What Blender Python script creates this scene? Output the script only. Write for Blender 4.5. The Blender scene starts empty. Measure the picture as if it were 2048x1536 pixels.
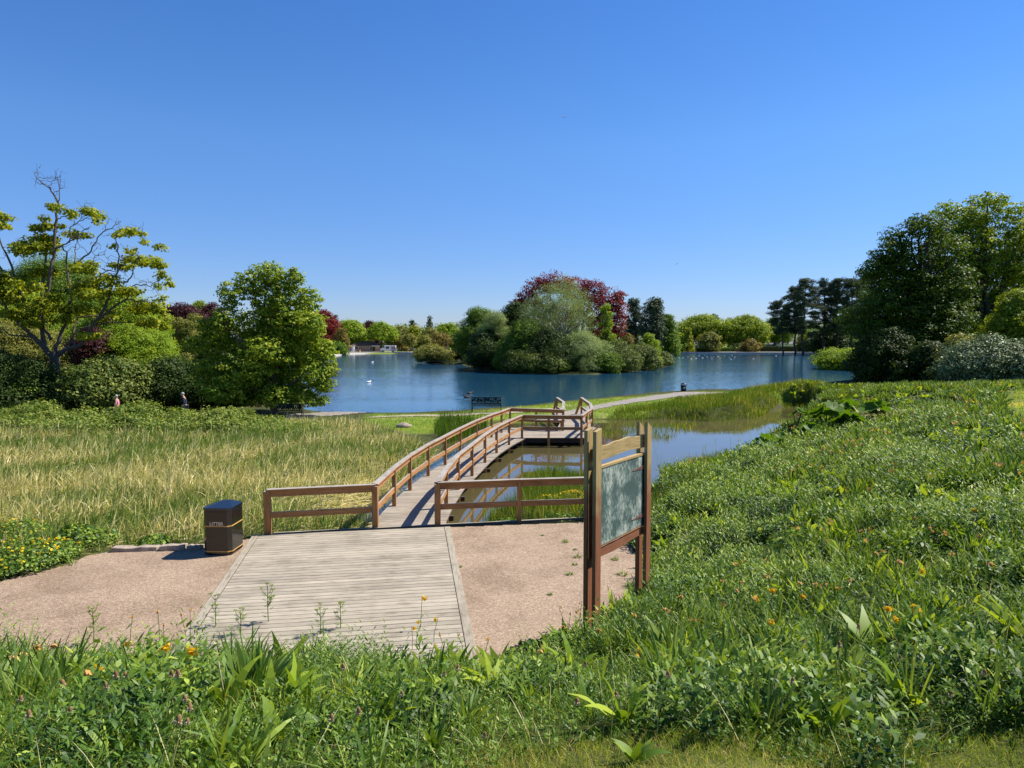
import bpy, math
import numpy as np
from mathutils import Vector, Matrix

SC = bpy.context.scene
COL = SC.collection
# ------------------------------------------------------------------ camera
FPX, CAMZ, WL = 1400.0, 4.2, -0.35
PITCH = math.atan(86 / FPX)
cd = bpy.data.cameras.new('camera'); cam = bpy.data.objects.new('camera', cd); COL.objects.link(cam)
cam.location = (0, 0, CAMZ); cam.rotation_euler = (math.pi / 2 - PITCH, 0, 0)
cd.sensor_width = 36; cd.lens = 36 * FPX / 2048; cd.clip_start = 0.1; cd.clip_end = 3000
SC.camera = cam
# ------------------------------------------------------------------ sky and sun
SUN_EL, SUN_AZ = math.radians(51), math.radians(70)      # azimuth from +Y towards +X
w = bpy.data.worlds.new('World'); SC.world = w; w.use_nodes = True
nt = w.node_tree; nt.nodes.clear()
out = nt.nodes.new('ShaderNodeOutputWorld'); bg = nt.nodes.new('ShaderNodeBackground')
sky = nt.nodes.new('ShaderNodeTexSky'); sky.sky_type = 'NISHITA'; sky.sun_disc = False
sky.sun_elevation = SUN_EL; sky.sun_rotation = SUN_AZ
sky.altitude = 0; sky.air_density = 1.0; sky.dust_density = 0.0; sky.ozone_density = 5.0
hs = nt.nodes.new('ShaderNodeHueSaturation'); hs.inputs['Saturation'].default_value = 1.2; hs.inputs['Value'].default_value = 1.0
# the phone's rendition of the blue: channel gains by height in the sky
tcw = nt.nodes.new('ShaderNodeTexCoord'); sxw = nt.nodes.new('ShaderNodeSeparateXYZ'); rw = nt.nodes.new('ShaderNodeValToRGB')
nt.links.new(tcw.outputs['Generated'], sxw.inputs[0]); nt.links.new(sxw.outputs[2], rw.inputs[0])
for i, (p_, c_) in enumerate([(0.0, (.46, .50, .74)), (0.07, (.55, .585, .80)), (0.26, (.85, .83, .945)), (0.45, (.78, .81, .98))]):
    e_ = rw.color_ramp.elements[i] if i < 2 else rw.color_ramp.elements.new(p_)
    e_.position = p_; e_.color = (*c_, 1)
mw = nt.nodes.new('ShaderNodeMix'); mw.data_type = 'RGBA'; mw.blend_type = 'MULTIPLY'; mw.inputs[0].default_value = 1
nt.links.new(sky.outputs[0], hs.inputs['Color']); nt.links.new(hs.outputs[0], mw.inputs[6]); nt.links.new(rw.outputs[0], mw.inputs[7]); nt.links.new(mw.outputs[2], bg.inputs[0]); nt.links.new(bg.outputs[0], out.inputs[0])
bg.inputs[1].default_value = 0.097
sd = bpy.data.lights.new('sun', 'SUN'); sd.energy = 5.0; sd.angle = math.radians(0.53); sd.color = (1.0, 0.935, 0.84)
sun = bpy.data.objects.new('sun', sd); COL.objects.link(sun)
sdir = Vector((math.sin(SUN_AZ) * math.cos(SUN_EL), math.cos(SUN_AZ) * math.cos(SUN_EL), math.sin(SUN_EL)))
sun.rotation_euler = sdir.to_track_quat('Z', 'Y').to_euler(); sun.location = (20, 10, 40)
vs = SC.view_settings; vs.view_transform = 'Standard'; vs.look = 'None'; vs.gamma = 1; vs.exposure = 0.78; vs.use_curve_mapping = False
SC.cycles.max_bounces = 8; SC.cycles.diffuse_bounces = 3; SC.cycles.glossy_bounces = 3; SC.cycles.transmission_bounces = 3
SC.cycles.transparent_max_bounces = 4; SC.cycles.use_denoising = True
SC.cycles.sample_clamp_indirect = 4

# ------------------------------------------------------------------ helpers
def ray(x, y):
    u = (x - 1024) / FPX; v = (768 - y) / FPX
    return np.array((u, math.cos(PITCH) + v * math.sin(PITCH), v * math.cos(PITCH) - math.sin(PITCH)))
def G(x, y, z=0.0):
    r = ray(x, y); t = (z - CAMZ) / r[2]; return (r[0] * t, r[1] * t, z)
def D(x, y, d):
    r = ray(x, y); t = d / r[1]; return (r[0] * t, d, CAMZ + r[2] * t)
def topz(y, d):
    r = ray(1024, y); return CAMZ + r[2] / r[1] * d
def px_w(wpx, d): return wpx / FPX * d
def rng_(s): return np.random.default_rng(s)
def nrm(a): return a / np.maximum(np.linalg.norm(a, axis=-1, keepdims=True), 1e-9)

def tag(o, label=None, cat=None, group=None, kind=None):
    if label: o['label'] = label
    if cat: o['category'] = cat
    if group: o['group'] = group
    if kind: o['kind'] = kind
    return o
def link(name, me, mat, parent=None, loc=None):
    o = bpy.data.objects.new(name, me); COL.objects.link(o)
    if mat is not None:
        for m in (mat if isinstance(mat, (list, tuple)) else [mat]): me.materials.append(m)
    if parent is not None: o.parent = parent
    if loc is not None: o.location = loc
    return o
def empty(name, loc=(0, 0, 0), rz=0.0):
    o = bpy.data.objects.new(name, None); COL.objects.link(o); o.location = loc; o.rotation_euler = (0, 0, rz)
    o.empty_display_size = 0.1; return o
def kids(o): return [c for c in bpy.data.objects if c.parent is o]
def copy_tree(o, parent=None):
    c = o.copy(); COL.objects.link(c); c.parent = parent
    for k in list(o.children): copy_tree(k, c)
    return c
def mesh_np(name, V, F, tint=None, smooth=False, attrs=None):
    """V (n,3), F list of index arrays (k,3|4)"""
    me = bpy.data.meshes.new(name)
    if not isinstance(F, (list, tuple)): F = [F]
    F = [np.asarray(f, dtype=np.int32) for f in F if len(f)]
    V = np.asarray(V, dtype=np.float32)
    nl = sum(f.size for f in F); npol = sum(len(f) for f in F)
    me.vertices.add(len(V)); me.vertices.foreach_set('co', V.ravel())
    me.loops.add(nl); me.loops.foreach_set('vertex_index', np.concatenate([f.ravel() for f in F]))
    me.polygons.add(npol)
    tot = np.concatenate([np.full(len(f), f.shape[1], np.int32) for f in F])
    st = np.concatenate(([0], np.cumsum(tot)[:-1])).astype(np.int32)
    me.polygons.foreach_set('loop_start', st); me.polygons.foreach_set('loop_total', tot)
    me.polygons.foreach_set('use_smooth', np.full(npol, smooth))
    if tint is not None:
        a = me.attributes.new('tint', 'FLOAT', 'POINT'); a.data.foreach_set('value', np.asarray(tint, np.float32))
    for k, v in (attrs or {}).items():
        a = me.attributes.new(k, 'FLOAT', 'POINT'); a.data.foreach_set('value', np.asarray(v, np.float32))
    me.update(calc_edges=True); return me

class MB:
    """collects boxes, beams, tubes, lathes; builds ONE mesh object with uv along the grain"""
    def __init__(s): s.v = []; s.f = []; s.uv = []; s.sm = []; s.t = []
    def add(s, vs_, fs, uvs=None, smooth=False):
        b = len(s.v); s.v += [tuple(map(float, p)) for p in vs_]
        for i, f in enumerate(fs):
            s.f.append([b + k for k in f]); s.sm.append(smooth)
            s.uv.append(uvs[i] if uvs else [(0, 0)] * len(f))
        return s
    def hexa(s, p, ln=None):
        """p: 8 pts, 0-3 at start (ccw), 4-7 at end; grain runs start->end"""
        p = [np.array(q, float) for q in p]; L = np.linalg.norm(p[4] - p[0]); o = (hash((round(p[0][0], 3), round(p[0][1], 3))) % 97) * 1.37
        fs = [(3, 2, 1, 0), (4, 5, 6, 7), (0, 1, 5, 4), (1, 2, 6, 5), (2, 3, 7, 6), (3, 0, 4, 7)]; uv = []
        for f in fs:
            q = []
            for k in f:
                c = p[k]; u = (L if k >= 4 else 0) + o
                a = k % 4; per = [0, np.linalg.norm(p[1] - p[0]), np.linalg.norm(p[1] - p[0]) + np.linalg.norm(p[2] - p[1]), 2 * np.linalg.norm(p[1] - p[0]) + np.linalg.norm(p[2] - p[1])]
                q.append((u, per[a] + o * 0.31))
            uv.append(q)
        return s.add(p, fs, uv)
    def beam(s, a, b, wd, h, up=(0, 0, 1), bev=0):
        a = np.array(a, float); b = np.array(b, float); d = nrm(b - a); up = np.array(up, float)
        x = np.cross(d, up)
        if np.linalg.norm(x) < 1e-4: x = np.array((1.0, 0, 0))
        x = nrm(x); y = np.cross(x, d)
        c = [(-1, -1), (1, -1), (1, 1), (-1, 1)]
        return s.hexa([a + x * i * wd / 2 + y * j * h / 2 for i, j in c] + [b + x * i * wd / 2 + y * j * h / 2 for i, j in c])
    def box(s, x0, y0, z0, x1, y1, z1):
        if (x1 - x0) >= (y1 - y0): return s.beam((x0, (y0 + y1) / 2, (z0 + z1) / 2), (x1, (y0 + y1) / 2, (z0 + z1) / 2), y1 - y0, z1 - z0)
        return s.beam(((x0 + x1) / 2, y0, (z0 + z1) / 2), ((x0 + x1) / 2, y1, (z0 + z1) / 2), x1 - x0, z1 - z0)
    def tube(s, pts, rad, sides=8, cap=True):
        pts = np.array(pts, float); n = len(pts)
        rad = np.full(n, rad) if np.isscalar(rad) else np.array(rad, float)
        d = np.gradient(pts, axis=0); d = nrm(d)
        ref = np.array((0, 0, 1.0)) if abs(d[0][2]) < 0.9 else np.array((1.0, 0, 0))
        vs_ = []; x = nrm(np.cross(d[0], ref))
        for i in range(n):
            x = nrm(x - d[i] * np.dot(x, d[i])); y = np.cross(d[i], x)
            for k in range(sides):
                a = 2 * math.pi * k / sides; vs_.append(pts[i] + (x * math.cos(a) + y * math.sin(a)) * rad[i])
        fs = []; uv = []; L = np.concatenate(([0], np.cumsum(np.linalg.norm(np.diff(pts, axis=0), axis=1))))
        for i in range(n - 1):
            for k in range(sides):
                k2 = (k + 1) % sides
                fs.append((i * sides + k, i * sides + k2, (i + 1) * sides + k2, (i + 1) * sides + k))
                c = rad[i] * 6.28 / sides
                uv.append([(L[i], k * c), (L[i], (k + 1) * c), (L[i + 1], (k + 1) * c), (L[i + 1], k * c)])
        s.add(vs_, fs, uv, True)
        if cap:
            b = len(s.v) - n * sides
            s.f.append([b + k for k in range(sides)][::-1]); s.uv.append([(0, 0)] * sides); s.sm.append(False)
            s.f.append([b + (n - 1) * sides + k for k in range(sides)]); s.uv.append([(0, 0)] * sides); s.sm.append(False)
        return s
    def prism(s, poly, z0, z1):
        n = len(poly); vs_ = [(p[0], p[1], z0) for p in poly] + [(p[0], p[1], z1) for p in poly]
        fs = [tuple(range(n))[::-1], tuple(range(n, 2 * n))] + [(i, (i + 1) % n, n + (i + 1) % n, n + i) for i in range(n)]
        return s.add(vs_, fs, [[(vs_[k][0], vs_[k][1] + vs_[k][2]) for k in f] for f in fs])
    def sphere(s, c, r, n=10, m=7):
        r = (r, r, r) if np.isscalar(r) else r; vs_ = [(c[0], c[1], c[2] - r[2])]
        for j in range(1, m):
            t = math.pi * j / m
            for i in range(n):
                a = 2 * math.pi * i / n; vs_.append((c[0] + r[0] * math.sin(t) * math.cos(a), c[1] + r[1] * math.sin(t) * math.sin(a), c[2] - r[2] * math.cos(t)))
        vs_.append((c[0], c[1], c[2] + r[2])); fs = []
        for i in range(n): fs.append((0, 1 + (i + 1) % n, 1 + i))
        for j in range(m - 2):
            for i in range(n): fs.append((1 + j * n + i, 1 + j * n + (i + 1) % n, 1 + (j + 1) * n + (i + 1) % n, 1 + (j + 1) * n + i))
        e = len(vs_) - 1
        for i in range(n): fs.append((e, 1 + (m - 2) * n + i, 1 + (m - 2) * n + (i + 1) % n))
        return s.add(vs_, fs, None, True)
    def build(s, name, mat, parent=None, bevel=0.0, loc=None):
        me = bpy.data.meshes.new(name); me.from_pydata(s.v, [], s.f)
        uvl = me.uv_layers.new(name='UVMap'); flat = [c for f in s.uv for p in f for c in p]
        uvl.data.foreach_set('uv', flat); me.polygons.foreach_set('use_smooth', s.sm); me.update()
        o = link(name, me, mat, parent, loc)
        if bevel:
            m = o.modifiers.new('Bevel', 'BEVEL'); m.width = bevel; m.segments = 2; m.limit_method = 'ANGLE'; m.harden_normals = False
        return o
# ------------------------------------------------------------------ materials
def newmat(name):
    m = bpy.data.materials.new(name); m.use_nodes = True; t = m.node_tree; t.nodes.clear()
    o = t.nodes.new('ShaderNodeOutputMaterial'); return m, t, o
def N(t, typ, **kw):
    n = t.nodes.new(typ)
    for k, v in kw.items():
        if k.startswith('i_'): n.inputs[k[2:].replace('_', ' ')].default_value = v
        else: setattr(n, k, v)
    return n
def ramp(t, src, stops):
    r = t.nodes.new('ShaderNodeValToRGB'); e = r.color_ramp.elements
    while len(e) < len(stops): e.new(0.5)
    for i, (p, c) in enumerate(stops): e[i].position = p; e[i].color = (*c, 1)
    t.links.new(src, r.inputs[0]); return r
def principled(name, col, rough=0.6, metal=0.0, spec=0.5, noise=0.0, scale=8, bump=0.0):
    col = tuple(c * .85 for c in col)
    m, t, o = newmat(name); p = N(t, 'ShaderNodeBsdfPrincipled'); t.links.new(p.outputs[0], o.inputs[0])
    p.inputs['Roughness'].default_value = rough; p.inputs['Metallic'].default_value = metal; p.inputs['Specular IOR Level'].default_value = spec
    tc = N(t, 'ShaderNodeTexCoord'); nz = N(t, 'ShaderNodeTexNoise', i_Scale=scale, i_Detail=6); t.links.new(tc.outputs['Object'], nz.inputs[0])
    k = noise
    r = ramp(t, nz.outputs[0], [(0.3, tuple(max(0, c * (1 - k)) for c in col)), (0.7, tuple(min(1, c * (1 + k)) for c in col))])
    t.links.new(r.outputs[0], p.inputs[0])
    if bump:
        b = N(t, 'ShaderNodeBump', i_Strength=bump, i_Distance=0.02); t.links.new(nz.outputs[0], b.inputs['Height']); t.links.new(b.outputs[0], p.inputs['Normal'])
    return m
def leafmat(name, stops, trans=0.35, rough=0.45, spec=0.35, tcol=None, gain=1.65):
    """leaf surface: colour by a per-leaf tint, light shines through"""
    m, t, o = newmat(name); a = N(t, 'ShaderNodeAttribute', attribute_name='tint')
    r = ramp(t, a.outputs['Fac'], [(k, (c[0] * gain * .88, c[1] * gain * .88, c[2] * gain * .72)) for k, c in stops])
    p = N(t, 'ShaderNodeBsdfPrincipled'); p.inputs['Roughness'].default_value = max(rough, .5); p.inputs['Specular IOR Level'].default_value = spec * .36
    tr = N(t, 'ShaderNodeBsdfTranslucent'); mx = N(t, 'ShaderNodeMixShader'); mx.inputs[0].default_value = trans
    mc = N(t, 'ShaderNodeMix', data_type='RGBA', blend_type='MULTIPLY'); mc.inputs[0].default_value = 1.0
    mc.inputs[7].default_value = (*(tcol or (1.6, 1.5, 0.5)), 1)
    t.links.new(r.outputs[0], p.inputs[0]); t.links.new(r.outputs[0], mc.inputs[6]); t.links.new(mc.outputs[2], tr.inputs[0])
    t.links.new(p.outputs[0], mx.inputs[1]); t.links.new(tr.outputs[0], mx.inputs[2]); t.links.new(mx.outputs[0], o.inputs[0])
    return m
def g3(d, m, l): return [(0.0, d), (0.5, m), (1.0, l)]
M = {}
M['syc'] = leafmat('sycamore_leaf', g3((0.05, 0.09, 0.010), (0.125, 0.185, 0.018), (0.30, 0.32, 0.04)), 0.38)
M['syc_shaded'] = leafmat('shaded_sycamore_leaf', g3((0.03, 0.065, 0.010), (0.06, 0.115, 0.014), (0.15, 0.20, 0.02)), 0.34, gain=1.1)  # darker copy of the sycamore leaf, its shaded side put into the colour
M['lime'] = leafmat('lime_leaf', g3((0.07, 0.12, 0.012), (0.14, 0.21, 0.02), (0.24, 0.28, 0.03)), 0.4)
M['yellow'] = leafmat('yellow_green_leaf', g3((0.07, 0.10, 0.01), (0.15, 0.18, 0.014), (0.29, 0.28, 0.03)), 0.4)
M['green'] = leafmat('green_leaf', g3((0.035, 0.07, 0.012), (0.075, 0.13, 0.018), (0.14, 0.20, 0.03)))
M['dark'] = leafmat('dark_leaf', g3((0.015, 0.03, 0.008), (0.032, 0.06, 0.013), (0.075, 0.11, 0.02)), 0.22, 0.5, gain=1.2)
M['rhodo'] = leafmat('rhododendron_leaf', g3((0.03, 0.05, 0.012), (0.07, 0.10, 0.022), (0.17, 0.19, 0.045)), 0.2, 0.45, 0.35)
M['pine'] = leafmat('pine_needle', g3((0.022, 0.038, 0.020), (0.045, 0.068, 0.034), (0.085, 0.11, 0.055)), 0.12, 0.6, gain=1.35)
M['copper'] = leafmat('copper_beech_leaf', g3((0.05, 0.010, 0.012), (0.115, 0.020, 0.022), (0.24, 0.05, 0.042)), 0.35, 0.45, 0.3, (1.7, 0.7, 0.6), gain=1.5)
M['plum'] = leafmat('plum_leaf', g3((0.018, 0.008, 0.010), (0.045, 0.015, 0.02), (0.09, 0.03, 0.035)), 0.2, 0.45, 0.3, (1.5, 0.7, 0.7), gain=1.3)
M['willow'] = leafmat('silver_willow_leaf', g3((0.12, 0.17, 0.06), (0.24, 0.30, 0.12), (0.40, 0.45, 0.23)), 0.3, 0.5, 0.4, (1.2, 1.3, 0.6), gain=1.25)
M['silver'] = leafmat('silver_leaf', g3((0.04, 0.065, 0.025), (0.12, 0.16, 0.07), (0.36, 0.41, 0.27)), 0.2, 0.45, 0.5, (1.0, 1.1, 0.7), gain=1.3)  # whitish leaf; ramp widened so shade and highlights sit in its colour
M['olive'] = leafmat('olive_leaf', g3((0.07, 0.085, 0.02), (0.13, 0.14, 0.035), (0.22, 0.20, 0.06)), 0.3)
M['bronze'] = leafmat('bronze_leaf', g3((0.06, 0.055, 0.018), (0.12, 0.10, 0.03), (0.24, 0.18, 0.05)), 0.3)
M['bramble'] = leafmat('bramble_leaf', g3((0.05, 0.085, 0.018), (0.11, 0.16, 0.03), (0.24, 0.26, 0.08)), 0.3)
M['reed'] = leafmat('reed_blade', [(0.0, (0.05, 0.12, 0.025)), (0.3, (0.13, 0.21, 0.035)), (0.55, (0.33, 0.31, 0.11)), (0.8, (0.58, 0.48, 0.27)), (1.0, (0.80, 0.72, 0.50))], 0.3, 0.5, 0.3, (1.3, 1.3, 0.8), gain=1.4)
M['grass'] = leafmat('grass_blade', [(0.0, (0.035, 0.085, 0.010)), (0.35, (0.08, 0.155, 0.015)), (0.7, (0.17, 0.24, 0.025)), (0.93, (0.32, 0.34, 0.06)), (1.0, (0.5, 0.4, 0.2))], 0.34, gain=1.45)
M['weed'] = leafmat('weed_leaf', [(0.0, (0.018, 0.045, 0.009)), (0.4, (0.052, 0.105, 0.014)), (0.8, (0.135, 0.20, 0.024)), (1.0, (0.25, 0.30, 0.05))], 0.26, 0.35, 0.7)  # wide range so shaded depths and lit tips sit in the colour
M['strap'] = leafmat('strap_leaf', [(0.0, (0.03, 0.075, 0.014)), (0.5, (0.075, 0.135, 0.025)), (1.0, (0.19, 0.24, 0.055))], 0.3, 0.35, 0.7, gain=1.5)
M['lime_weed'] = leafmat('bright_weed_leaf', [(0.0, (0.06, 0.11, 0.012)), (0.5, (0.12, 0.19, 0.018)), (1.0, (0.24, 0.30, 0.04))], 0.35)
M['iris'] = leafmat('iris_blade', [(0.0, (0.03, 0.08, 0.015)), (0.5, (0.09, 0.16, 0.02)), (0.88, (0.2, 0.26, 0.03)), (1.0, (0.5, 0.4, 0.18))], 0.35, gain=1.05)
M['gunnera'] = leafmat('gunnera_leaf', g3((0.05, 0.12, 0.012), (0.09, 0.19, 0.015), (0.15, 0.26, 0.02)), 0.35, 0.5, gain=0.9)
M['petal'] = leafmat('daffodil_petal', [(0, (0.85, 0.42, 0.02)), (0.5, (0.95, 0.64, 0.05)), (1, (0.9, 0.62, 0.12))], 0.3, 0.6, 0.2, (1.1, 1.05, 0.6), gain=1.0)
M['withered'] = leafmat('withered_petal', [(0, (0.55, 0.27, 0.07)), (0.5, (0.68, 0.40, 0.15)), (1, (0.75, 0.52, 0.28))], 0.3, 0.7, 0.2, (1.2, 1.0, 0.8), gain=1.0)
M['yellowflower'] = leafmat('marigold_petal', [(0, (0.8, 0.5, 0.01)), (1, (0.95, 0.75, 0.05))], 0.3, 0.5, 0.2, (1.1, 1.1, 0.8), gain=1.0)
M['seed'] = leafmat('seed_head', [(0, (0.30, 0.17, 0.10)), (0.6, (0.5, 0.36, 0.22)), (1, (0.8, 0.74, 0.62))], 0.1, 0.8, 0.1, gain=1.0)
M['stem'] = leafmat('plant_stem', [(0, (0.06, 0.09, 0.02)), (0.5, (0.14, 0.17, 0.04)), (1, (0.45, 0.40, 0.2))], 0.15, 0.5)

def bark(name, c1, c2):
    m, t, o = newmat(name); p = N(t, 'ShaderNodeBsdfPrincipled', i_Roughness=0.9); t.links.new(p.outputs[0], o.inputs[0])
    uv = N(t, 'ShaderNodeTexCoord'); mp = N(t, 'ShaderNodeMapping'); mp.inputs['Scale'].default_value = (3, 12, 1)
    nz = N(t, 'ShaderNodeTexNoise', i_Scale=3.0, i_Detail=8, i_Roughness=0.65)
    t.links.new(uv.outputs['UV'], mp.inputs[0]); t.links.new(mp.outputs[0], nz.inputs[0])
    r = ramp(t, nz.outputs[0], [(0.3, c1), (0.7, c2)]); t.links.new(r.outputs[0], p.inputs[0])
    b = N(t, 'ShaderNodeBump', i_Strength=0.8, i_Distance=0.05); t.links.new(nz.outputs[0], b.inputs['Height']); t.links.new(b.outputs[0], p.inputs['Normal'])
    return m
M['bark'] = bark('bark', (0.05, 0.04, 0.03), (0.16, 0.13, 0.10))
M['bark_dark'] = bark('dark_bark', (0.02, 0.016, 0.013), (0.06, 0.048, 0.04))
M['bark_pale'] = bark('pale_bark', (0.13, 0.11, 0.09), (0.32, 0.28, 0.23))

def wood(name, side1, side2, top1, top2, weather=1.0, knots=True, k_=.86):
    """timber: raw colour on the sides, weathered grey on faces that look up; grain along U"""
    m, t, o = newmat(name); L = t.links.new; side1, side2, top1, top2 = [tuple(c * k_ for c in q) for q in (side1, side2, top1, top2)]
    p = N(t, 'ShaderNodeBsdfPrincipled', i_Roughness=0.75); p.inputs['Specular IOR Level'].default_value = 0.3; L(p.outputs[0], o.inputs[0])
    tc = N(t, 'ShaderNodeTexCoord'); geo = N(t, 'ShaderNodeNewGeometry')
    mp = N(t, 'ShaderNodeMapping'); mp.inputs['Scale'].default_value = (0.9, 22, 1); L(tc.outputs['UV'], mp.inputs[0])
    g = N(t, 'ShaderNodeTexNoise', i_Scale=2.2, i_Detail=7, i_Roughness=0.6, i_Distortion=0.6); L(mp.outputs[0], g.inputs[0])
    mp2 = N(t, 'ShaderNodeMapping'); mp2.inputs['Scale'].default_value = (2.2, 9, 1); L(tc.outputs['UV'], mp2.inputs[0])
    k = N(t, 'ShaderNodeTexNoise', i_Scale=1.3, i_Detail=3); L(mp2.outputs[0], k.inputs[0])
    s = ramp(t, g.outputs[0], [(0.25, side1), (0.75, side2)]); tp = ramp(t, g.outputs[0], [(0.25, top1), (0.75, top2)])
    sx = N(t, 'ShaderNodeSeparateXYZ'); L(geo.outputs['Normal'], sx.inputs[0])
    up = N(t, 'ShaderNodeMapRange'); up.inputs[1].default_value = 0.5; up.inputs[2].default_value = 0.9; up.inputs[4].default_value = weather; L(sx.outputs[2], up.inputs[0])
    mix = N(t, 'ShaderNodeMix', data_type='RGBA'); L(up.outputs[0], mix.inputs[0]); L(s.outputs[0], mix.inputs[6]); L(tp.outputs[0], mix.inputs[7])
    isl = N(t, 'ShaderNodeMapRange'); isl.inputs[3].default_value = 0.83; isl.inputs[4].default_value = 1.12; L(geo.outputs['Random Per Island'], isl.inputs[0])
    kr = ramp(t, k.outputs[0], [(0.28, (0.55, 0.5, 0.46)), (0.45, (1, 1, 1)), (1, (1.0, 1.0, 1.0))])
    m1 = N(t, 'ShaderNodeMix', data_type='RGBA', blend_type='MULTIPLY'); m1.inputs[0].default_value = 1; L(mix.outputs[2], m1.inputs[6]); L(isl.outputs[0], m1.inputs[7])
    m2 = N(t, 'ShaderNodeMix', data_type='RGBA', blend_type='MULTIPLY'); m2.inputs[0].default_value = 0.8 if knots else 0.3; L(m1.outputs[2], m2.inputs[6]); L(kr.outputs[0], m2.inputs[7])
    st = N(t, 'ShaderNodeTexNoise', i_Scale=1.1, i_Detail=7, i_Roughness=0.7); L(geo.outputs['Position'], st.inputs[0])
    sr = ramp(t, st.outputs[0], [(0.32, (0.70, 0.69, 0.64)), (0.5, (0.98, 0.98, 0.97)), (0.7, (1.1, 1.09, 1.07))])
    m3 = N(t, 'ShaderNodeMix', data_type='RGBA', blend_type='MULTIPLY'); m3.inputs[0].default_value = 0.9; L(m2.outputs[2], m3.inputs[6]); L(sr.outputs[0], m3.inputs[7])
    L(m3.outputs[2], p.inputs[0])
    b = N(t, 'ShaderNodeBump', i_Strength=0.5, i_Distance=0.004); L(g.outputs[0], b.inputs['Height']); L(b.outputs[0], p.inputs['Normal'])
    return m
M['rail'] = wood('rail_timber', (0.27, 0.105, 0.032), (0.66, 0.35, 0.14), (0.30, 0.27, 0.23), (0.50, 0.46, 0.40))
M['deck'] = wood('deck_timber', (0.14, 0.10, 0.07), (0.30, 0.23, 0.17), (0.31, 0.27, 0.20), (0.49, 0.43, 0.33))
M['deck_grey'] = wood('grey_deck_timber', (0.10, 0.08, 0.06), (0.20, 0.17, 0.13), (0.27, 0.225, 0.17), (0.44, 0.38, 0.30))
M['under'] = wood('bearer_timber', (0.03, 0.022, 0.015), (0.09, 0.065, 0.045), (0.08, 0.07, 0.06), (0.14, 0.12, 0.10))

def signwood():
    m, t, o = newmat('sign_timber'); L = t.links.new
    p = N(t, 'ShaderNodeBsdfPrincipled', i_Roughness=0.7); L(p.outputs[0], o.inputs[0])
    tc = N(t, 'ShaderNodeTexCoord'); mp = N(t, 'ShaderNodeMapping'); mp.inputs['Scale'].default_value = (1.2, 26, 1); L(tc.outputs['UV'], mp.inputs[0])
    g = N(t, 'ShaderNodeTexNoise', i_Scale=2, i_Detail=7, i_Roughness=0.6, i_Distortion=0.5); L(mp.outputs[0], g.inputs[0])
    lo = ramp(t, g.outputs[0], [(0.25, (0.13, 0.040, 0.015)), (0.75, (0.32, 0.12, 0.045))])
    hi = ramp(t, g.outputs[0], [(0.25, (0.20, 0.13, 0.04)), (0.75, (0.52, 0.37, 0.15))])
    sx = N(t, 'ShaderNodeSeparateXYZ'); geo = N(t, 'ShaderNodeNewGeometry'); L(geo.outputs['Position'], sx.inputs[0])
    nz = N(t, 'ShaderNodeTexNoise', i_Scale=5, i_Detail=5); L(geo.outputs['Position'], nz.inputs[0])
    ad = N(t, 'ShaderNodeMath', operation='MULTIPLY_ADD'); ad.inputs[1].default_value = 0.9; L(nz.outputs[0], ad.inputs[0]); L(sx.outputs[2], ad.inputs[2])
    mr = N(t, 'ShaderNodeMapRange'); mr.inputs[1].default_value = 2.85; mr.inputs[2].default_value = 3.35; L(ad.outputs[0], mr.inputs[0])
    mix = N(t, 'ShaderNodeMix', data_type='RGBA'); L(mr.outputs[0], mix.inputs[0]); L(lo.outputs[0], mix.inputs[6]); L(hi.outputs[0], mix.inputs[7])
    L(mix.outputs[2], p.inputs[0])
    b = N(t, 'ShaderNodeBump', i_Strength=0.5, i_Distance=0.004); L(g.outputs[0], b.inputs['Height']); L(b.outputs[0], p.inputs['Normal']); return m
M['sign'] = signwood()
def boardmat():
    m, t, o = newmat('weathered_green_board'); L = t.links.new
    p = N(t, 'ShaderNodeBsdfPrincipled', i_Roughness=0.55); L(p.outputs[0], o.inputs[0])
    tc = N(t, 'ShaderNodeTexCoord'); mp = N(t, 'ShaderNodeMapping'); mp.inputs['Scale'].default_value = (1, 1, 0.33); L(tc.outputs['Object'], mp.inputs[0])
    a = N(t, 'ShaderNodeTexNoise', i_Scale=42, i_Detail=8, i_Roughness=0.7); L(mp.outputs[0], a.inputs[0])
    b = N(t, 'ShaderNodeTexNoise', i_Scale=2.6, i_Detail=3); L(tc.outputs['Object'], b.inputs[0])
    mu = N(t, 'ShaderNodeMath', operation='MULTIPLY'); L(a.outputs[0], mu.inputs[0]); L(b.outputs[0], mu.inputs[1])
    r = ramp(t, mu.outputs[0], [(0.18, (0.055, 0.090, 0.076)), (0.24, (0.085, 0.125, 0.108)), (0.29, (0.26, 0.31, 0.26)), (0.38, (0.50, 0.50, 0.40))])
    L(r.outputs[0], p.inputs[0]); return m
M['board'] = boardmat()

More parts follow.
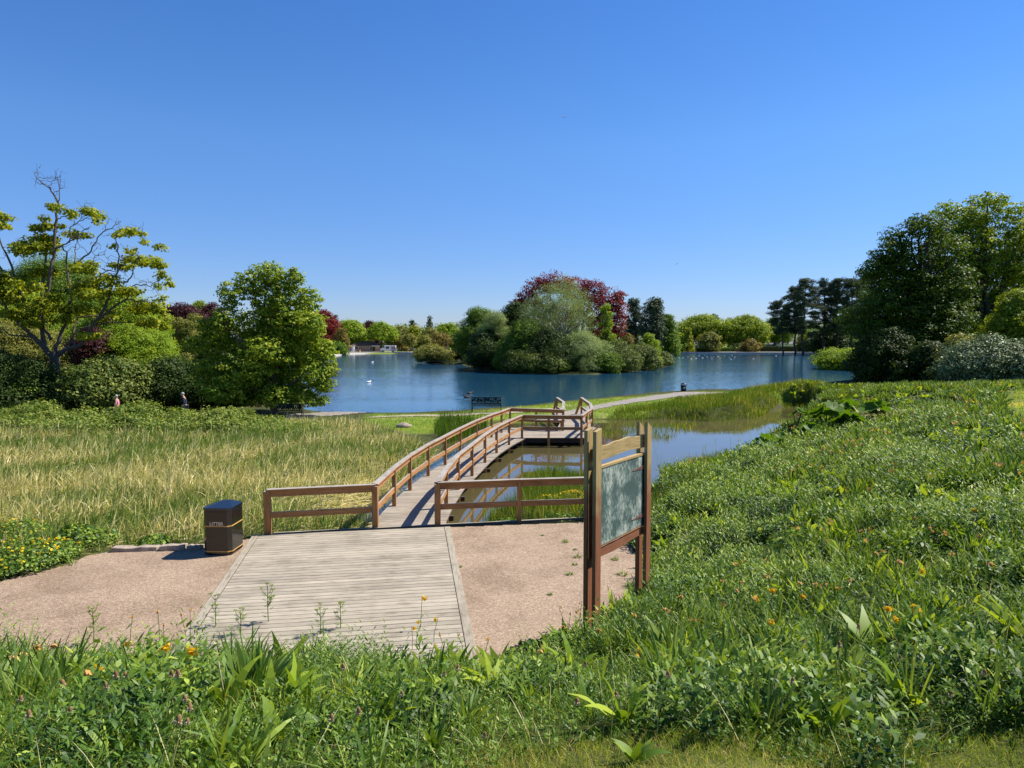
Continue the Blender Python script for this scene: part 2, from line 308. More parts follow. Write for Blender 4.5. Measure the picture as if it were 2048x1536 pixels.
def gravelmat():
    m, t, o = newmat('pink_gravel'); L = t.links.new
    p = N(t, 'ShaderNodeBsdfPrincipled', i_Roughness=0.9); L(p.outputs[0], o.inputs[0]); tc = N(t, 'ShaderNodeTexCoord')
    v = N(t, 'ShaderNodeTexVoronoi', i_Scale=60); L(tc.outputs['Object'], v.inputs[0])
    n = N(t, 'ShaderNodeTexNoise', i_Scale=0.7, i_Detail=9, i_Roughness=0.7); L(tc.outputs['Object'], n.inputs[0])
    sp = N(t, 'ShaderNodeSeparateColor'); L(v.outputs['Color'], sp.inputs[0])
    r = ramp(t, sp.outputs[0], [(0.0, (0.17, 0.12, 0.078)), (0.3, (0.265, 0.185, 0.122)), (0.75, (0.33, 0.24, 0.162)), (1.0, (0.45, 0.35, 0.25))])
    r2 = ramp(t, n.outputs[0], [(0.36, (0.74, 0.70, 0.64)), (0.52, (1.0, .99, .97)), (0.7, (1.10, 1.09, 1.06))])
    mx = N(t, 'ShaderNodeMix', data_type='RGBA', blend_type='MULTIPLY'); mx.inputs[0].default_value = 1; L(r.outputs[0], mx.inputs[6]); L(r2.outputs[0], mx.inputs[7]); L(mx.outputs[2], p.inputs[0])
    b = N(t, 'ShaderNodeBump', i_Strength=0.7, i_Distance=0.010); b.invert = True; L(v.outputs['Distance'], b.inputs['Height']); L(b.outputs[0], p.inputs['Normal']); return m
M['gravel'] = gravelmat()
def groundmat():
    m, t, o = newmat('ground'); L = t.links.new
    p = N(t, 'ShaderNodeBsdfPrincipled', i_Roughness=0.95); p.inputs['Specular IOR Level'].default_value = 0.1; L(p.outputs[0], o.inputs[0]); tc = N(t, 'ShaderNodeTexCoord')
    n = N(t, 'ShaderNodeTexNoise', i_Scale=1.6, i_Detail=8, i_Roughness=0.7); L(tc.outputs['Object'], n.inputs[0])
    n2 = N(t, 'ShaderNodeTexNoise', i_Scale=0.25, i_Detail=4); L(tc.outputs['Object'], n2.inputs[0])
    soil = ramp(t, n.outputs[0], [(0.3, (0.025, 0.028, 0.010)), (0.7, (0.075, 0.085, 0.025))])
    lawn = ramp(t, n.outputs[0], [(0.3, (0.09, 0.15, 0.015)), (0.7, (0.21, 0.27, 0.04))])
    dry = ramp(t, n.outputs[0], [(0.3, (0.22, 0.23, 0.07)), (0.7, (0.42, 0.36, 0.17))])
    dr = ramp(t, n2.outputs[0], [(0.52, (0, 0, 0)), (0.68, (0.7, 0.7, 0.7))])
    ml = N(t, 'ShaderNodeMix', data_type='RGBA'); L(dr.outputs[0], ml.inputs[0]); L(lawn.outputs[0], ml.inputs[6]); L(dry.outputs[0], ml.inputs[7])
    a = N(t, 'ShaderNodeAttribute', attribute_name='lawn'); mx = N(t, 'ShaderNodeMix', data_type='RGBA'); L(a.outputs['Fac'], mx.inputs[0]); L(soil.outputs[0], mx.inputs[6]); L(ml.outputs[2], mx.inputs[7])
    a2 = N(t, 'ShaderNodeAttribute', attribute_name='mud'); m2 = N(t, 'ShaderNodeMix', data_type='RGBA'); L(a2.outputs['Fac'], m2.inputs[0]); L(mx.outputs[2], m2.inputs[6]); m2.inputs[7].default_value = (0.055, 0.055, 0.022, 1)
    L(m2.outputs[2], p.inputs[0])
    b = N(t, 'ShaderNodeBump', i_Strength=0.6, i_Distance=0.1); L(n.outputs[0], b.inputs['Height']); L(b.outputs[0], p.inputs['Normal']); return m
M['ground'] = groundmat()
def watermat(name, base, rough, waves, lo=1.0, ior=1.6):
    """ripples as true normals (noise vector added to the surface normal), calmer in wind-shadow patches"""
    m, t, o = newmat(name); L = t.links.new
    p = N(t, 'ShaderNodeBsdfPrincipled', i_Roughness=rough, i_IOR=ior); p.inputs['Base Color'].default_value = (*base, 1); L(p.outputs[0], o.inputs[0])
    geo = N(t, 'ShaderNodeNewGeometry'); prev = None
    pw = N(t, 'ShaderNodeTexNoise', i_Scale=0.05, i_Detail=3); mpp = N(t, 'ShaderNodeMapping'); mpp.inputs['Scale'].default_value = (0.45, 1.7, 1); L(geo.outputs['Position'], mpp.inputs[0]); L(mpp.outputs[0], pw.inputs[0])
    pr = N(t, 'ShaderNodeMapRange'); pr.inputs[1].default_value = 0.40; pr.inputs[2].default_value = 0.58; pr.inputs[3].default_value = lo; pr.inputs[4].default_value = 1.0; L(pw.outputs[0], pr.inputs[0])
    tot = None
    for sc, k in waves:
        mp = N(t, 'ShaderNodeMapping'); mp.inputs['Scale'].default_value = (0.6, 1.5, 1); mp.inputs['Rotation'].default_value = (0, 0, 0.25 * sc); L(geo.outputs['Position'], mp.inputs[0])
        n = N(t, 'ShaderNodeTexNoise', i_Scale=sc, i_Detail=2, i_Roughness=0.5); L(mp.outputs[0], n.inputs[0])
        sb = N(t, 'ShaderNodeVectorMath', operation='SUBTRACT'); L(n.outputs['Color'], sb.inputs[0]); sb.inputs[1].default_value = (0.5, 0.5, 0.5)
        ml = N(t, 'ShaderNodeVectorMath', operation='MULTIPLY'); L(sb.outputs[0], ml.inputs[0]); ml.inputs[1].default_value = (k * 0.55, k, 0)
        if tot is None: tot = ml
        else: ad = N(t, 'ShaderNodeVectorMath', operation='ADD'); L(tot.outputs[0], ad.inputs[0]); L(ml.outputs[0], ad.inputs[1]); tot = ad
    sc_ = N(t, 'ShaderNodeVectorMath', operation='SCALE'); L(tot.outputs[0], sc_.inputs[0]); L(pr.outputs[0], sc_.inputs['Scale'])
    ad = N(t, 'ShaderNodeVectorMath', operation='ADD'); L(sc_.outputs[0], ad.inputs[0]); ad.inputs[1].default_value = (0, 0, 1)
    nn = N(t, 'ShaderNodeVectorMath', operation='NORMALIZE'); L(ad.outputs[0], nn.inputs[0]); L(nn.outputs[0], p.inputs['Normal']); return m
M['lake'] = watermat('lake_water', (0.009, 0.055, 0.105), 0.11, [(8.0, 0.17), (3.0, 0.12)], 0.35, 2.2)
M['pond'] = watermat('pond_water', (0.085, 0.072, 0.030), 0.012, [(2.5, 0.012), (8.0, 0.008)], 1.0, 1.85)
M['path'] = principled('pale_path', (0.27, 0.235, 0.195), 0.9, noise=0.25, scale=3, bump=0.3)
M['quay'] = principled('quay_concrete', (0.50, 0.46, 0.40), 0.9, noise=0.2, scale=1)
M['stone'] = principled('stone', (0.36, 0.29, 0.22), 0.9, noise=0.4, scale=6, bump=0.8)
M['straw'] = principled('straw', (0.36, 0.30, 0.19), 0.9, noise=0.3, scale=12)
M['bin'] = principled('bin_enamel', (0.012, 0.009, 0.007), 0.16, spec=0.6)
M['bin_lid'] = principled('bin_lid_plastic', (0.010, 0.012, 0.016), 0.13, spec=0.7)
M['gold'] = principled('gold_line', (0.62, 0.36, 0.10), 0.4)
M['cream'] = principled('cream_lettering', (0.85, 0.70, 0.50), 0.5)
M['iron'] = principled('green_black_iron', (0.006, 0.013, 0.011), 0.6, spec=0.2)
M['rust'] = principled('rusty_iron', (0.16, 0.075, 0.045), 0.75, noise=0.5, scale=30)
M['black'] = principled('black_plastic', (0.012, 0.012, 0.013), 0.4)
M['white'] = principled('white_paint', (0.78, 0.77, 0.74), 0.5, noise=0.05)
M['blue'] = principled('blue_paint', (0.03, 0.10, 0.36), 0.5)
M['brick'] = principled('tan_brick', (0.50, 0.30, 0.18), 0.9, noise=0.2, scale=3)
M['tile'] = principled('brown_roof_tile', (0.16, 0.10, 0.075), 0.85, noise=0.3, scale=4)
M['slate'] = principled('grey_slate', (0.16, 0.16, 0.18), 0.7, noise=0.25, scale=3)
M['glass'] = principled('dark_glass', (0.02, 0.025, 0.03), 0.06, spec=0.8)
M['playwood'] = principled('playground_timber', (0.42, 0.27, 0.15), 0.8, noise=0.2)
M['skin'] = principled('skin', (0.52, 0.30, 0.22), 0.55)
M['greyhair'] = principled('grey_hair', (0.42, 0.40, 0.38), 0.8, noise=0.3, scale=40)
M['pink'] = principled('pink_cloth', (0.62, 0.27, 0.27), 0.85, noise=0.1, scale=20)
M['navy'] = principled('navy_cloth', (0.02, 0.03, 0.06), 0.85, noise=0.2, scale=20)
M['greytrousers'] = principled('grey_cloth', (0.12, 0.12, 0.13), 0.85)
M['feather'] = principled('white_feather', (0.82, 0.82, 0.80), 0.6)
M['darkfeather'] = principled('dark_feather', (0.05, 0.04, 0.035), 0.6)
M['hedge_soil'] = principled('twig', (0.05, 0.035, 0.02), 0.9)
# ------------------------------------------------------------------ terrain
def gp(pts, z=0.0): return np.array([G(x, y, z)[:2] for x, y in pts])
POND = gp([(660, 1058), (760, 996), (830, 936), (885, 896), (925, 866), (960, 850), (1012, 842), (1100, 839), (1190, 839), (1240, 840), (1340, 838), (1420, 843), (1500, 836),
           (1540, 823), (1575, 812), (1605, 813), (1645, 826), (1610, 846), (1560, 868), (1520, 888), (1480, 914), (1400, 930), (1330, 950), (1290, 990), (1240, 1030), (1180, 1040), (900, 1054)], WL)
PENIN = gp([(965, 1060), (985, 1032), (1030, 1010), (1042, 985), (1050, 962), (1085, 948), (1130, 948), (1185, 962), (1200, 1000), (1200, 1060)], WL)
LAKE = np.vstack([gp([(740, 829), (820, 828), (900, 825), (1000, 817), (1100, 806), (1200, 797), (1300, 787), (1400, 783), (1560, 785), (1640, 786), (1700, 783), (1742, 768), (1745, 745), (1700, 742), (1640, 736), (1655, 722)], WL),
                  np.array([(116, 250), (60, 251), (0, 250), (-40, 249), (-52, 244), (-56, 225), (-53, 205), (-50, 170), (-38, 120), (-24, 80), (-16, 56), (-14, 47), (-12, 44)])])
ISLE = gp([(895, 724), (935, 733), (952, 741), (1000, 747), (1100, 749.5), (1200, 748.5), (1290, 742), (1342, 732), (1340, 726)], WL)
ISLE = np.vstack([ISLE, np.array([(34, 160), (10, 175), (-14, 172)])])
SHRUBISLE = np.array([G(832, 727.5, WL)[:2], G(865, 729, WL)[:2], G(893, 727.5, WL)[:2], (-12.5, 146), (-18, 147)])
GRAVEL = np.vstack([gp([(-420, 1225), (-150, 1190), (0, 1163), (60, 1148), (120, 1134), (175, 1112), (228, 1101), (330, 1093), (410, 1088), (505, 1078)]), gp([(760, 1062), (897, 1055), (1170, 1045), (1205, 1043), (1235, 1060), (1262, 1090), (1283, 1130), (1284, 1165), (1255, 1200), (1200, 1236)]), np.array([(0.9, 9.4), (0.2, 8.6), (-3, 7.9), (-16, 7.6)])])
def sdf(P, x, y):
    """signed distance to polygon, negative inside"""
    x = np.asarray(x, float); y = np.asarray(y, float); d = np.full(x.shape, 1e18); ins = np.zeros(x.shape, bool)
    n = len(P)
    for i in range(n):
        ax, ay = P[i]; bx, by = P[(i + 1) % n]; ex, ey = bx - ax, by - ay
        wx, wy = x - ax, y - ay; t = np.clip((wx * ex + wy * ey) / (ex * ex + ey * ey + 1e-12), 0, 1)
        d = np.minimum(d, (wx - ex * t) ** 2 + (wy - ey * t) ** 2)
        c = (ay > y) != (by > y)
        if abs(ey) > 1e-12: ins ^= c & (x < (bx - ax) * (y - ay) / ey + ax)
    return np.where(ins, -1, 1) * np.sqrt(d)
CP = []
for x in (-14, -9, -5, -1.5, 1.2):
    for yy, zz in ((-4, 2.9), (0, 2.62), (2, 2.5), (3.1, 2.30), (4, 2.06), (5, 1.72), (6, 1.28), (7, 0.74), (8, 0.08), (9, 0.0)):
        if x == 1.2 and yy >= 6: continue
        CP.append((x, yy, zz - (0.25 if x < -8 and yy > 3 else 0)))
for x in (-14, -9, -5, -1.5): CP += [(x, 12, 0), (x, 15, -0.03)]
CP += [(-.1, 6, 1.25), (.6, 6, 1.36), (.5, 6.8, .98), (1.3, 6.0, 1.55), (.8, 6.9, 1.40), (1.5, 7.85, 1.22), (2.2, 6.8, 1.42), (2.3, 7.9, 1.15), (.5, 7.7, .55), (1.1, 8.3, .75), (-.4, 7.4, .35), (2.4, 9.3, .62), (1.6, 9.4, .25), (.6, 9.0, .05), (1.2, 9.8, .05)]
CP += [(1.0, 11, 0.0), (1.2, 14, 0), (2.4, 13.2, 0.0), (2.1, 15.6, 0), (1.6, 9.9, 0.02), (2.3, 12, 0.02), (0, 9, 0)]
for px, py, d, veg in [(1300, 1536, 3.0, .15), (1700, 1536, 3.0, .12), (2048, 1536, 3.1, .1), (1300, 1300, 5, .25), (1700, 1300, 4.4, .25), (2048, 1300, 4.0, .2),
                       (1400, 1175, 8.2, .15), (1700, 1150, 6.6, .3), (2048, 1150, 5.6, .3), (1400, 1050, 12.8, .4), (1700, 1030, 9, .35), (2048, 1030, 8, .3),
                       (1450, 970, 18, .35), (1700, 930, 15, .35), (2048, 930, 12, .3), (1550, 900, 25.5, .3), (1800, 860, 22, .35), (2048, 860, 17, .25),
                       (1700, 840, 31, .3), (1900, 810, 28, .3), (2048, 810, 24, .3), (1780, 770, 38, .25), (1900, 772, 37, .2), (2048, 774, 35, .2), (1700, 784, 43, .3), (2400, 774, 33, .2), (2400, 930, 12, .2), (2400, 1200, 5, .1)]:
    q = D(px, py, d); CP.append((q[0], q[1], q[2] - veg))
CP += [(22, 52, 1.0), (32, 60, 1.0), (50, 60, 1.6), (26, 58, 0.6), (50, 40, 2.4), (8, -4, 2.7), (16, -4, 2.7), (30, 5, 2.6), (50, 10, 3)]
for px, py in [(1200, 815), (1290, 797), (1370, 784), (1250, 792), (1150, 822), (1060, 826), (1000, 828), (900, 832), (800, 834), (850, 850), (700, 835), (1450, 790), (1550, 790), (1640, 795)]:
    q = G(px, py, -0.1); CP.append((q[0], q[1], -0.1))
for x, yy, z in [(-6, 20, -.1), (-6, 26, -.1), (-10, 20, -.05), (-16, 20, -.05), (-22, 20, 0), (-30, 20, .1), (-10, 28, -.1), (-18, 28, 0), (-26, 28, .1), (-10, 35, -.05), (-16, 34, .1), (-22, 34, .2), (-30, 34, .3),
                 (-12, 37.5, -.15), (-20, 37.5, -.2), (-28, 37.5, -.1), (-40, 37, .1), (-17, 46, 0), (-28, 46, .1), (-40, 46, .3), (-45, 20, .3), (-30, 10, .5), (-35, 0, 2), (4.5, 18, .0), (6, 21, .0), (4, 24, -.2)]: CP.append((x, yy, z))
for x, yy in [(-45, 80), (-70, 60), (-80, 120), (-90, 200), (-60, 260), (0, 262), (60, 262), (130, 262), (140, 150), (100, 90), (70, 80), (0, 150), (20, 100), (0, 330), (-150, 330), (150, 330), (0, 80)]: CP.append((x, yy, 0.0 if yy > 60 else .2))
CP = np.array(CP)
def _phi(r2): return np.sqrt(r2 + 0.6)          # multiquadric-like, near linear
_A = -_phi(((CP[:, None, :2] - CP[None, :, :2]) ** 2).sum(-1)); _n = len(CP)
_P = np.c_[np.ones(_n), CP[:, :2] * 0.01]
_S = np.block([[_A + np.eye(_n) * 0.05, _P], [_P.T, np.zeros((3, 3))]])
_W = np.linalg.solve(_S, np.r_[CP[:, 2], 0, 0, 0])
_rb = rng_(5); _bx = _rb.uniform(-1, 1, (24, 2)) * np.array([[2.2]]); _bp = _rb.uniform(0, 6.28, 24)
def ground_z(x, y, raw=False):
    x = np.atleast_1d(np.asarray(x, float)); y = np.atleast_1d(np.asarray(y, float)); z = np.empty(len(x))
    for i in range(0, len(x), 40000):
        a, b = x[i:i + 40000], y[i:i + 40000]
        r2 = (a[:, None] - CP[None, :, 0]) ** 2 + (b[:, None] - CP[None, :, 1]) ** 2
        z[i:i + 40000] = -_phi(r2) @ _W[:_n] + _W[_n] + 0.01 * (a * _W[_n + 1] + b * _W[_n + 2])
    far = np.clip((np.hypot(x, y - 60) - 150) / 150, 0, 1); z = z * (1 - far)
    bump = sum(np.sin(x * k[0] + y * k[1] + p) for k, p in zip(_bx, _bp)) / 24 * 0.12
    dg = sdf(GRAVEL, x, y); bump *= np.clip(dg / 0.6, 0, 1); z = np.where(dg < 0.5, z * np.clip(dg / 0.5, 0, 1) * 1.0, z)
    z = np.where((dg < 0.02), 0.0, z + bump)
    dp = np.maximum(sdf(POND, x, y), -sdf(PENIN, x, y)); dl = np.maximum(np.maximum(sdf(LAKE, x, y), -sdf(ISLE, x, y)), -sdf(SHRUBISLE, x, y))
    dw = np.minimum(dp, dl) + bump * 2.5
    wd = np.where(dp < dl, 0.9, 1.3); s = np.clip(dw / wd, 0, 1); s = s * s * (3 - 2 * s)
    zz = np.where(dw < 0, WL + np.maximum(dw * 0.5, -1.0), (WL + 0.02) + s * (z - WL - 0.02))
    return (zz, dp, dl, dg) if raw else zz
def graded(a0, a1, step, lo, hi):
    c = list(np.arange(a0, a1 + 1e-6, step)); s = step; v = a1
    while v < hi: s *= 1.12; v += s; c.append(v)
    s = step; v = a0; pre = []
    while v > lo: s *= 1.12; v -= s; pre.append(v)
    return np.array(pre[::-1] + c)
gx = graded(-20, 22, 0.22, -900, 900); gy = graded(-2, 60, 0.22, -60, 2200)
XX, YY = np.meshgrid(gx, gy); nx, ny = len(gx), len(gy)
gzz, gdp, gdl, gdg = ground_z(XX.ravel(), YY.ravel(), True)
idx = np.arange(nx * ny).reshape(ny, nx)
quads = np.stack([idx[:-1, :-1], idx[:-1, 1:], idx[1:, 1:], idx[1:, :-1]], -1).reshape(-1, 4)
fx, fy = XX.ravel(), YY.ravel()
LAWN1 = gp([(740, 829), (900, 826), (1000, 818), (1200, 797), (1400, 783), (1640, 785), (1700, 790), (1640, 800), (1560, 806), (1480, 812), (1330, 822), (1200, 850), (1120, 852), (1000, 850), (900, 862), (820, 866), (720, 846)], -0.1)
lawn = np.clip(0.5 - sdf(LAWN1, fx, fy) / 0.8, 0, 1)
lawn = np.maximum(lawn, ((fy > 62) & (sdf(ISLE, fx, fy) > 2) & (sdf(SHRUBISLE, fx, fy) > 2)) * 1.0)
RLAWN = np.array([(9.2, 11.5), (13, 17), (19, 27), (26, 36), (60, 44), (60, 4), (10, 6)])
lawn = np.maximum(lawn, np.clip(0.5 - sdf(RLAWN, fx, fy) / 1.5, 0, 1))
lawn = np.maximum(lawn, np.clip((3.3 + 0.0 - fy) / 0.6, 0, 1) * np.clip((fx + 0.2) / 0.8, 0, 1))
mud = np.clip(1 - np.minimum(gdp, gdl) / 0.35, 0, 1)
go = link('ground', mesh_np('ground', np.c_[fx, fy, gzz], quads, smooth=True, attrs={'lawn': lawn, 'mud': mud}), M['ground'])
tag(go, kind='structure', label='grassy ground of the park with bank and shores')
# water surfaces: exactly the grid cells where the ground dips under water level
def water(name, d, mat, label):
    q = quads[(d[quads].min(1) < 0.7)]; u, inv = np.unique(q, return_inverse=True)
    V = np.c_[fx[u], fy[u], np.full(len(u), WL)]
    o = link(name, mesh_np(name, V, inv.reshape(-1, 4), smooth=True), mat); tag(o, label, kind='structure')
water('lake_water', gdl, M['lake'], 'wide blue rippled boating lake around the wooded island')
dponly = np.where(gdl < gdp, 9, gdp)
water('pond_water', dponly, M['pond'], 'still brown marsh pond under the boardwalk')
def sheet(name, poly, z, mat, label, thick=0.0):
    mb = MB(); 
    if thick: mb.prism(poly, z - thick, z)
    else: mb.add([(p[0], p[1], z) for p in poly], [tuple(range(len(poly)))])
    o = mb.build(name, mat); tag(o, label, kind='structure'); return o
def ground_sheet(name, poly, dz, step, mat, label):
    """a sheet that follows the terrain dz above it"""
    x0, y0 = poly.min(0); x1, y1 = poly.max(0)
    X, Y = np.meshgrid(np.arange(x0, x1 + step, step), np.arange(y0, y1 + step, step)); n1 = X.shape[1]
    i = np.arange(X.size).reshape(X.shape); q = np.stack([i[:-1, :-1], i[:-1, 1:], i[1:, 1:], i[1:, :-1]], -1).reshape(-1, 4)
    d = sdf(poly, X.ravel(), Y.ravel()); q = q[(d[q].max(1) < step * 0.5)]; u, inv = np.unique(q, return_inverse=True)
    x, y = X.ravel()[u], Y.ravel()[u]; z = ground_z(x, y) + dz
    o = link(name, mesh_np(name, np.c_[x, y, z], inv.reshape(-1, 4), smooth=True), mat); tag(o, label, kind='structure'); return o
ground_sheet('gravel_path', GRAVEL, 0.006, 0.06, M['gravel'], 'pinkish gravel path around the timber platform')
PATH = gp([(1128, 824), (1200, 808), (1290, 793), (1362, 784.5), (1400, 784.5), (1480, 785.5), (1400, 790), (1330, 800), (1240, 812), (1190, 820), (1170, 828), (1128, 830)], -0.1)
ground_sheet('lakeside_path', PATH, 0.025, 0.35, M['path'], 'grey tarmac path curving along the lake shore')
PATH2 = gp([(740, 833), (900, 829.5), (1000, 824), (1080, 818), (1130, 815), (1130, 822), (1040, 827), (1000, 829.5), (900, 833.5), (740, 836)], -0.1)
ground_sheet('shore_path', PATH2, 0.03, 0.25, M['straw'], 'sandy worn path between bench and water')
LEFTPATH = np.array([(-70, 36.2), (-20, 36.2), (-12, 38.5), (-9, 41.5), (-8, 43), (-10, 43), (-14, 40.5), (-20, 38.8), (-70, 38.8)])
ground_sheet('left_path', LEFTPATH, 0.02, 0.4, M['path'], 'path behind the bramble bank')
# far quay
o = MB().prism([(-60, 249.3), (-50, 250.2), (60, 251.2), (118, 250.2), (118, 258), (-60, 258)], -0.6, 0.22).build('quay', M['quay']); tag(o, 'pale concrete promenade along the far shore', kind='structure')
o = MB().prism([(-60, 206), (-52, 206), (-54.5, 226), (-51, 244), (-49, 250), (-60, 249.2)], -0.6, 0.05).build('left_quay', M['quay']); tag(o, 'stone edge of the far left shore', kind='structure')

# ------------------------------------------------------------------ vegetation helpers
def blades(base, az, lean, curv, L, W, segs=3, prof='grass', tint=None, twist=None, rng=None):
    n = len(base); m = segs + 1; t = np.linspace(0, 1, m)
    th = lean[:, None] + curv[:, None] * t[None, :] ** 1.3
    ds = (L / segs)[:, None]; thm = 0.5 * (th[:, 1:] + th[:, :-1])
    h = np.concatenate([np.zeros((n, 1)), np.cumsum(np.sin(thm) * ds, 1)], 1); v = np.concatenate([np.zeros((n, 1)), np.cumsum(np.cos(thm) * ds, 1)], 1)
    cx, sx = np.cos(az)[:, None], np.sin(az)[:, None]
    C = np.stack([base[:, 0:1] + h * cx, base[:, 1:2] + h * sx, base[:, 2:3] + v], -1)
    if prof == 'grass': wp = np.maximum((1 - t) ** 0.7, 0.06) * (0.6 + 0.4 * np.minimum(t * 4, 1))
    elif prof == 'lance': wp = np.maximum(np.sin(math.pi * np.clip(t, 0.02, 0.985) ** 0.85), 0.08)
    elif prof == 'ovate': wp = np.maximum(np.sin(math.pi * np.clip(t, 0.02, 0.985) ** 0.6), 0.06)
    else: wp = np.where(t < 0.85, 1.0, 0.45)
    tw = (np.zeros(n) if twist is None else twist)[:, None]
    # side vector: horizontal perpendicular, rolled about the blade direction
    S = np.stack([-sx * np.cos(tw) + 0 * th, cx * np.cos(tw) + 0 * th, 0 * th], -1)
    Nn = np.stack([-np.cos(th) * cx, -np.cos(th) * sx, np.sin(th)], -1)
    S = S + Nn * np.sin(tw)[..., None]
    half = 0.5 * W[:, None, None] * wp[None, :, None]
    V = np.stack([C - S * half, C + S * half], 2)            # n,m,2,3
    b = (np.arange(n) * m * 2)[:, None]; k = np.arange(segs)[None, :] * 2
    F = np.stack([b + k, b + k + 1, b + k + 3, b + k + 2], -1).reshape(-1, 4)
    T = np.repeat(np.zeros(n) if tint is None else tint, m * 2)
    return V.reshape(-1, 3), F, T
def join(parts):
    V = []; F = []; T = []; o = 0
    for v, f, t in parts: V.append(v); F.append(f + o); T.append(t); o += len(v)
    return np.concatenate(V), np.concatenate(F), np.concatenate(T)
def leafquads(c, nrm_, size, rng, aspect=0.7, tint=None, dirv=None):
    n = len(c); r = rng.normal(size=(n, 3)) if dirv is None else dirv + rng.normal(size=(n, 3)) * 0.35
    a = nrm(np.cross(nrm_, r)); b = np.cross(nrm_, a); s = np.broadcast_to(size, (n,))[:, None] * rng.uniform(0.7, 1.25, (n, 1)) * 0.5
    V = np.stack([c - b * s, c + a * s * aspect - b * s * 0.1, c + b * s, c - a * s * aspect - b * s * 0.1], 1)
    F = (np.arange(n) * 4)[:, None] + np.arange(4)[None, :]
    return V.reshape(-1, 3), F, np.repeat(tint if tint is not None else rng.random(n), 4)
# ------------------------------------------------------------------ timber platform in front
plat = empty('timber_platform', (-3, 12, 0))
tag(plat, 'large pale weathered timber platform of wide planks in front of the boardwalk entrance', 'platform')
def inv(o): return Vector(o.location)
def local(o, p): return np.array(p) - np.array(o.location)
cL0, cL1 = np.array((-5.45, 14.88)), np.array((-4.23, 8.1)); cR0, cR1 = np.array((-1.53, 15.53)), np.array((-0.46, 8.1))
dv = nrm(cR0 - cL0); nv = np.array((dv[1], -dv[0]))
def isect(s, a, b):
    # point on border a->b at distance s behind back edge line
    da = np.dot(a - cL0, nv); db = np.dot(b - cL0, nv); t = (s - da) / (db - da); return a + (b - a) * t
mb = MB(); s = 0.0
while s < 7.4:
    e = s + 0.140; q = [isect(s, cL0, cL1), isect(s, cR0, cR1), isect(e, cR0, cR1), isect(e, cL0, cL1)]
    if min(p[1] for p in q) < 7.9: break
    jz = 0.0015 * math.sin(s * 37)
    mb.hexa([(*q[3], -0.02 + .0), (*q[0], -0.02), (*q[0], .025 + jz), (*q[3], .025 + jz), (*q[2], -0.02), (*q[1], -0.02), (*q[1], .025 - jz), (*q[2], .025 - jz)])
    s = e + 0.012
mb.v = [tuple(local(plat, p)) for p in mb.v]; mb.build('planks', M['deck'], plat, 0.002)
for a, b, sg in ((cL0, cL1, -1), (cR0, cR1, 1)):
    off = np.array((0.075 * sg, 0)); mb = MB().beam(local(plat, (*(a + off), 0.008)), local(plat, (*(a + off + (b - a) * 0.98), 0.008)), 0.13, 0.05)
    mb.build('edging_board', M['deck'], plat, 0.003)
mb = MB(); mb.hexa([local(plat, p) for p in [(cL0[0], cL0[1] + .01, -.1), (cL0[0], cL0[1] + .1, -.1), (cL0[0], cL0[1] + .1, .0), (cL0[0], cL0[1] + .01, .0), (cR0[0], cR0[1] + .01, -.1), (cR0[0], cR0[1] + .1, -.1), (cR0[0], cR0[1] + .1, .0), (cR0[0], cR0[1] + .01, .0)]])
mb.build('back_bearer', M['under'], plat)

# ------------------------------------------------------------------ boardwalk
bw = empty('boardwalk', (-2.3, 15.6, 0)); tag(bw, 'curving timber boardwalk with orange brown post and rail sides crossing the pond', 'boardwalk')
RT = 1.0
def T1(x, y): return np.array(G(x, y, RT)[:2])
Lr = np.array([T1(750, 968), T1(788, 934), T1(819.5, 910), T1(856, 888), T1(890, 871), T1(920, 855.5), T1(953, 840), T1(983, 828.6), T1(1003, 822), T1(1020, 815.5)])
Rr = np.array([T1(875, 964), T1(892, 937), T1(916, 909), T1(943.8, 888), T1(969.8, 867.8), T1(993, 853), T1(1018, 840.5), T1(1044, 829.6)])
PLc, PLb = T1(1163, 830.8), T1(1126, 819)
LF = np.array([PLb, T1(1127, 803), T1(1114, 794.5)]); RF = np.array([PLc, T1(1173, 823.5), T1(1184, 816.5), T1(1181, 807), T1(1163, 794.5)])
def lz(p, z): return tuple(local(bw, (p[0], p[1], z)))
def post(p, z0=-0.9, z1=RT - 0.045, w_=0.10, ang=None, grooves=False):
    d = np.array(ang if ang is not None else (1, 0)); d = d / np.linalg.norm(d); n_ = np.array((-d[1], d[0])); h = w_ / 2
    c = [p - d * h - n_ * h, p + d * h - n_ * h, p + d * h + n_ * h, p - d * h + n_ * h]
    mb = MB().hexa([lz(q, z0) for q in c] + [lz(q, z1) for q in c]); return mb.build('post', M['rail'], bw, 0.004)
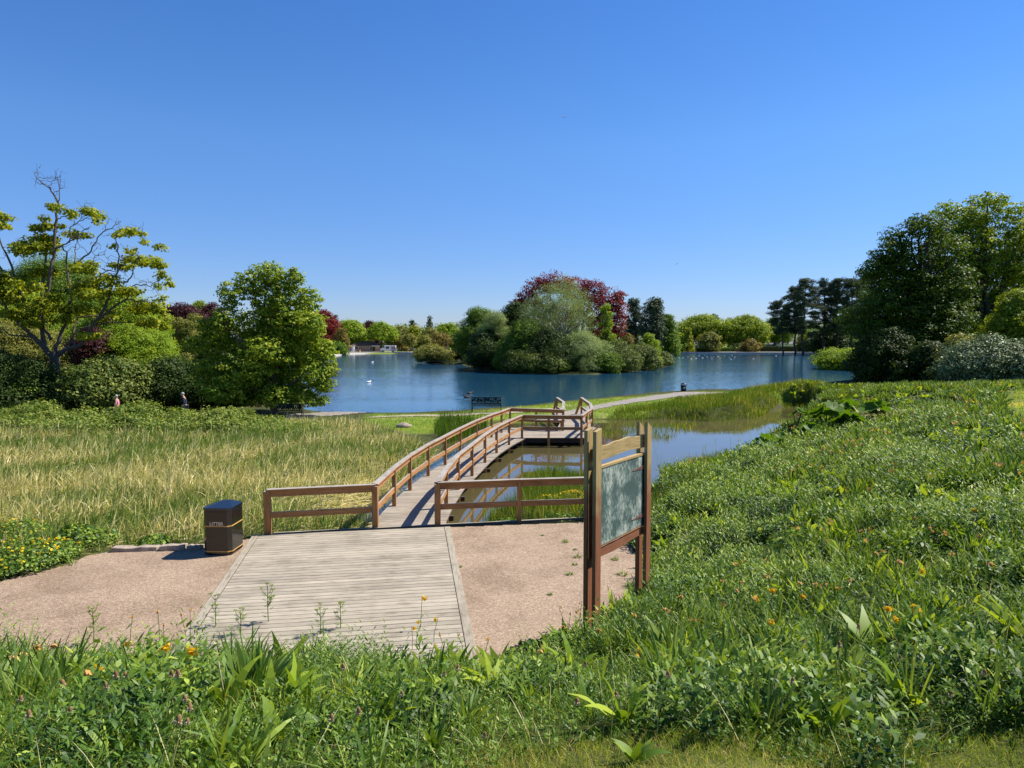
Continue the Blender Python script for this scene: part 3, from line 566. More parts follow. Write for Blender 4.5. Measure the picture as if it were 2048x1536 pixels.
def rails(pts, sideways, w_=0.10):
    """cap board on top, fascia under it, one mid rail; spans between posts"""
    pts = [np.array(p) for p in pts]; n = len(pts)
    dirs = [nrm(pts[i + 1] - pts[i]) for i in range(n - 1)]
    nn = []
    for i in range(n):
        a = dirs[max(i - 1, 0)]; b = dirs[min(i, n - 2)]; v = nrm(a + b); m_ = np.array((-v[1], v[0])); nn.append(m_ / max(0.5, np.dot(m_, np.array((-b[1], b[0])))))
    for i in range(n - 1):
        a, b = pts[i], pts[i + 1]; na, nb = nn[i], nn[i + 1]; hw = 0.075
        mb = MB().hexa([lz(a - na * hw, RT - .04), lz(a + na * hw, RT - .04), lz(a + na * hw, RT), lz(a - na * hw, RT), lz(b - nb * hw, RT - .04), lz(b + nb * hw, RT - .04), lz(b + nb * hw, RT), lz(b - nb * hw, RT)])
        mb.build('handrail', M['rail'], bw, 0.004)
        d = dirs[i]; k = 0.052
        a2, b2 = a + d * k, b - d * k; h = 0.022
        for nm, z0, z1 in (('top_rail', RT - .175, RT - .042), ('mid_rail', 0.36, 0.49)):
            n_ = np.array((-d[1], d[0]))
            mb = MB().hexa([lz(a2 - n_ * h, z0), lz(a2 + n_ * h, z0), lz(a2 + n_ * h, z1), lz(a2 - n_ * h, z1), lz(b2 - n_ * h, z0), lz(b2 + n_ * h, z0), lz(b2 + n_ * h, z1), lz(b2 - n_ * h, z1)])
            mb.build(nm, M['rail'], bw, 0.003)
fA, fB = np.array((-5.30, 14.98)), Lr[0]; fC = Rr[0]; fD = np.array((0.17, 16.1)); fE = np.array((1.9, 16.35))
leftline = [fB] + list(Lr[1:]); 
rails([fA, fB], 0); rails(Lr, 0); rails([Lr[-1], (Lr[-1] + PLb) / 2, PLb], 0); rails(LF, 0)
rails([fC, fD, fE], 0); rails(Rr, 0); PM = Rr[-1] + (PLc - Rr[-1]) * 0.45; rails([Rr[-1], PM, PLc], 0); rails(RF, 0)
for i, p in enumerate([fA, *Lr, (Lr[-1] + PLb) / 2, *LF[:2], fC, fD, fE, *Rr[1:], PM, *RF[:4]]):
    big = i in (0, 1, 14); q = np.array(p)
    post(q, w_=0.13 if i in (0, 1, 14) else 0.10, z0=-0.1 if i in (0,) else -0.9)
for q, off in ((LF[-1], (-0.2, 0.5)), (RF[-1], (-0.28, 0.35))):   # raked end posts
    post(q); a = lz(q, RT - .05); b = lz(q + np.array(off), 0.0); MB().beam(a, b, 0.1, 0.1).build('raked_post', M['rail'], bw, .004)
# deck planks
def resample(P, n):
    P = np.array(P); L = np.concatenate(([0], np.cumsum(np.linalg.norm(np.diff(P, axis=0), axis=1)))); t = np.linspace(0, L[-1], n)
    return np.c_[np.interp(t, L, P[:, 0]), np.interp(t, L, P[:, 1])]
def deckstrip(A, B, name, over=0.16):
    n = int(np.linalg.norm(np.diff(np.array(A), axis=0), axis=1).sum() / 0.148) + 1; A = resample(A, n + 1); B = resample(B, n + 1); mb = MB()
    for i in range(n):
        a0, a1, b0, b1 = A[i], A[i + 1], B[i], B[i + 1]; u0, u1 = nrm(b0 - a0), nrm(b1 - a1)
        a0 = a0 - u0 * over; b0 = b0 + u0 * over; a1 = a1 - u1 * over; b1 = b1 + u1 * over
        g = 0.06; c0, c1 = a0 + (a1 - a0) * g, a1; e0, e1 = b0 + (b1 - b0) * g, b1; j = 0.002 * math.sin(i * 7.7)
        mb.hexa([lz(c1, -.04), lz(c0, -.04), lz(c0, j), lz(c1, j), lz(e1, -.04), lz(e0, -.04), lz(e0, -j), lz(e1, -j)])
    return mb.build(name, M['deck_grey'], bw, 0.002)
LrA = [*Lr[:-2], np.array((-0.75, 30.55))]
LrA = [p for p in Lr if p[1] < 30.0] + [np.array((np.interp(30.2, Lr[:, 1], Lr[:, 0]), 30.2))]
deckstrip([LrA[0] - np.array((0, .02)), *LrA[1:]], [fC - np.array((0, .02)), *[p for p in Rr[1:] if p[1] < 30.0], np.array((Rr[-1][0], 30.15))], 'walkway_planks')
mb = MB(); yb = PLb[1] + 0.25; y = 30.22                                     # platform boards run across
xl = lambda y_: np.interp(y_, Lr[:, 1], Lr[:, 0]) - .16
while y < 33.7:
    e = y + .14; x1 = 3.0 + (y - 30.2) * 0.27 + .16; mb.hexa([lz((xl(y), e), -.04), lz((xl(y), y), -.04), lz((xl(y), y), 0), lz((xl(y), e), 0), lz((x1, e), -.04), lz((x1, y), -.04), lz((x1, y), 0), lz((x1, e), 0)]); y = e + .008
mb.build('viewing_platform_planks', M['deck_grey'], bw, .002)
yy = 33.78
deckstrip([np.array((2.3, yy)), LF[1], LF[2], LF[2] + np.array((0, 1.8))], [np.array((3.95, yy)), RF[2] + np.array((.05, .9)), RF[3], RF[4], RF[4] + np.array((0, 1.8))], 'far_walkway_planks', 0.1)
# bearers
for A, ins in ((LrA, 0.1), ([fC, *Rr[1:]], -0.1)):
    A = np.array(A)
    for i in range(len(A) - 1): MB().beam(lz(A[i] + (ins, 0), -.13), lz(A[i + 1] + (ins, 0), -.13), .06, .17).build('bearer', M['under'], bw)
MB().beam(lz((-0.4, 30.36), -.14), lz((3.15, 30.34), -.14), .06, .18).build('bearer', M['under'], bw)
MB().beam(lz((-0.6, 33.6), -.14), lz((3.9, 33.6), -.14), .06, .18).build('bearer', M['under'], bw)
MB().beam(lz((3.15, 30.4), -.14), lz((3.95, 33.5), -.14), .06, .18).build('bearer', M['under'], bw)
for i in range(1, len(Rr)): MB().beam(lz((np.interp(Rr[i][1], Lr[:, 1], Lr[:, 0]) - .1, Rr[i][1] + .08), -.28), lz((Rr[i][0] + .18, Rr[i][1] + .08), -.28), .07, .12).build('cross_bearer', M['under'], bw)
MB().beam(lz((-5.2, 15.06), -.04), lz((1.95, 16.45), -.04), .07, .13).build('kerb_board', M['deck'], bw, .003)

# bench seat built on the viewing platform
be = empty('wooden_seat', (1.75, 33.0, 0)); tag(be, 'low brown timber seat standing on the boardwalk viewing platform', 'seat')
MB().box(-.75, -.2, .42, .75, .2, .48).build('seat_board', M['rail'], be, .004)
for s_ in (-.6, .6): MB().box(s_ - .05, -.17, .0, s_ + .05, .17, .42).build('leg', M['rail'], be, .003)

# ------------------------------------------------------------------ litter bin in front
def litter_bin():
    o = empty('litter_bin', (-5.76, 13.78, 0.0), math.radians(-2)); tag(o, 'large dark brown litter bin with gold lines on the gravel beside the timber platform', 'bin')
    W_, Dp, H = .56, .62, 1.0; c = .07
    oc = [(-W_/2 + c, -Dp/2), (W_/2 - c, -Dp/2), (W_/2, -Dp/2 + c), (W_/2, Dp/2 - c), (W_/2 - c, Dp/2), (-W_/2 + c, Dp/2), (-W_/2, Dp/2 - c), (-W_/2, -Dp/2 + c)]
    def ring(sc, z0, z1, mat, name, par=o, bev=.004): return MB().prism([(x * sc, y * sc) for x, y in oc], z0, z1).build(name, mat, par, bev)
    body = ring(1.0, 0.03, .90, M['bin'], 'body')
    ring(.93, 0.0, .03, M['black'], 'plinth'); ring(1.006, .075, .095, M['gold'], 'gold_line', bev=0); ring(1.006, .575, .597, M['gold'], 'gold_line', bev=0)
    ring(1.03, .90, .945, M['bin_lid'], 'lid_rim')
    mb = MB(); r = [(x * 1.03, y * 1.03, .945) for x, y in oc]; top = [(-.10, .12, 1.045), (.0, .12, 1.045), (.10, .12, 1.045)]
    k = [(x * .25, y * .12 + .18, 1.0) for x, y in oc]
    mb.add(r + k, [(i, (i + 1) % 8, 8 + (i + 1) % 8, 8 + i) for i in range(8)] + [tuple(range(8, 16))]); mb.build('lid', M['bin_lid'], o, .006)
    MB().box(-.215, -Dp/2 - .006, .69, .215, -Dp/2 + .001, .875).build('flap', M['bin'], o, .004)
    MB().box(Dp * 0 + W_/2 - .001, -.2, .66, W_/2 + .006, .2, .875).build('flap', M['bin'], o, .004)
    cu = bpy.data.curves.new('lettering', 'FONT'); cu.body = 'LITTER'; cu.size = .088; cu.align_x = 'CENTER'; cu.extrude = .002; cu.offset = 0.002
    t_ = bpy.data.objects.new('lettering_tmp', cu); COL.objects.link(t_); bpy.context.view_layer.update()
    me = bpy.data.meshes.new_from_object(t_.evaluated_get(bpy.context.evaluated_depsgraph_get())); bpy.data.objects.remove(t_)
    l = link('lettering', me, M['cream'], o); l.location = (.0, -Dp/2 - .003, .608); l.rotation_euler = (math.pi / 2, 0, 0)
litter_bin()

# ------------------------------------------------------------------ notice board
def noticeboard():
    a = np.array((.803, 6.9)); b = np.array((1.50, 7.9)); K = .655; L = float(np.linalg.norm(b - a)) / K; ang = math.atan2(b[1] - a[1], b[0] - a[0])
    o = empty('notice_board', (a[0], a[1], 1.44), ang); o.scale = (K, K, K); tag(o, 'tall brown timber notice board with faded green panel standing on the bank above the gravel', 'notice board')
    for x in (0.0, L):
        for y in (-.075, .075):                     # each leg is a pair of planks either side of the rails, pointed top
            w2 = .088; h = 2.86 - (.06 if x > 0 else 0) + .03 * math.sin(x * 9 + y * 40)
            mb = MB().hexa([(x - w2, y - .03, -.7), (x + w2, y - .03, -.7), (x + w2, y + .03, -.7), (x - w2, y + .03, -.7), (x - w2, y - .03, h), (x + w2, y - .03, h - (.10 if x > 0 else -.04)), (x + w2, y + .03, h - (.10 if x > 0 else -.04)), (x - w2, y + .03, h)])
            mb.build('post_plank', M['sign'], o, .005)
    def wavy(z, h, amp, name):
        n = 22; vt = []; 
        for i in range(n):
            t = i / (n - 1); x = .03 + t * (L - .06); zt = z + h / 2 + amp * math.sin(t * 9 + z) + amp * .6 * math.sin(t * 21); zb = z - h / 2 + amp * math.sin(t * 7 + 1 + z)
            vt += [(x, -.022, zb), (x, .022, zb), (x, .022, zt), (x, -.022, zt)]
        fs = []; uv = []
        for i in range(n - 1):
            for k in range(4): k2 = (k + 1) % 4; fs.append((i * 4 + k, i * 4 + k2, i * 4 + 4 + k2, i * 4 + 4 + k)); x0, x1 = vt[i * 4][0], vt[i * 4 + 4][0]; uv.append([(x0, k * .1), (x0, k * .1 + .1), (x1, k * .1 + .1), (x1, k * .1)])
        fs += [(3, 2, 1, 0), tuple(range(4 * n - 4, 4 * n))]; uv += [[(0, 0)] * 4] * 2
        MB().add(vt, fs, uv).build(name, M['sign'], o, .003)
    wavy(2.50, .22, .014, 'top_rail'); wavy(.92, .13, .012, 'bottom_rail')
    x0, x1, z0, z1 = .085, L - .13, 1.045, 2.25
    MB().box(x0, -.04, z0, x1, -.005, z1).build('panel', M['board'], o, .003)
    MB().box(x0 - .0, -.05, z1 + .004, x1 + .06, .03, z1 + .045).build('panel_trim', M['sign'], o, .003)
    MB().box(x1 + .012, -.045, z0 - .02, x1 + .055, .03, z1 + .0).build('hanging_stile', M['black'], o)
    MB().box(x0, -.035, z0 - .035, x1 + .06, .02, z0 - .006).build('panel_trim', M['rail'], o, .002)
    for z in (z0 + .17, z1 - .2):
        mb = MB().hexa([(x1 - .42, -.047, z - .015), (x1 - .42, -.041, z - .015), (x1 - .42, -.041, z - .003), (x1 - .42, -.047, z - .003), (x1 + .05, -.049, z - .035), (x1 + .05, -.041, z - .035), (x1 + .05, -.041, z + .04), (x1 + .05, -.049, z + .04)])
        mb.build('strap_hinge', M['rust'], o)
noticeboard()

# ------------------------------------------------------------------ lakeside bench
def park_bench(loc, rz, label, wd=1.72):
    o = empty('park_bench', loc, rz); tag(o, label, 'bench'); h = wd / 2
    for s_ in (-h, h):
        mb = MB(); mb.tube([(s_, -.05, 0), (s_, -.03, .45), (s_, .0, .93)], .024, 6)       # back upright
        mb.tube([(s_, .47, 0), (s_, .45, .3), (s_, .44, .62)], .024, 6); mb.tube([(s_, -.02, .66), (s_, .25, .68), (s_, .46, .63)], .022, 6); mb.tube([(s_, -.03, .4), (s_, .45, .42)], .018, 6)
        mb.sphere((s_, .0, .95), .03, 8, 6); mb.build('end_frame', M['iron'], o)
    mb = MB()
    for i in range(6): mb.beam((-h, .03 + i * .08, .42), (h, .03 + i * .08, .42), .05, .022)
    mb.build('seat', M['iron'], o)
    mb = MB(); mb.beam((-h, -.01, .89), (h, -.01, .89), .04, .055); mb.beam((-h, -.02, .55), (h, -.02, .55), .04, .05); mb.beam((-h, -.02, .49), (h, -.02, .49), .02, .02)
    r = rng_(3)
    for i in range(13):
        cx_ = -h + wd * (i + .5) / 13; cz = .72 + .04 * math.sin(i * 2.1)
        a = np.linspace(0, 5.2, 12); rr = .055 * (1 - a / 9); mb.tube(np.c_[cx_ + rr * np.cos(a + i), np.full(12, -.015), cz + rr * 1.6 * np.sin(a + i)], .026, 5)
        mb.tube([(cx_ - .07, -.015, .57), (cx_, -.015, .68 + .03 * math.cos(i)), (cx_ + .06, -.015, .88)], .022, 5)
    for cx_, cz in ((-.48, .8), (-.3, .74), (-.08, .82), (.12, .76), (.55, .83)):
        for k in range(5): mb.sphere((cx_ + .045 * math.cos(k * 1.26), -.015, cz + .045 * math.sin(k * 1.26)), (.045, .014, .045), 6, 4)
    mb.build('scroll_back', M['iron'], o)
q = G(973, 826, -.07); park_bench((q[0], q[1] - .1, float(ground_z(q[0], q[1])[0]) + .03), math.radians(0), 'ornate green black iron bench with scrolled back facing the lake')
park_bench((-12.1, 37.9, float(ground_z(-12.1, 37.9)[0]) + .03), math.radians(8), 'green bench back half hidden beneath the round sycamore tree', 1.3)

# bin by the water
def round_bin():
    q = G(1367, 782.5, -.08); o = empty('litter_bin', (q[0], q[1], float(ground_z(q[0], q[1])[0]))); tag(o, 'small black round litter bin with domed lid by the lake path', 'bin')
    MB().tube([(0, 0, 0), (0, 0, .04), (0, 0, .5)], [.21, .235, .235], 16).build('body', M['black'], o)
    mb = MB().tube([(0, 0, .5), (0, 0, .54)], .27, 16); mb.tube([(0, 0, .62), (0, 0, .66), (0, 0, .71), (0, 0, .74)], [.26, .24, .15, .03], 16); mb.build('lid', M['black'], o)
    for k in range(4): a = k * 1.571 + .78; MB().tube([(.2 * math.cos(a), .2 * math.sin(a), .52), (.2 * math.cos(a), .2 * math.sin(a), .66)], .02, 5).build('lid_strut', M['black'], o)
    MB().box(-.09, -.243, .28, .09, -.232, .38).build('label_plate', M['cream'], o)
round_bin()
# kerb stones beside the bin
for i, (a, b, hh) in enumerate([((226, 1103), (318, 1100), .09), ((322, 1101), (372, 1099), .11), ((376, 1099), (405, 1098), .08)]):
    p, q = np.array(G(*a)), np.array(G(*b)); r = rng_(40 + i); n = 7; mb = MB(); vt = []
    for k in range(n):
        t = k / (n - 1); c = p + (q - p) * t; j = r.uniform(-.015, .015, 4); vt += [(c[0], c[1] - .09 + j[0], -.05), (c[0], c[1] + .10 + j[1], -.05), (c[0], c[1] + .09 + j[2], hh + j[1]), (c[0], c[1] - .08 + j[3], hh + j[2])]
    fs = [(k * 4 + e, k * 4 + (e + 1) % 4, k * 4 + 4 + (e + 1) % 4, k * 4 + 4 + e) for k in range(n - 1) for e in range(4)] + [(3, 2, 1, 0), tuple(range(4 * n - 4, 4 * n))]
    o = mb.add(vt, fs).build('kerb_stone', M['stone'], None, .012)
    tag(o, ['long flat brown kerb stone at the left end of the gravel edge', 'taller split kerb stone in the middle of the gravel edge row', 'short kerb stone next to the dark litter bin'][i], 'stone', 'kerb stones edging the gravel')
def rock(px, py, z, size, label, group=None):
    q = G(px, py, z); r = rng_(int(px)); mb = MB().sphere((0, 0, size[2] * .3), (size[0] / 2, size[1] / 2, size[2] * .7), 12, 8)
    mb.v = [(x * (1 + r.uniform(-.12, .12)), y * (1 + r.uniform(-.12, .12)), z_ * (1 + r.uniform(-.15, .1))) for x, y, z_ in mb.v]
    o = mb.build('rock', M['stone'], None, 0, (q[0], q[1], float(ground_z(q[0], q[1])[0]))); tag(o, label, 'rock', group)
rock(808, 855, -.1, (.8, .5, .24), 'flat pale rock in the grass behind the reed bed')
rock(1363, 803, -.1, (.6, .4, .26), 'dark edged pale rock left of its pair on the pond bank'); rock(1374, 801, -.1, (.5, .4, .22), 'smaller pale rock right of its pair on the pond bank')
rock(1420, 808, -.1, (.8, .4, .2), 'low grey rock among dry stalks above the pond')
# ------------------------------------------------------------------ trees
def trunk_mb(limbs, sides=8):
    mb = MB()
    for pts, rad in limbs: mb.tube(pts, rad, sides, False)
    return mb
def wobble(p, q, r, n=6, amp=0.06):
    p = np.array(p, float); q = np.array(q, float); t = np.linspace(0, 1, n)[:, None]; L = np.linalg.norm(q - p)
    return p + (q - p) * t + r.normal(size=(n, 3)) * amp * L * np.sin(t * math.pi)
def crown_leaves(blobs, leaf, cover, r, sub=0.33, flat=0.6, inner=0.15, tb=0.5, up=0.5):
    """blobs (k,6): centre, radii. Leaves sit on many small clumps on each blob's shell"""
    Cs = []; Ns = []; Ts = []; blobs = np.array(blobs, float)
    for b in blobs:
        R = b[3:6]; Rm = R.mean(); area = 4 * math.pi * ((R[0]*R[1])**1.6/3 + (R[0]*R[2])**1.6/3 + (R[1]*R[2])**1.6/3) ** (1/1.6)
        rs = max(Rm * sub, leaf * 1.6); nsub = max(6, int(area / (rs * rs) * 0.75))
        d = nrm(r.normal(size=(nsub, 3))); rad = r.uniform(0.62, 1.03, (nsub, 1)); cs = b[:3] + d * R * rad
        nl = max(8, int(area * cover / (leaf * leaf * 0.45) / nsub))
        ld = nrm(r.normal(size=(nsub, nl, 3))); lr = r.uniform(0.35, 1.0, (nsub, nl, 1)) ** 0.5
        rsv = rs * r.uniform(0.7, 1.25, (nsub, 1, 1))
        pos = cs[:, None] + ld * lr * rsv * np.array((1, 1, flat)); nn = nrm(ld * 0.5 + d[:, None] * 0.5 + np.array((0, 0, up)) + r.normal(size=ld.shape) * 0.42)
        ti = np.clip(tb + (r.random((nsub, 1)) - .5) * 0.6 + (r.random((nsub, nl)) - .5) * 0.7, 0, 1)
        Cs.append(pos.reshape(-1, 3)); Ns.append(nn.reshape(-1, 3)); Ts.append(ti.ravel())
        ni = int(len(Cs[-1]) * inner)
        if ni: Cs.append(b[:3] + nrm(r.normal(size=(ni, 3))) * R * r.uniform(0, .7, (ni, 1))); Ns.append(nrm(r.normal(size=(ni, 3)))); Ts.append(r.random(ni) * .5)  # inner leaves tinted darker, crown shade put into the colour
    return np.concatenate(Cs), np.concatenate(Ns), np.concatenate(Ts)
def make_tree(name, label, cat, base, blobs, leaf, mat, barkm='bark', seed=0, cover=1.0, trunk_r=None, limbs=None, group=None, sub=0.33, flat=0.6, aspect=0.7, tb=0.5, trunk_top=None, nlimb=8, up=0.5, multi=False, crown_name='crown'):
    """blobs relative to base"""
    r = rng_(seed); base = np.array(base, float); o = empty(name, tuple(base)); tag(o, label, cat, group)
    blobs = np.array(blobs, float); top = (blobs[:, 2] + blobs[:, 5]).max(); ctr = blobs[:, :3].mean(0)
    if limbs is None:
        tr = trunk_r or top * 0.025; th = (blobs[:, 2] - blobs[:, 5] * .4).min(); th = max(th, top * .08) if trunk_top is None else trunk_top
        fork = np.array((ctr[0] * .3, ctr[1] * .3, th)); limbs = []
        if multi:
            for k in range(4): limbs.append((wobble((r.normal() * tr, r.normal() * tr, -.3), fork + r.normal(size=3) * top * .05, r, 5), np.linspace(tr * .6, tr * .4, 5)))
        else: limbs.append((wobble((0, 0, -.3), fork, r, 6, .03), np.linspace(tr * 1.25, tr * .8, 6)))
        ch = blobs[r.permutation(len(blobs))[:nlimb]]
        for b in ch:
            mid = fork + (b[:3] - fork) * .5 + np.array((0, 0, np.linalg.norm(b[:3] - fork) * .06))
            p1 = wobble(fork, mid, r, 4, .05); p2 = wobble(mid, b[:3], r, 4, .05); limbs.append((np.r_[p1, p2[1:]], np.linspace(tr * .6, tr * .12, 7)))
            for k in range(2):
                e = b[:3] + nrm(r.normal(size=3)) * b[3:6] * .8; limbs.append((wobble(mid, e, r, 5, .06), np.linspace(tr * .25, tr * .05, 5)))
    trunk_mb(limbs, 7).build('trunk', M[barkm], o)
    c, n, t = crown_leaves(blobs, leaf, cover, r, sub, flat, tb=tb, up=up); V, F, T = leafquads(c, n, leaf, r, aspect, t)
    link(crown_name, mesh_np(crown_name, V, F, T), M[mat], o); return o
def dome_blobs(W, H, z0, r, k=12, depth=None, shape='round', lump=0.30):
    """many uneven lobes filling an envelope W wide from z0 up to H"""
    W = W * 1.12; Dp = depth or W * .9; out = []; hh = H - z0; k = int(k * 1.9)
    for i in range(k):
        t = (i + .5) / k
        if shape == 'round': prof = math.sin(math.pi * min(max(.12 + t * .80, 0), 1)) ** .6
        elif shape == 'dome': prof = math.sqrt(max(0.02, 1 - t ** 2.2))
        elif shape == 'cone': prof = (1 - t) ** .8 * .95 + .06
        elif shape == 'fan': prof = .35 + .65 * math.sin(math.pi * (.15 + .6 * t))
        a = i * 2.39996 + r.uniform(-.6, .6); lr = W * lump * .74 * r.uniform(.6, 1.3) * (1 if shape != 'cone' else (.35 + .65 * (1 - t)))
        rad = max(0, prof - lump * 1.05) * .5 + .02; q = r.uniform(.6, 1.12)
        z = z0 + lr * .5 + t * (hh - lr * 1.1) + r.uniform(-.03, .03) * hh
        out.append((math.cos(a) * W * rad * q, math.sin(a) * Dp * rad * q, z, lr * r.uniform(.85, 1.25), lr * r.uniform(.85, 1.25), lr * r.uniform(.55, .8)))
    for j in range(3): out.append((r.normal() * W * .05, r.normal() * Dp * .05, z0 + hh * (.25 + .22 * j), W * .20, Dp * .20, hh * .18))
    return out
def std(name, label, cat, px, ty, wpx, d, mat, shape='round', z0f=.2, seed=1, k=12, by=None, base=None, group=None, leaf=None, cover=1.0, barkm='bark', depth=None, **kw):
    W = px_w(wpx, d); x = (px - 1024) / FPX * d / (math.cos(PITCH)) * 0.998; gz = float(ground_z(x, d)[0]) if base is None else base
    H = topz(ty, d) - gz; r = rng_(seed); L = leaf or max(.13, d * .0021)
    return make_tree(name, label, cat, (x, d, gz), dome_blobs(W, H, H * z0f, r, k, depth, shape), L, mat, barkm, seed, cover, group=group, **kw)
def pine(label, px, ty, wpx, d, seed, lean=0.0, bare=.35, mat='pine', group=None, dens=1.0, tip=1.0):
    W = px_w(wpx, d); x = (px - 1024) / FPX * d; gz = float(ground_z(x, d)[0]); H = topz(ty, d) - gz; r = rng_(seed)
    o = empty('pine_tree', (x, d, gz)); tag(o, label, 'pine tree', group); tr = H * .017
    P = lambda z: np.array((lean * (z / H) ** 1.5 * W, 0, z)); n = 10; zs = np.linspace(-.3, H * .98, n); pts = np.array([P(max(z, 0)) + (0, 0, min(z, 0)) for z in zs]); pts[1:-1, :2] += r.normal(size=(n - 2, 2)) * H * .006
    limbs = [(pts, np.linspace(tr, tr * .15, n))]; blobs = []
    nb = int(34 * dens)
    for i in range(nb):
        z = H * (bare + (1 - bare) * (i + .3) / nb * .97); t = (z / H - bare) / (1 - bare); a = i * 2.4 + r.uniform(-.6, .6)
        Lb = W * .5 * (math.sin(math.pi * (.18 + .74 * t)) ** .7 * tip + (1 - tip) * (1 - t)) * r.uniform(.55, 1.1)
        s = P(z); e = s + np.array((math.cos(a) * Lb, math.sin(a) * Lb * .8, Lb * r.uniform(.0, .3))); limbs.append((wobble(s, e, r, 4, .05), np.linspace(tr * .3, tr * .06, 4)))
        for f in (.55, .85, 1.0):
            q = s + (e - s) * f; w_ = W * .085 * r.uniform(.7, 1.3) * (1.2 if f > .8 else .8); blobs.append((*(q + r.normal(size=3) * w_ * .35), w_ * r.uniform(.9, 1.5), w_ * 1.2, w_ * r.uniform(.45, .95)))
    blobs.append((*P(H * .97), W * .1, W * .1, W * .09))
    trunk_mb(limbs, 6).build('trunk', M['bark_dark'], o); L = max(.12, d * .0017)
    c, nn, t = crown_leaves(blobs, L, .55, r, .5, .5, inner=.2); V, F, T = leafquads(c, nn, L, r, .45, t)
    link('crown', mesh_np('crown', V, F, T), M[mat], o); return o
def blobs_px(lst, px0, d, gz, r, dscale=1.0, split=1):
    """ellipses measured off the photo, placed in real depth around distance d; (px,py,rx,ry[,ddepth])"""
    x0 = (px0 - 1024) / FPX * d; out = []
    for b in lst:
        q = D(b[0], b[1], d); dd = b[4] if len(b) > 4 else r.uniform(-.5, .5) * px_w(b[2], d) * dscale
        rx, rz = px_w(b[2], d), px_w(b[3], d); out.append((q[0] - x0, dd, q[2] - gz, rx, min(rx, rz * 1.6), rz))
    return out

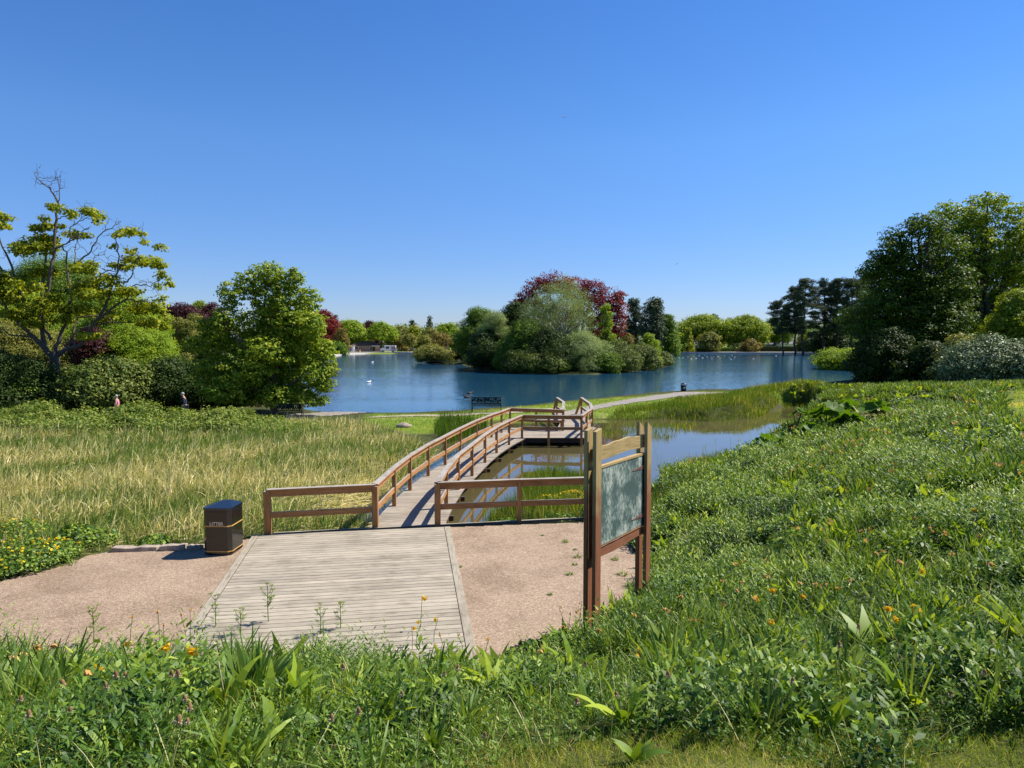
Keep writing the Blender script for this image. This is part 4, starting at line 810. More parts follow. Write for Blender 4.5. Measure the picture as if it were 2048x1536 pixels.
# --- the half bare sycamore on the left, limb by limb
def bare_tree():
    d = 45.0; r = rng_(77); k = 2.955
    C = lambda cx, cy, dd=0: np.array(D(cx / k, 320 + cy / k, d)) + np.array((0, dd, 0))
    bx = C(320, 1330); gz = float(ground_z(bx[0], d)[0]); bx[2] = gz
    o = empty('sycamore_tree', tuple(bx)); tag(o, 'tall half bare sycamore with twisted limbs and yellowing leaf tufts at the left', 'tree')
    rel = lambda p: p - bx
    L = [([(318, 1400), (320, 1260), (325, 1180), (322, 1130)], 34, 24, 0), ([(310, 1160), (262, 1095), (222, 1040), (172, 980), (112, 890), (62, 775), (20, 745)], 17, 3, -1.5),
         ([(262, 1095), (238, 1020), (226, 940), (215, 850), (213, 700), (216, 600), (222, 450)], 14, 4, 1.0), ([(226, 930), (282, 790), (308, 620), (320, 520), (330, 350), (344, 250), (300, 170), (240, 130), (200, 80)], 13, 1.2, 0),
         ([(342, 250), (354, 190), (345, 130), (340, 100)], 3, 1, 0), ([(172, 980), (160, 830), (122, 640), (100, 520), (70, 410), (10, 385)], 9, 2, -2), ([(40, 700), (20, 600), (10, 540), (40, 460)], 6, 2, -2),
         ([(330, 1130), (345, 1040), (385, 960), (393, 850), (402, 770), (372, 640), (366, 545), (330, 505)], 12, 3, .6), ([(402, 775), (460, 730), (530, 685), (600, 640)], 7, 2, 1), ([(388, 665), (440, 612), (500, 560), (540, 490), (560, 430), (640, 380), (672, 352)], 6, 1.2, .8),
         ([(440, 612), (428, 540), (424, 470), (440, 420)], 3.5, 1.2, .8), ([(330, 520), (410, 490), (480, 460), (492, 430), (560, 408)], 4.5, 1.2, -.5), ([(410, 490), (425, 405), (480, 380), (540, 350), (600, 360)], 3.5, 1.2, -.8), ([(345, 345), (400, 330), (470, 330), (560, 320)], 3, 1, -.5),
         ([(345, 1150), (372, 1128), (450, 1110), (500, 1090), (542, 1020), (590, 945), (682, 890), (735, 848), (820, 822), (865, 852)], 16, 2, -.8), ([(590, 945), (640, 855), (690, 780), (742, 655), (762, 560), (758, 480)], 9, 2, -1.5), ([(742, 720), (792, 700), (842, 600), (880, 560)], 4.5, 1.5, -1.2),
         ([(735, 840), (790, 742), (868, 740), (925, 752), (965, 715), (1005, 770)], 4, 1, -1), ([(440, 1105), (422, 1000), (416, 930), (520, 918), (600, 940)], 7, 3, 1.2), ([(372, 1128), (440, 1000), (560, 960), (700, 960), (800, 930)], 7, 2, 1.8), ([(222, 1050), (140, 1042), (60, 1000)], 6, 2, -1),
         ([(560, 610), (545, 630), (565, 565), (610, 558), (660, 600)], 2.5, .8, 0), ([(600, 640), (660, 660), (720, 640), (780, 620)], 3, 1.2, .5), ([(300, 1060), (262, 1000), (230, 960)], 9, 6, 0)]
    limbs = []; tw = []
    s = d / FPX / k
    for pts, r0, r1, dd in L:
        P = [C(x, y, dd * (i / (len(pts) - 1))) for i, (x, y) in enumerate(pts)]; P = np.array([rel(p) for p in P])
        t = np.linspace(0, len(P) - 1, len(P) * 3); Q = np.c_[tuple(np.interp(t, range(len(P)), P[:, c]) for c in range(3))]; Q[1:-1] += r.normal(size=(len(Q) - 2, 3)) * .035
        limbs.append((Q, np.linspace(r0, r1, len(Q)) * s))
        for i in range(len(Q) // 3, len(Q)):
            if r.random() < .8:
                e = Q[i] + nrm(r.normal(size=3) + (0, 0, .5)) * r.uniform(.4, 1.2) * (1, 1, .8); w_ = wobble(Q[i], e, r, 5, .12); limbs.append((w_, np.linspace(1.6, .6, 5) * s * 1.0)); tw.append(w_)
    for (cx, cy) in ((225, 90), (260, 110), (330, 110), (350, 170), (300, 130), (500, 270), (480, 300), (800, 420), (560, 300), (840, 430), (640, 370), (470, 600)):
        for _ in range(4):
            p = rel(C(cx, cy)); e = p + nrm(r.normal(size=3) * (1, .6, 1) + (0, 0, .4)) * r.uniform(.3, .9); limbs.append((wobble(p, e, r, 5, .15), np.linspace(1.1, .5, 5) * s))
    trunk_mb(limbs, 7).build('trunk', M['bark'], o)
    CL = [(60, 350, 62, 20), (-30, 380, 60, 30), (30, 495, 55, 28), (150, 450, 55, 25), (235, 400, 75, 28), (370, 425, 60, 32), (290, 380, 60, 20), (200, 510, 95, 38), (180, 555, 60, 28), (400, 300, 48, 24), (350, 310, 30, 16), (560, 315, 60, 28), (610, 355, 30, 25), (500, 300, 40, 14), (820, 440, 62, 26), (740, 405, 30, 12), (880, 495, 38, 22), (800, 590, 90, 30), (900, 590, 50, 25), (760, 530, 40, 20), (700, 625, 60, 20), (910, 620, 40, 16),
          (960, 690, 42, 20), (1005, 760, 36, 16), (980, 725, 26, 14), (50, 700, 60, 30), (30, 780, 50, 40), (-30, 650, 60, 40), (550, 650, 90, 34), (650, 720, 100, 36), (480, 740, 80, 36), (600, 800, 110, 40), (840, 780, 80, 30), (880, 860, 90, 40), (940, 900, 40, 34), (780, 880, 90, 34), (340, 870, 95, 34), (400, 940, 70, 34), (280, 760, 60, 34), (500, 880, 80, 36), (140, 860, 70, 36), (90, 950, 70, 36), (560, 930, 60, 30), (850, 960, 80, 30), (250, 900, 50, 30), (620, 1040, 60, 18), (520, 1030, 50, 22), (720, 780, 60, 26), (130, 730, 50, 26), (240, 640, 50, 22), (420, 820, 60, 26)]
    bl = []
    for cx, cy, rx, ry in CL:
        q = rel(C(cx, cy)); dd = r.uniform(-1.6, 1.6); bl.append((q[0], q[1] + dd, q[2], rx * s * 1.0, rx * s * .85, ry * s * .8))
    bl = bl + [(b[0] + r.normal() * b[3] * .8, b[1] + r.uniform(-1.5, 1.5), b[2] + r.normal() * .25, b[3] * .6, b[4] * .6, b[5] * .7) for b in bl]
    for Q, _ in limbs[1:len(L)]:
        for i in range(int(len(Q) * .62), len(Q)):
            q = Q[i]
            if 4.6 < q[2] < 11.3 and r.random() < .5: w_ = r.uniform(.3, .62); bl.append((q[0] + r.normal() * .25, q[1] + r.normal() * .3, q[2] + r.uniform(0, .3), w_ * 1.5, w_ * 1.3, w_ * .6))
    c, n, t = crown_leaves(bl, .18, .58, r, .42, .65, inner=.15, tb=.5, up=.6); V, F, T = leafquads(c, n, .2, r, .75, t); link('crown', mesh_np('crown', V, F, T), M['syc_y'], o)
M['syc_y'] = leafmat('yellowing_sycamore_leaf', g3((0.07, 0.10, 0.01), (0.15, 0.18, 0.014), (0.29, 0.29, 0.022)), 0.4)
M['pinkflower'] = leafmat('rhododendron_flower', g3((.35, .16, .28), (.5, .27, .42), (.6, .4, .5)), .2)
bare_tree()
# --- left background, beyond the bare tree
for a in [('lime tree', 'yellow green tree low behind the twisted sycamore at the left edge', -40, 560, 330, 62, 'lime', 1), ('lime tree', 'pale green tree behind the trunk of the twisted sycamore', 110, 512, 240, 68, 'green', 2), ('lime tree', 'bright yellow green tree between the twisted sycamore and the purple beech', 250, 585, 170, 58, 'lime', 3)]:
    std('lime_tree', a[1], 'tree', a[2], a[3], a[4], a[5], a[6], 'dome', .12, a[7], 22, base=0.2)
std('red_leaved_shrub', 'dark red leaved shrub glimpsed behind the twisted sycamore', 'shrub', 185, 650, 110, 50, 'plum', 'dome', .1, 5, 8, base=0)
std('willow_shrub', 'feathery light green shrub left of the purple beech', 'shrub', 265, 640, 160, 52, 'lime', 'dome', .05, 6, 12, base=0, leaf=.12)
std('willow_shrub', 'feathery yellow green shrub under the left edge of the twisted sycamore', 'shrub', 30, 640, 200, 54, 'olive', 'dome', .05, 7, 12, base=0, leaf=.12)
# dark evergreen shrubs in a row under them
def shrub(name, label, px, ty, wpx, d, mat, seed, leaf=.13, k=12, cover=1.0, cat='shrub', **kw): return std(name, label, cat, px, ty, wpx, d, mat, 'dome', .0, seed, k, leaf=leaf, cover=cover, multi=True, barkm='bark_dark', trunk_top=.4, **kw)
shrub('rhododendron', 'dark rhododendron at the far left edge below the twisted sycamore', -20, 700, 210, 42, 'dark', 11)
shrub('rhododendron', 'dark green rhododendron left of the twisted sycamore trunk', 75, 735, 150, 43.5, 'green', 12)
shrub('rhododendron', 'dark rhododendron hiding the foot of the twisted sycamore trunk', 140, 738, 120, 42.5, 'dark', 19)
shrub('rhododendron', 'sunlit glossy rhododendron with a few pink blooms right of the twisted sycamore trunk', 220, 706, 170, 43, 'rhodo', 13, .17)
shrub('evergreen_hedge', 'dark shaded evergreen hedge left of the round sycamore', 335, 715, 150, 45, 'dark', 14, k=14)
shrub('evergreen_hedge', 'near black evergreen hedge beside the round sycamore trunk', 425, 722, 150, 45.5, 'dark', 15, k=14)
# --- the round sycamore at the shore
def round_syc():
    d = 40.5; r = rng_(21); px0 = 545; x0 = (px0 - 1024) / FPX * d; gz = float(ground_z(x0, d)[0])
    lst = [(530, 545, 34, 26), (500, 565, 34, 28), (570, 565, 34, 28), (470, 590, 28, 26), (540, 600, 50, 36), (610, 600, 28, 30), (590, 555, 16, 20), (460, 640, 36, 30), (510, 650, 50, 36), (580, 645, 52, 36), (625, 650, 34, 30), (430, 680, 40, 22), (480, 690, 50, 32), (550, 700, 56, 36), (610, 700, 50, 36), (645, 700, 28, 26), (400, 690, 28, 18), (500, 740, 60, 32),
           (580, 745, 56, 32), (635, 745, 36, 26), (655, 735, 22, 20), (540, 780, 60, 26), (600, 785, 34, 20), (470, 770, 50, 32), (635, 798, 26, 13), (560, 640, 60, 60, 1.5), (530, 700, 80, 60, 1.8), (500, 770, 80, 34, 1.5), (562, 790, 40, 20, -1.0), (430, 740, 46, 34), (440, 785, 44, 24), (500, 795, 50, 18), (600, 800, 40, 12, -1.0), (650, 770, 26, 16), (420, 655, 22, 20)]
    make_tree('sycamore_tree', 'big rounded leafy sycamore at the left lake shore with branches down to the water', 'tree', (x0, d, gz), blobs_px(lst, px0, d, gz, r, 1.6), .145, 'syc', 'bark', 22, 1.1, sub=.26, flat=.45, nlimb=14, trunk_r=.2, trunk_top=1.2, aspect=.85, up=.65)
round_syc()
# --- between: purple beech group
T_ = []
def ft(*a, **k): T_.append(std(*a, **k))
ft('purple_beech', 'very dark purple beech between the two sycamores', 'tree', 365, 607, 120, 118, 'plum', 'dome', .16, 31, 14)
ft('purple_beech', 'reddish purple beech touching the left side of the round sycamore', 'tree', 425, 603, 70, 128, 'plum', 'dome', .2, 32)
ft('deciduous_tree', 'green tree top above the purple beeches', 'tree', 404, 597, 56, 145, 'lime', 'dome', .3, 33)
ft('willow_tree', 'grey green drooping willow in front of the purple beech', 'tree', 374, 628, 56, 98, 'olive', 'fan', .12, 34, leaf=.2)
ft('deciduous_tree', 'shady green tree low beside the round sycamore', 'tree', 425, 660, 60, 90, 'dark', 'dome', .15, 35)
# --- far shore, left to right
rows = [('purple_beech', 'red purple beech just right of the round sycamore', 648, 620, 56, 236, 'copper', 'dome', .2), ('deciduous_tree', 'bright green spreading tree sloping right beside the red beech', 702, 638, 64, 268, 'lime', 'dome', .22), ('conifer', 'small dark conifer top above the sloping bright green tree', 672, 629, 26, 262, 'pine', 'cone', .2),
        ('brown_shrub', 'brownish shrub tree at the water left of the blue kiosk', 684, 656, 30, 228, 'bronze', 'dome', .03), ('green_shrub', 'green bushes at the water beneath the brownish shrub', 676, 684, 36, 224, 'green', 'dome', .0), ('purple_beech', 'dark purple beech behind the pavilion roof', 740, 640, 42, 292, 'plum', 'dome', .2), ('deciduous_tree', 'dull green tree behind the pavilion', 722, 652, 40, 285, 'olive', 'dome', .1),
        ('lime_tree', 'big bright lime tree over the parked van', 763, 644, 52, 264, 'lime', 'dome', .38), ('deciduous_tree', 'olive tree right of the big bright lime tree', 800, 650, 44, 300, 'olive', 'dome', .1), ('conifer', 'dark conifer left of the pair over the playground', 825, 637, 26, 318, 'pine', 'cone', .1), ('conifer', 'dark conifer right of the pair over the playground', 860, 633, 28, 318, 'pine', 'cone', .1),
        ('lime_tree', 'yellow topped lime tree in front of the left conifer', 831, 652, 36, 290, 'yellow', 'dome', .1), ('deciduous_tree', 'small round green tree with thin trunk on the playground lawn', 820, 667, 26, 254, 'olive', 'round', .35), ('deciduous_tree', 'greyish green tree before the right conifer', 862, 656, 44, 292, 'olive', 'dome', .1),
        ('lime_tree', 'yellow green domed tree left of the island', 897, 644, 52, 296, 'lime', 'dome', .1), ('deciduous_tree', 'brownish open tree above the shrub islet', 880, 664, 34, 262, 'bronze', 'fan', .15), ('deciduous_tree', 'brownish low tree right of the parked van', 803, 672, 26, 272, 'bronze', 'dome', .05), ('deciduous_tree', 'dark tree beside the playground tower', 918, 660, 40, 276, 'green', 'dome', .1), ('deciduous_tree', 'grey green open tree left of the wooden tower', 848, 668, 32, 268, 'olive', 'fan', .1),
        ('dark_pine', 'grey pine directly right of the red beech', 1266, 591, 40, 205, 'pine', 'round', .22), ('dark_pine', 'broad dark pine standing right of the grey pine', 1306, 592, 52, 200, 'pine', 'round', .18), ('deciduous_tree', 'light green tree at the foot of the broad dark pine', 1334, 626, 44, 212, 'green', 'dome', .05), ('lime_tree', 'yellow green sapling tree by the pergola', 1376, 653, 30, 252, 'yellow', 'cone', .03), ('deciduous_tree', 'yellow green bush beside the pergola', 1352, 664, 36, 253, 'lime', 'dome', .03),
        ('deciduous_tree', 'wide domed green tree in the middle of the far right shore', 1402, 627, 92, 276, 'syc', 'dome', .2), ('deciduous_tree', 'dark green round tree top peeping behind the wide domed tree', 1426, 626, 34, 300, 'dark', 'dome', .3), ('olive_tree', 'small olive brown tree before the wide domed tree', 1418, 663, 44, 256, 'olive', 'dome', .05), ('deciduous_tree', 'second large domed tree with dark shaded left side', 1492, 628, 82, 270, 'syc', 'dome', .18), ('bronze_tree', 'low bronze leaved tree right of the hedge gate', 1500, 678, 34, 257, 'bronze', 'dome', .05),
        ('deciduous_tree', 'pale thin tree between the two large domed trees', 1457, 634, 26, 300, 'olive', 'dome', .2), ('deciduous_tree', 'open light green tree left of the tall pines', 1548, 634, 56, 280, 'green', 'dome', .22), ('yellow_shrub', 'yellow green shrub seen between the pine trunks', 1613, 665, 36, 262, 'yellow', 'dome', .0), ('dark_tree', 'low dark spreading tree beneath the pine group', 1660, 648, 60, 240, 'dark', 'dome', .12), ('deciduous_tree', 'green tree behind the pine group', 1690, 630, 80, 285, 'green', 'dome', .1),
        ('deciduous_tree', 'dark tree at the right end of the hedge', 1625, 672, 34, 255, 'dark', 'dome', .02)]
for i, (nm, lb, px, ty, wp, d, mt, sh, z0) in enumerate(rows): std(nm, lb, 'shrub' if 'shrub' in nm else 'tree', px, ty, wp * 1.06, d, mt, sh, z0, 100 + i, 13 if wp > 40 else 9)
for i, (lb, px, ty, wp, d, ln, br) in enumerate([('short leaning pine at the left of the pine group', 1566, 602, 46, 225, -.25, .45), ('slender pine second from the left in the pine group', 1589, 575, 50, 228, -.1, .35), ('tallest pine of the group with a pointed top', 1604, 557, 64, 222, .05, .3), ('pine with a thick trunk right of the tallest pine', 1645, 561, 62, 230, .05, .3), ('dense pine in the middle of the right pine group', 1672, 556, 60, 226, 0, .28), ('broad pine beside the dark sycamores', 1700, 556, 66, 224, .05, .25), ('last pine half behind the dark sycamores', 1728, 552, 60, 230, .0, .3)]):
    pine(lb, px, ty, wp, d, 200 + i, ln, br, dens=1.25, tip=.8)
# --- the island
IS = 'trees and shrubs crowding the island'
def isl(name, label, px, ty, wpx, d, mat, shape='dome', z0=.0, seed=1, leaf=.2, **kw): return std(name, label, 'shrub' if 'shrub' in name or 'rhodo' in name else 'tree', px, ty, wpx, d, mat, shape, z0, seed, kw.pop('k', 14), base=WL + .2, leaf=leaf, **kw)
def isl_px(name, label, px0, d, lst, leaf, mat, seed, **kw):
    r = rng_(seed); x0 = (px0 - 1024) / FPX * d; return make_tree(name, label, kw.pop('cat', 'tree'), (x0, d, WL + .25), blobs_px(lst, px0, d, WL + .25, r, 1.4), leaf, mat, seed=seed, **kw)
isl_px('copper_beech', 'wide deep red copper beech crowning the island', 1160, 117, [(1075, 575, 30, 20), (1055, 600, 26, 22), (1110, 565, 34, 22), (1150, 575, 36, 24), (1190, 582, 30, 24), (1085, 610, 30, 24), (1215, 605, 30, 30), (1238, 592, 14, 10), (1235, 625, 20, 30), (1180, 620, 36, 34), (1230, 655, 22, 24), (1140, 625, 40, 34), (1205, 655, 34, 26), (1040, 608, 20, 12), (1090, 640, 40, 30)], .26, 'copper', 301, trunk_top=4, sub=.3, flat=.5)
isl_px('silver_willow', 'pale grey green willow with bare branches in front of the red beech', 1125, 104, [(1130, 570, 32, 22), (1100, 590, 34, 24), (1150, 598, 34, 26), (1075, 615, 32, 26), (1115, 620, 44, 32), (1162, 625, 26, 26), (1180, 640, 12, 26), (1060, 645, 34, 28), (1100, 655, 50, 30), (1150, 655, 26, 22)], .15, 'willow', 302, trunk_top=5, sub=.3, flat=.8, aspect=.28, cover=.6, barkm='bark_pale', nlimb=12, trunk_r=.28)
isl('deciduous_tree', 'light green rounded tree at the left end of the island', 958, 613, 84, 140, 'green', seed=303, z0=.05)
isl('deciduous_tree', 'dark brownish green tree between the left island tree and the willow', 1030, 603, 90, 112, 'dark', seed=304, z0=.1)
isl('silver_willow', 'small silvery willow leaning over the left of the island', 988, 618, 62, 108, 'willow', seed=305, z0=.35, leaf=.16, aspect=.3, cover=.8)
isl('green_tree', 'narrow bright green tree against the red beech', 1210, 606, 34, 108, 'lime', 'round', .25, 306, k=9)
isl('rhododendron', 'large dark shrub at the left waterside of the island', 985, 655, 105, 108, 'dark', seed=307)
isl('rhododendron', 'dark shrub low in the middle left of the island', 1050, 640, 110, 102.5, 'green', seed=308)
isl('deciduous_tree', 'dim grey green shrub tree under the willow', 1095, 655, 110, 101, 'dark', seed=309, leaf=.17)
isl('green_shrub', 'feathery light green shrub under the willow by the water', 1165, 664, 110, 100.5, 'willow', seed=310, leaf=.15, aspect=.35)
isl('rhododendron', 'dark leaved bush at the front water edge of the island', 1075, 700, 110, 99.5, 'rhodo', seed=311, leaf=.17)
isl('rhododendron', 'olive rhododendron right of the feathery shrub', 1235, 678, 80, 103, 'rhodo', seed=312, leaf=.17)
isl('rhododendron', 'glossy rhododendron mound near the right end of the island', 1282, 686, 70, 109, 'rhodo', seed=313, leaf=.17)
isl('rhododendron', 'last low rhododendron mound at the right tip of the island', 1322, 702, 46, 122, 'rhodo', seed=314, leaf=.19)
isl('lime_shrub', 'bright yellow green round shrub above the right rhododendrons', 1298, 666, 44, 118, 'lime', seed=315)
isl('orange_shrub', 'small orange yellow shrub at the foot of the red beech', 1258, 664, 34, 115, 'bronze', seed=316, k=8)
isl('rhododendron', 'dark rhododendron filling the back of the island', 1160, 676, 130, 125, 'dark', seed=317)
isl('green_shrub', 'yellow green bush at the middle waterside of the island', 1115, 708, 60, 98.6, 'green', seed=318, k=9)
isl('green_shrub', 'light green bush hanging over the water below the feathery shrub', 1205, 700, 70, 99.3, 'green', seed=319, k=10)
isl('dark_shrub', 'low dark bush at the shaded left tip of the island', 925, 690, 50, 148, 'dark', seed=320, k=8)
isl('dark_shrub', 'dark overhanging bush beside the left tip of the island', 960, 700, 56, 118, 'dark', seed=321, k=8)
isl('straw_shrub', 'small dry pale bush on the left bank of the island', 962, 722, 16, 110, 'silver', seed=322, k=6)
isl('willow_shrub', 'sparse olive bush on its own tiny islet left of the island', 863, 689, 68, 143.5, 'olive', seed=323, leaf=.24, cover=.8)
# --- right side
def right_syc():
    r = rng_(41); d = 58; px0 = 1840; x0 = (px0 - 1024) / FPX * d; gz = .8
    lst = [(1810, 470, 34, 24), (1790, 500, 40, 26), (1850, 460, 40, 24), (1770, 530, 40, 24), (1830, 520, 56, 34), (1740, 548, 26, 14), (1780, 565, 50, 26), (1850, 570, 60, 36), (1755, 610, 50, 30), (1820, 620, 66, 36), (1890, 500, 50, 40), (1900, 560, 50, 40), (1745, 655, 46, 24), (1810, 670, 66, 34), (1880, 640, 56, 44), (1760, 690, 40, 22), (1830, 715, 80, 36), (1905, 700, 50, 40), (1850, 440, 30, 16), (1930, 620, 50, 40, 2), (1930, 560, 50, 40, 2), (1760, 640, 60, 40, 2), (1860, 640, 90, 70, 3), (1830, 560, 70, 60, 3)]
    make_tree('sycamore_tree', 'huge dark layered sycamore nearest the lake on the right bank', 'tree', (x0, d, gz), blobs_px(lst, px0, d, gz, r, 1.2), .2, 'syc_shaded', 'bark_dark', 42, 1.1, sub=.30, flat=.4, nlimb=16, up=.7, trunk_r=.4, trunk_top=2.5)
    px0 = 1965; d = 63; x0 = (px0 - 1024) / FPX * d; r = rng_(43)
    lst = [(1900, 420, 34, 18), (1960, 405, 40, 16), (1920, 440, 40, 22), (1975, 440, 46, 30), (2020, 420, 30, 20), (1930, 475, 46, 30), (1990, 490, 56, 34), (2040, 470, 34, 40), (1950, 530, 50, 30), (2020, 540, 50, 36), (1960, 590, 60, 36), (2040, 600, 50, 40), (1990, 650, 60, 36), (1900, 590, 50, 50, 2), (1980, 540, 90, 80, 3), (1960, 640, 90, 50, 3), (2060, 520, 50, 60, 1), (1890, 470, 40, 30)]
    make_tree('sycamore_tree', 'tallest sycamore at the right edge with sunlit yellow green top', 'tree', (x0, d, gz), blobs_px(lst, px0, d, gz, r, 1.2), .21, 'syc', 'bark_dark', 44, 1.1, sub=.30, flat=.4, nlimb=14, up=.7, trunk_r=.42, trunk_top=3)
right_syc()
std('copper_beech', 'red leaved tree just showing beyond the tallest sycamore at the right edge', 'tree', 2085, 400, 130, 72, 'plum', 'dome', .2, 45, 14)
std('yellow_tree', 'sunlit yellow green tree low at the right edge', 'tree', 2035, 575, 120, 54, 'syc', 'dome', .2, 46, 14, base=1.3)
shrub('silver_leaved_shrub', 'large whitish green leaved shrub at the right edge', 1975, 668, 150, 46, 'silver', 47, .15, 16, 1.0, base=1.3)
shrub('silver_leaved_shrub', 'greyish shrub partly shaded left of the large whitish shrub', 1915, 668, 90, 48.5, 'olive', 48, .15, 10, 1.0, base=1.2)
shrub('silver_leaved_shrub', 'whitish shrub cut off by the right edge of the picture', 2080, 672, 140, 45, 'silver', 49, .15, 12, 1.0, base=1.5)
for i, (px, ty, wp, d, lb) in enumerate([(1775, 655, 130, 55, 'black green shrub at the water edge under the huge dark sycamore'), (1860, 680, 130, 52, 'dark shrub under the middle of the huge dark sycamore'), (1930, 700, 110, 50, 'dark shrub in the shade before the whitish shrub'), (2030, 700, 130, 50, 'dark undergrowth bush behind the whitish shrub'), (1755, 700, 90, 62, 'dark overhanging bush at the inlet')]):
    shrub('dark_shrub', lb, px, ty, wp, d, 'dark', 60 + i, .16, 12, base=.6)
shrub('green_shrub', 'bright green bush spreading over the water from the right bank', 1695, 700, 120, 112, 'lime', 70, .25, 14, base=WL + .1, depth=9)
shrub('green_shrub', 'low bright green bush at the very tip of the right point', 1662, 714, 60, 116, 'lime', 71, .25, 9, base=WL + .1)
# far wooded horizon
def woods():
    r = rng_(90); bl = []
    for x in np.arange(-330, 330, 7.0):
        d = 345 + r.uniform(-12, 25); h = r.uniform(10.5, 15); bl.append((x, d, h * .45, 6, 5, h * .55))
    c, n, t = crown_leaves(bl, .8, .9, r, .35, .7); V, F, T = leafquads(c, n, .8, r, .8, t); o = link('woodland', mesh_np('woodland', V, F, T), M['green']); tag(o, 'far wooded skyline behind the park', kind='stuff')
woods()
# ------------------------------------------------------------------ ground vegetation
_nk = rng_(9).normal(size=(14, 2)); _np = rng_(10).uniform(0, 6.28, 14)
def patch(x, y, sc=1.0):
    v = sum(np.sin((x * k[0] + y * k[1]) * sc + p) for k, p in zip(_nk, _np)) / 5.3; return np.clip(0.5 + v * 0.5, 0, 1)
def sample(poly, dens, seed, ymin=1.7, falloff=None, margin=1.5):
    """random points inside poly, only where the photo (or a step beside it) can see"""
    r = rng_(seed); x0, y0 = poly.min(0); x1, y1 = poly.max(0); x0 = max(x0, -34); x1 = min(x1, 44); n = int((x1 - x0) * (y1 - y0) * dens)
    x = r.uniform(x0, x1, n); y = r.uniform(y0, y1, n); keep = (np.abs(x) < 0.80 * y + margin) & (y > ymin)
    if falloff: keep &= r.random(n) < falloff(np.hypot(x, y))
    x, y = x[keep], y[keep]; k = sdf(poly, x, y) < 0; return x[k], y[k]
WALK = np.array([(-3.3, 15.4), *[(p[0] - .15, p[1]) for p in Lr[1:]], (3.9, 34), (4.2, 42.5), (2.2, 42.5), (2.2, 33.6), *[(p[0] + .15, p[1]) for p in Rr[::-1]]])
PLATP = np.array([cL0 + (-.16, .2), cR0 + (.16, .2), cR1 + (.16, 0), cL1 + (-.16, 0)])
def land(x, y, g=0.05, wet=0.0):
    z, dp, dl, dg = ground_z(x, y, True); ok = (np.minimum(dp, dl) > wet) & (dg > g) & (sdf(PLATP, x, y) > .02) & (sdf(WALK, x, y) > 0.05)
    return ok, z, np.minimum(dp, dl), dg
def stuff(name, parts, mat, label):
    V, F, T = join(parts); o = link(name, mesh_np(name, V, F, T), mat); tag(o, label, kind='stuff'); return o
def B3(x, y, z): return np.c_[x, y, z]

# 1 reed bed on the left
REED = np.array([(-34, 11.6), *gp([(0, 1160), (60, 1146), (120, 1132), (175, 1110), (228, 1098), (410, 1085), (505, 1075)]), (-3.2, 15.6), *[(p[0] - .35, p[1]) for p in Lr[1:6]], (-2.2, 27), (-4.5, 30), (-6.5, 34.5), (-9, 36.3), (-12, 36), (-34, 35.6)])
x, y = sample(REED, 300, 501, falloff=lambda d: np.clip(1.25 - d / 42, .42, 1)); ok, z, dw, dg = land(x, y, .04, -.12); x, y, z, dg = x[ok], y[ok], z[ok], dg[ok]
r = rng_(502); n = len(x); d = np.hypot(x, y); pt = patch(x, y, .55); pt2 = patch(x + 40, y, 1.3)
green = np.clip(1.15 - dg / 1.6, 0, 1) * .75; near_f = np.exp(-(((x + 4.3) / 2.8) ** 2 + ((y - 18.4) / 3.2) ** 2)) * np.clip(patch(x, y, 2.0) * 2.2 - .3, .2, 1)
dry = r.random(n) < np.clip(.52 + 1.1 * (pt - .5) + .9 * (pt2 - .5) - green * .8 + near_f * .4, .04, .92); ti0 = None; ti = np.clip(np.where(dry, r.uniform(.48, .95, n), r.uniform(.05, .5, n)) - green * .1, 0, .98)
flat_ = (r.random(n) < (.16 + .6 * near_f + .35 * (pt2 > .66)))
ti = np.where(flat_, np.clip(ti * .35 + r.uniform(.45, .7, n), 0, 1), ti)
az = np.where(flat_, r.uniform(-.9, .9, n), r.normal(0.1, 1.25, n)); lean = np.where(flat_, r.uniform(.9, 1.45, n), r.uniform(.0, .7, n)); cu = r.uniform(.1, 1.2, n)
Lh = r.uniform(.28, .60, n) * (.8 + .4 * pt) * np.clip(.55 + dg * .35, .55, 1); Wd = r.uniform(.008, .015, n) * (1 + d / 17)
stuff('reed_bed', [blades(B3(x, y, z - .03), az, lean, cu, Lh, Wd, 3, 'grass', ti, r.uniform(-.8, .8, n))], M['reed'], 'wide bed of green and straw coloured reeds left of the boardwalk')
# taller dark reed stems and broken pale stalks
x, y = sample(REED, 6, 503); ok, z, dw, dg = land(x, y, .3); x, y, z = x[ok], y[ok], z[ok]; n = len(x); r = rng_(504)
stuff('tall_reeds', [blades(B3(x, y, z), r.uniform(-1, 1, n), r.uniform(0, .35, n), r.uniform(0, .4, n), r.uniform(.6, .95, n), r.uniform(.014, .026, n), 3, 'grass', r.choice([.05, .2, .6, .95], n))], M['reed'], 'taller reed stems standing out of the reed bed')

# 2 bramble bank behind the reeds
def bramble():
    r = rng_(511); bl = []
    for x_ in np.arange(-36, -9.6, .62):
        yb = 33.2 + .5 * math.sin(x_ * .7) + (x_ + 12) * .02 + max(0, x_ + 14) * .45; t = np.clip((-9.4 - x_) / 5, .30, 1)
        gz = float(ground_z(x_, yb)[0]); h = (.84 + .17 * math.sin(x_ * 1.3) + .1 * math.sin(x_ * 3.1) + r.uniform(-.2, .28)) * t
        bl.append((x_, yb + r.uniform(-.6, .5), gz + h * .42, .75, 1.15, h * .58)); bl.append((x_ + .2, yb - 1.4 + r.uniform(-.4, .4), gz + h * .22, .8, .8, h * .42))
    c, n_, t = crown_leaves(bl, .10, 1.0, r, .3, .7, inner=.05, tb=.55); V, F, T = leafquads(c, n_, .10, r, .8, t)
    o = link('bramble_bank', mesh_np('bramble_bank', V, F, T), M['bramble']); tag(o, 'low green bramble bank between the reeds and the left path', kind='stuff')
bramble()

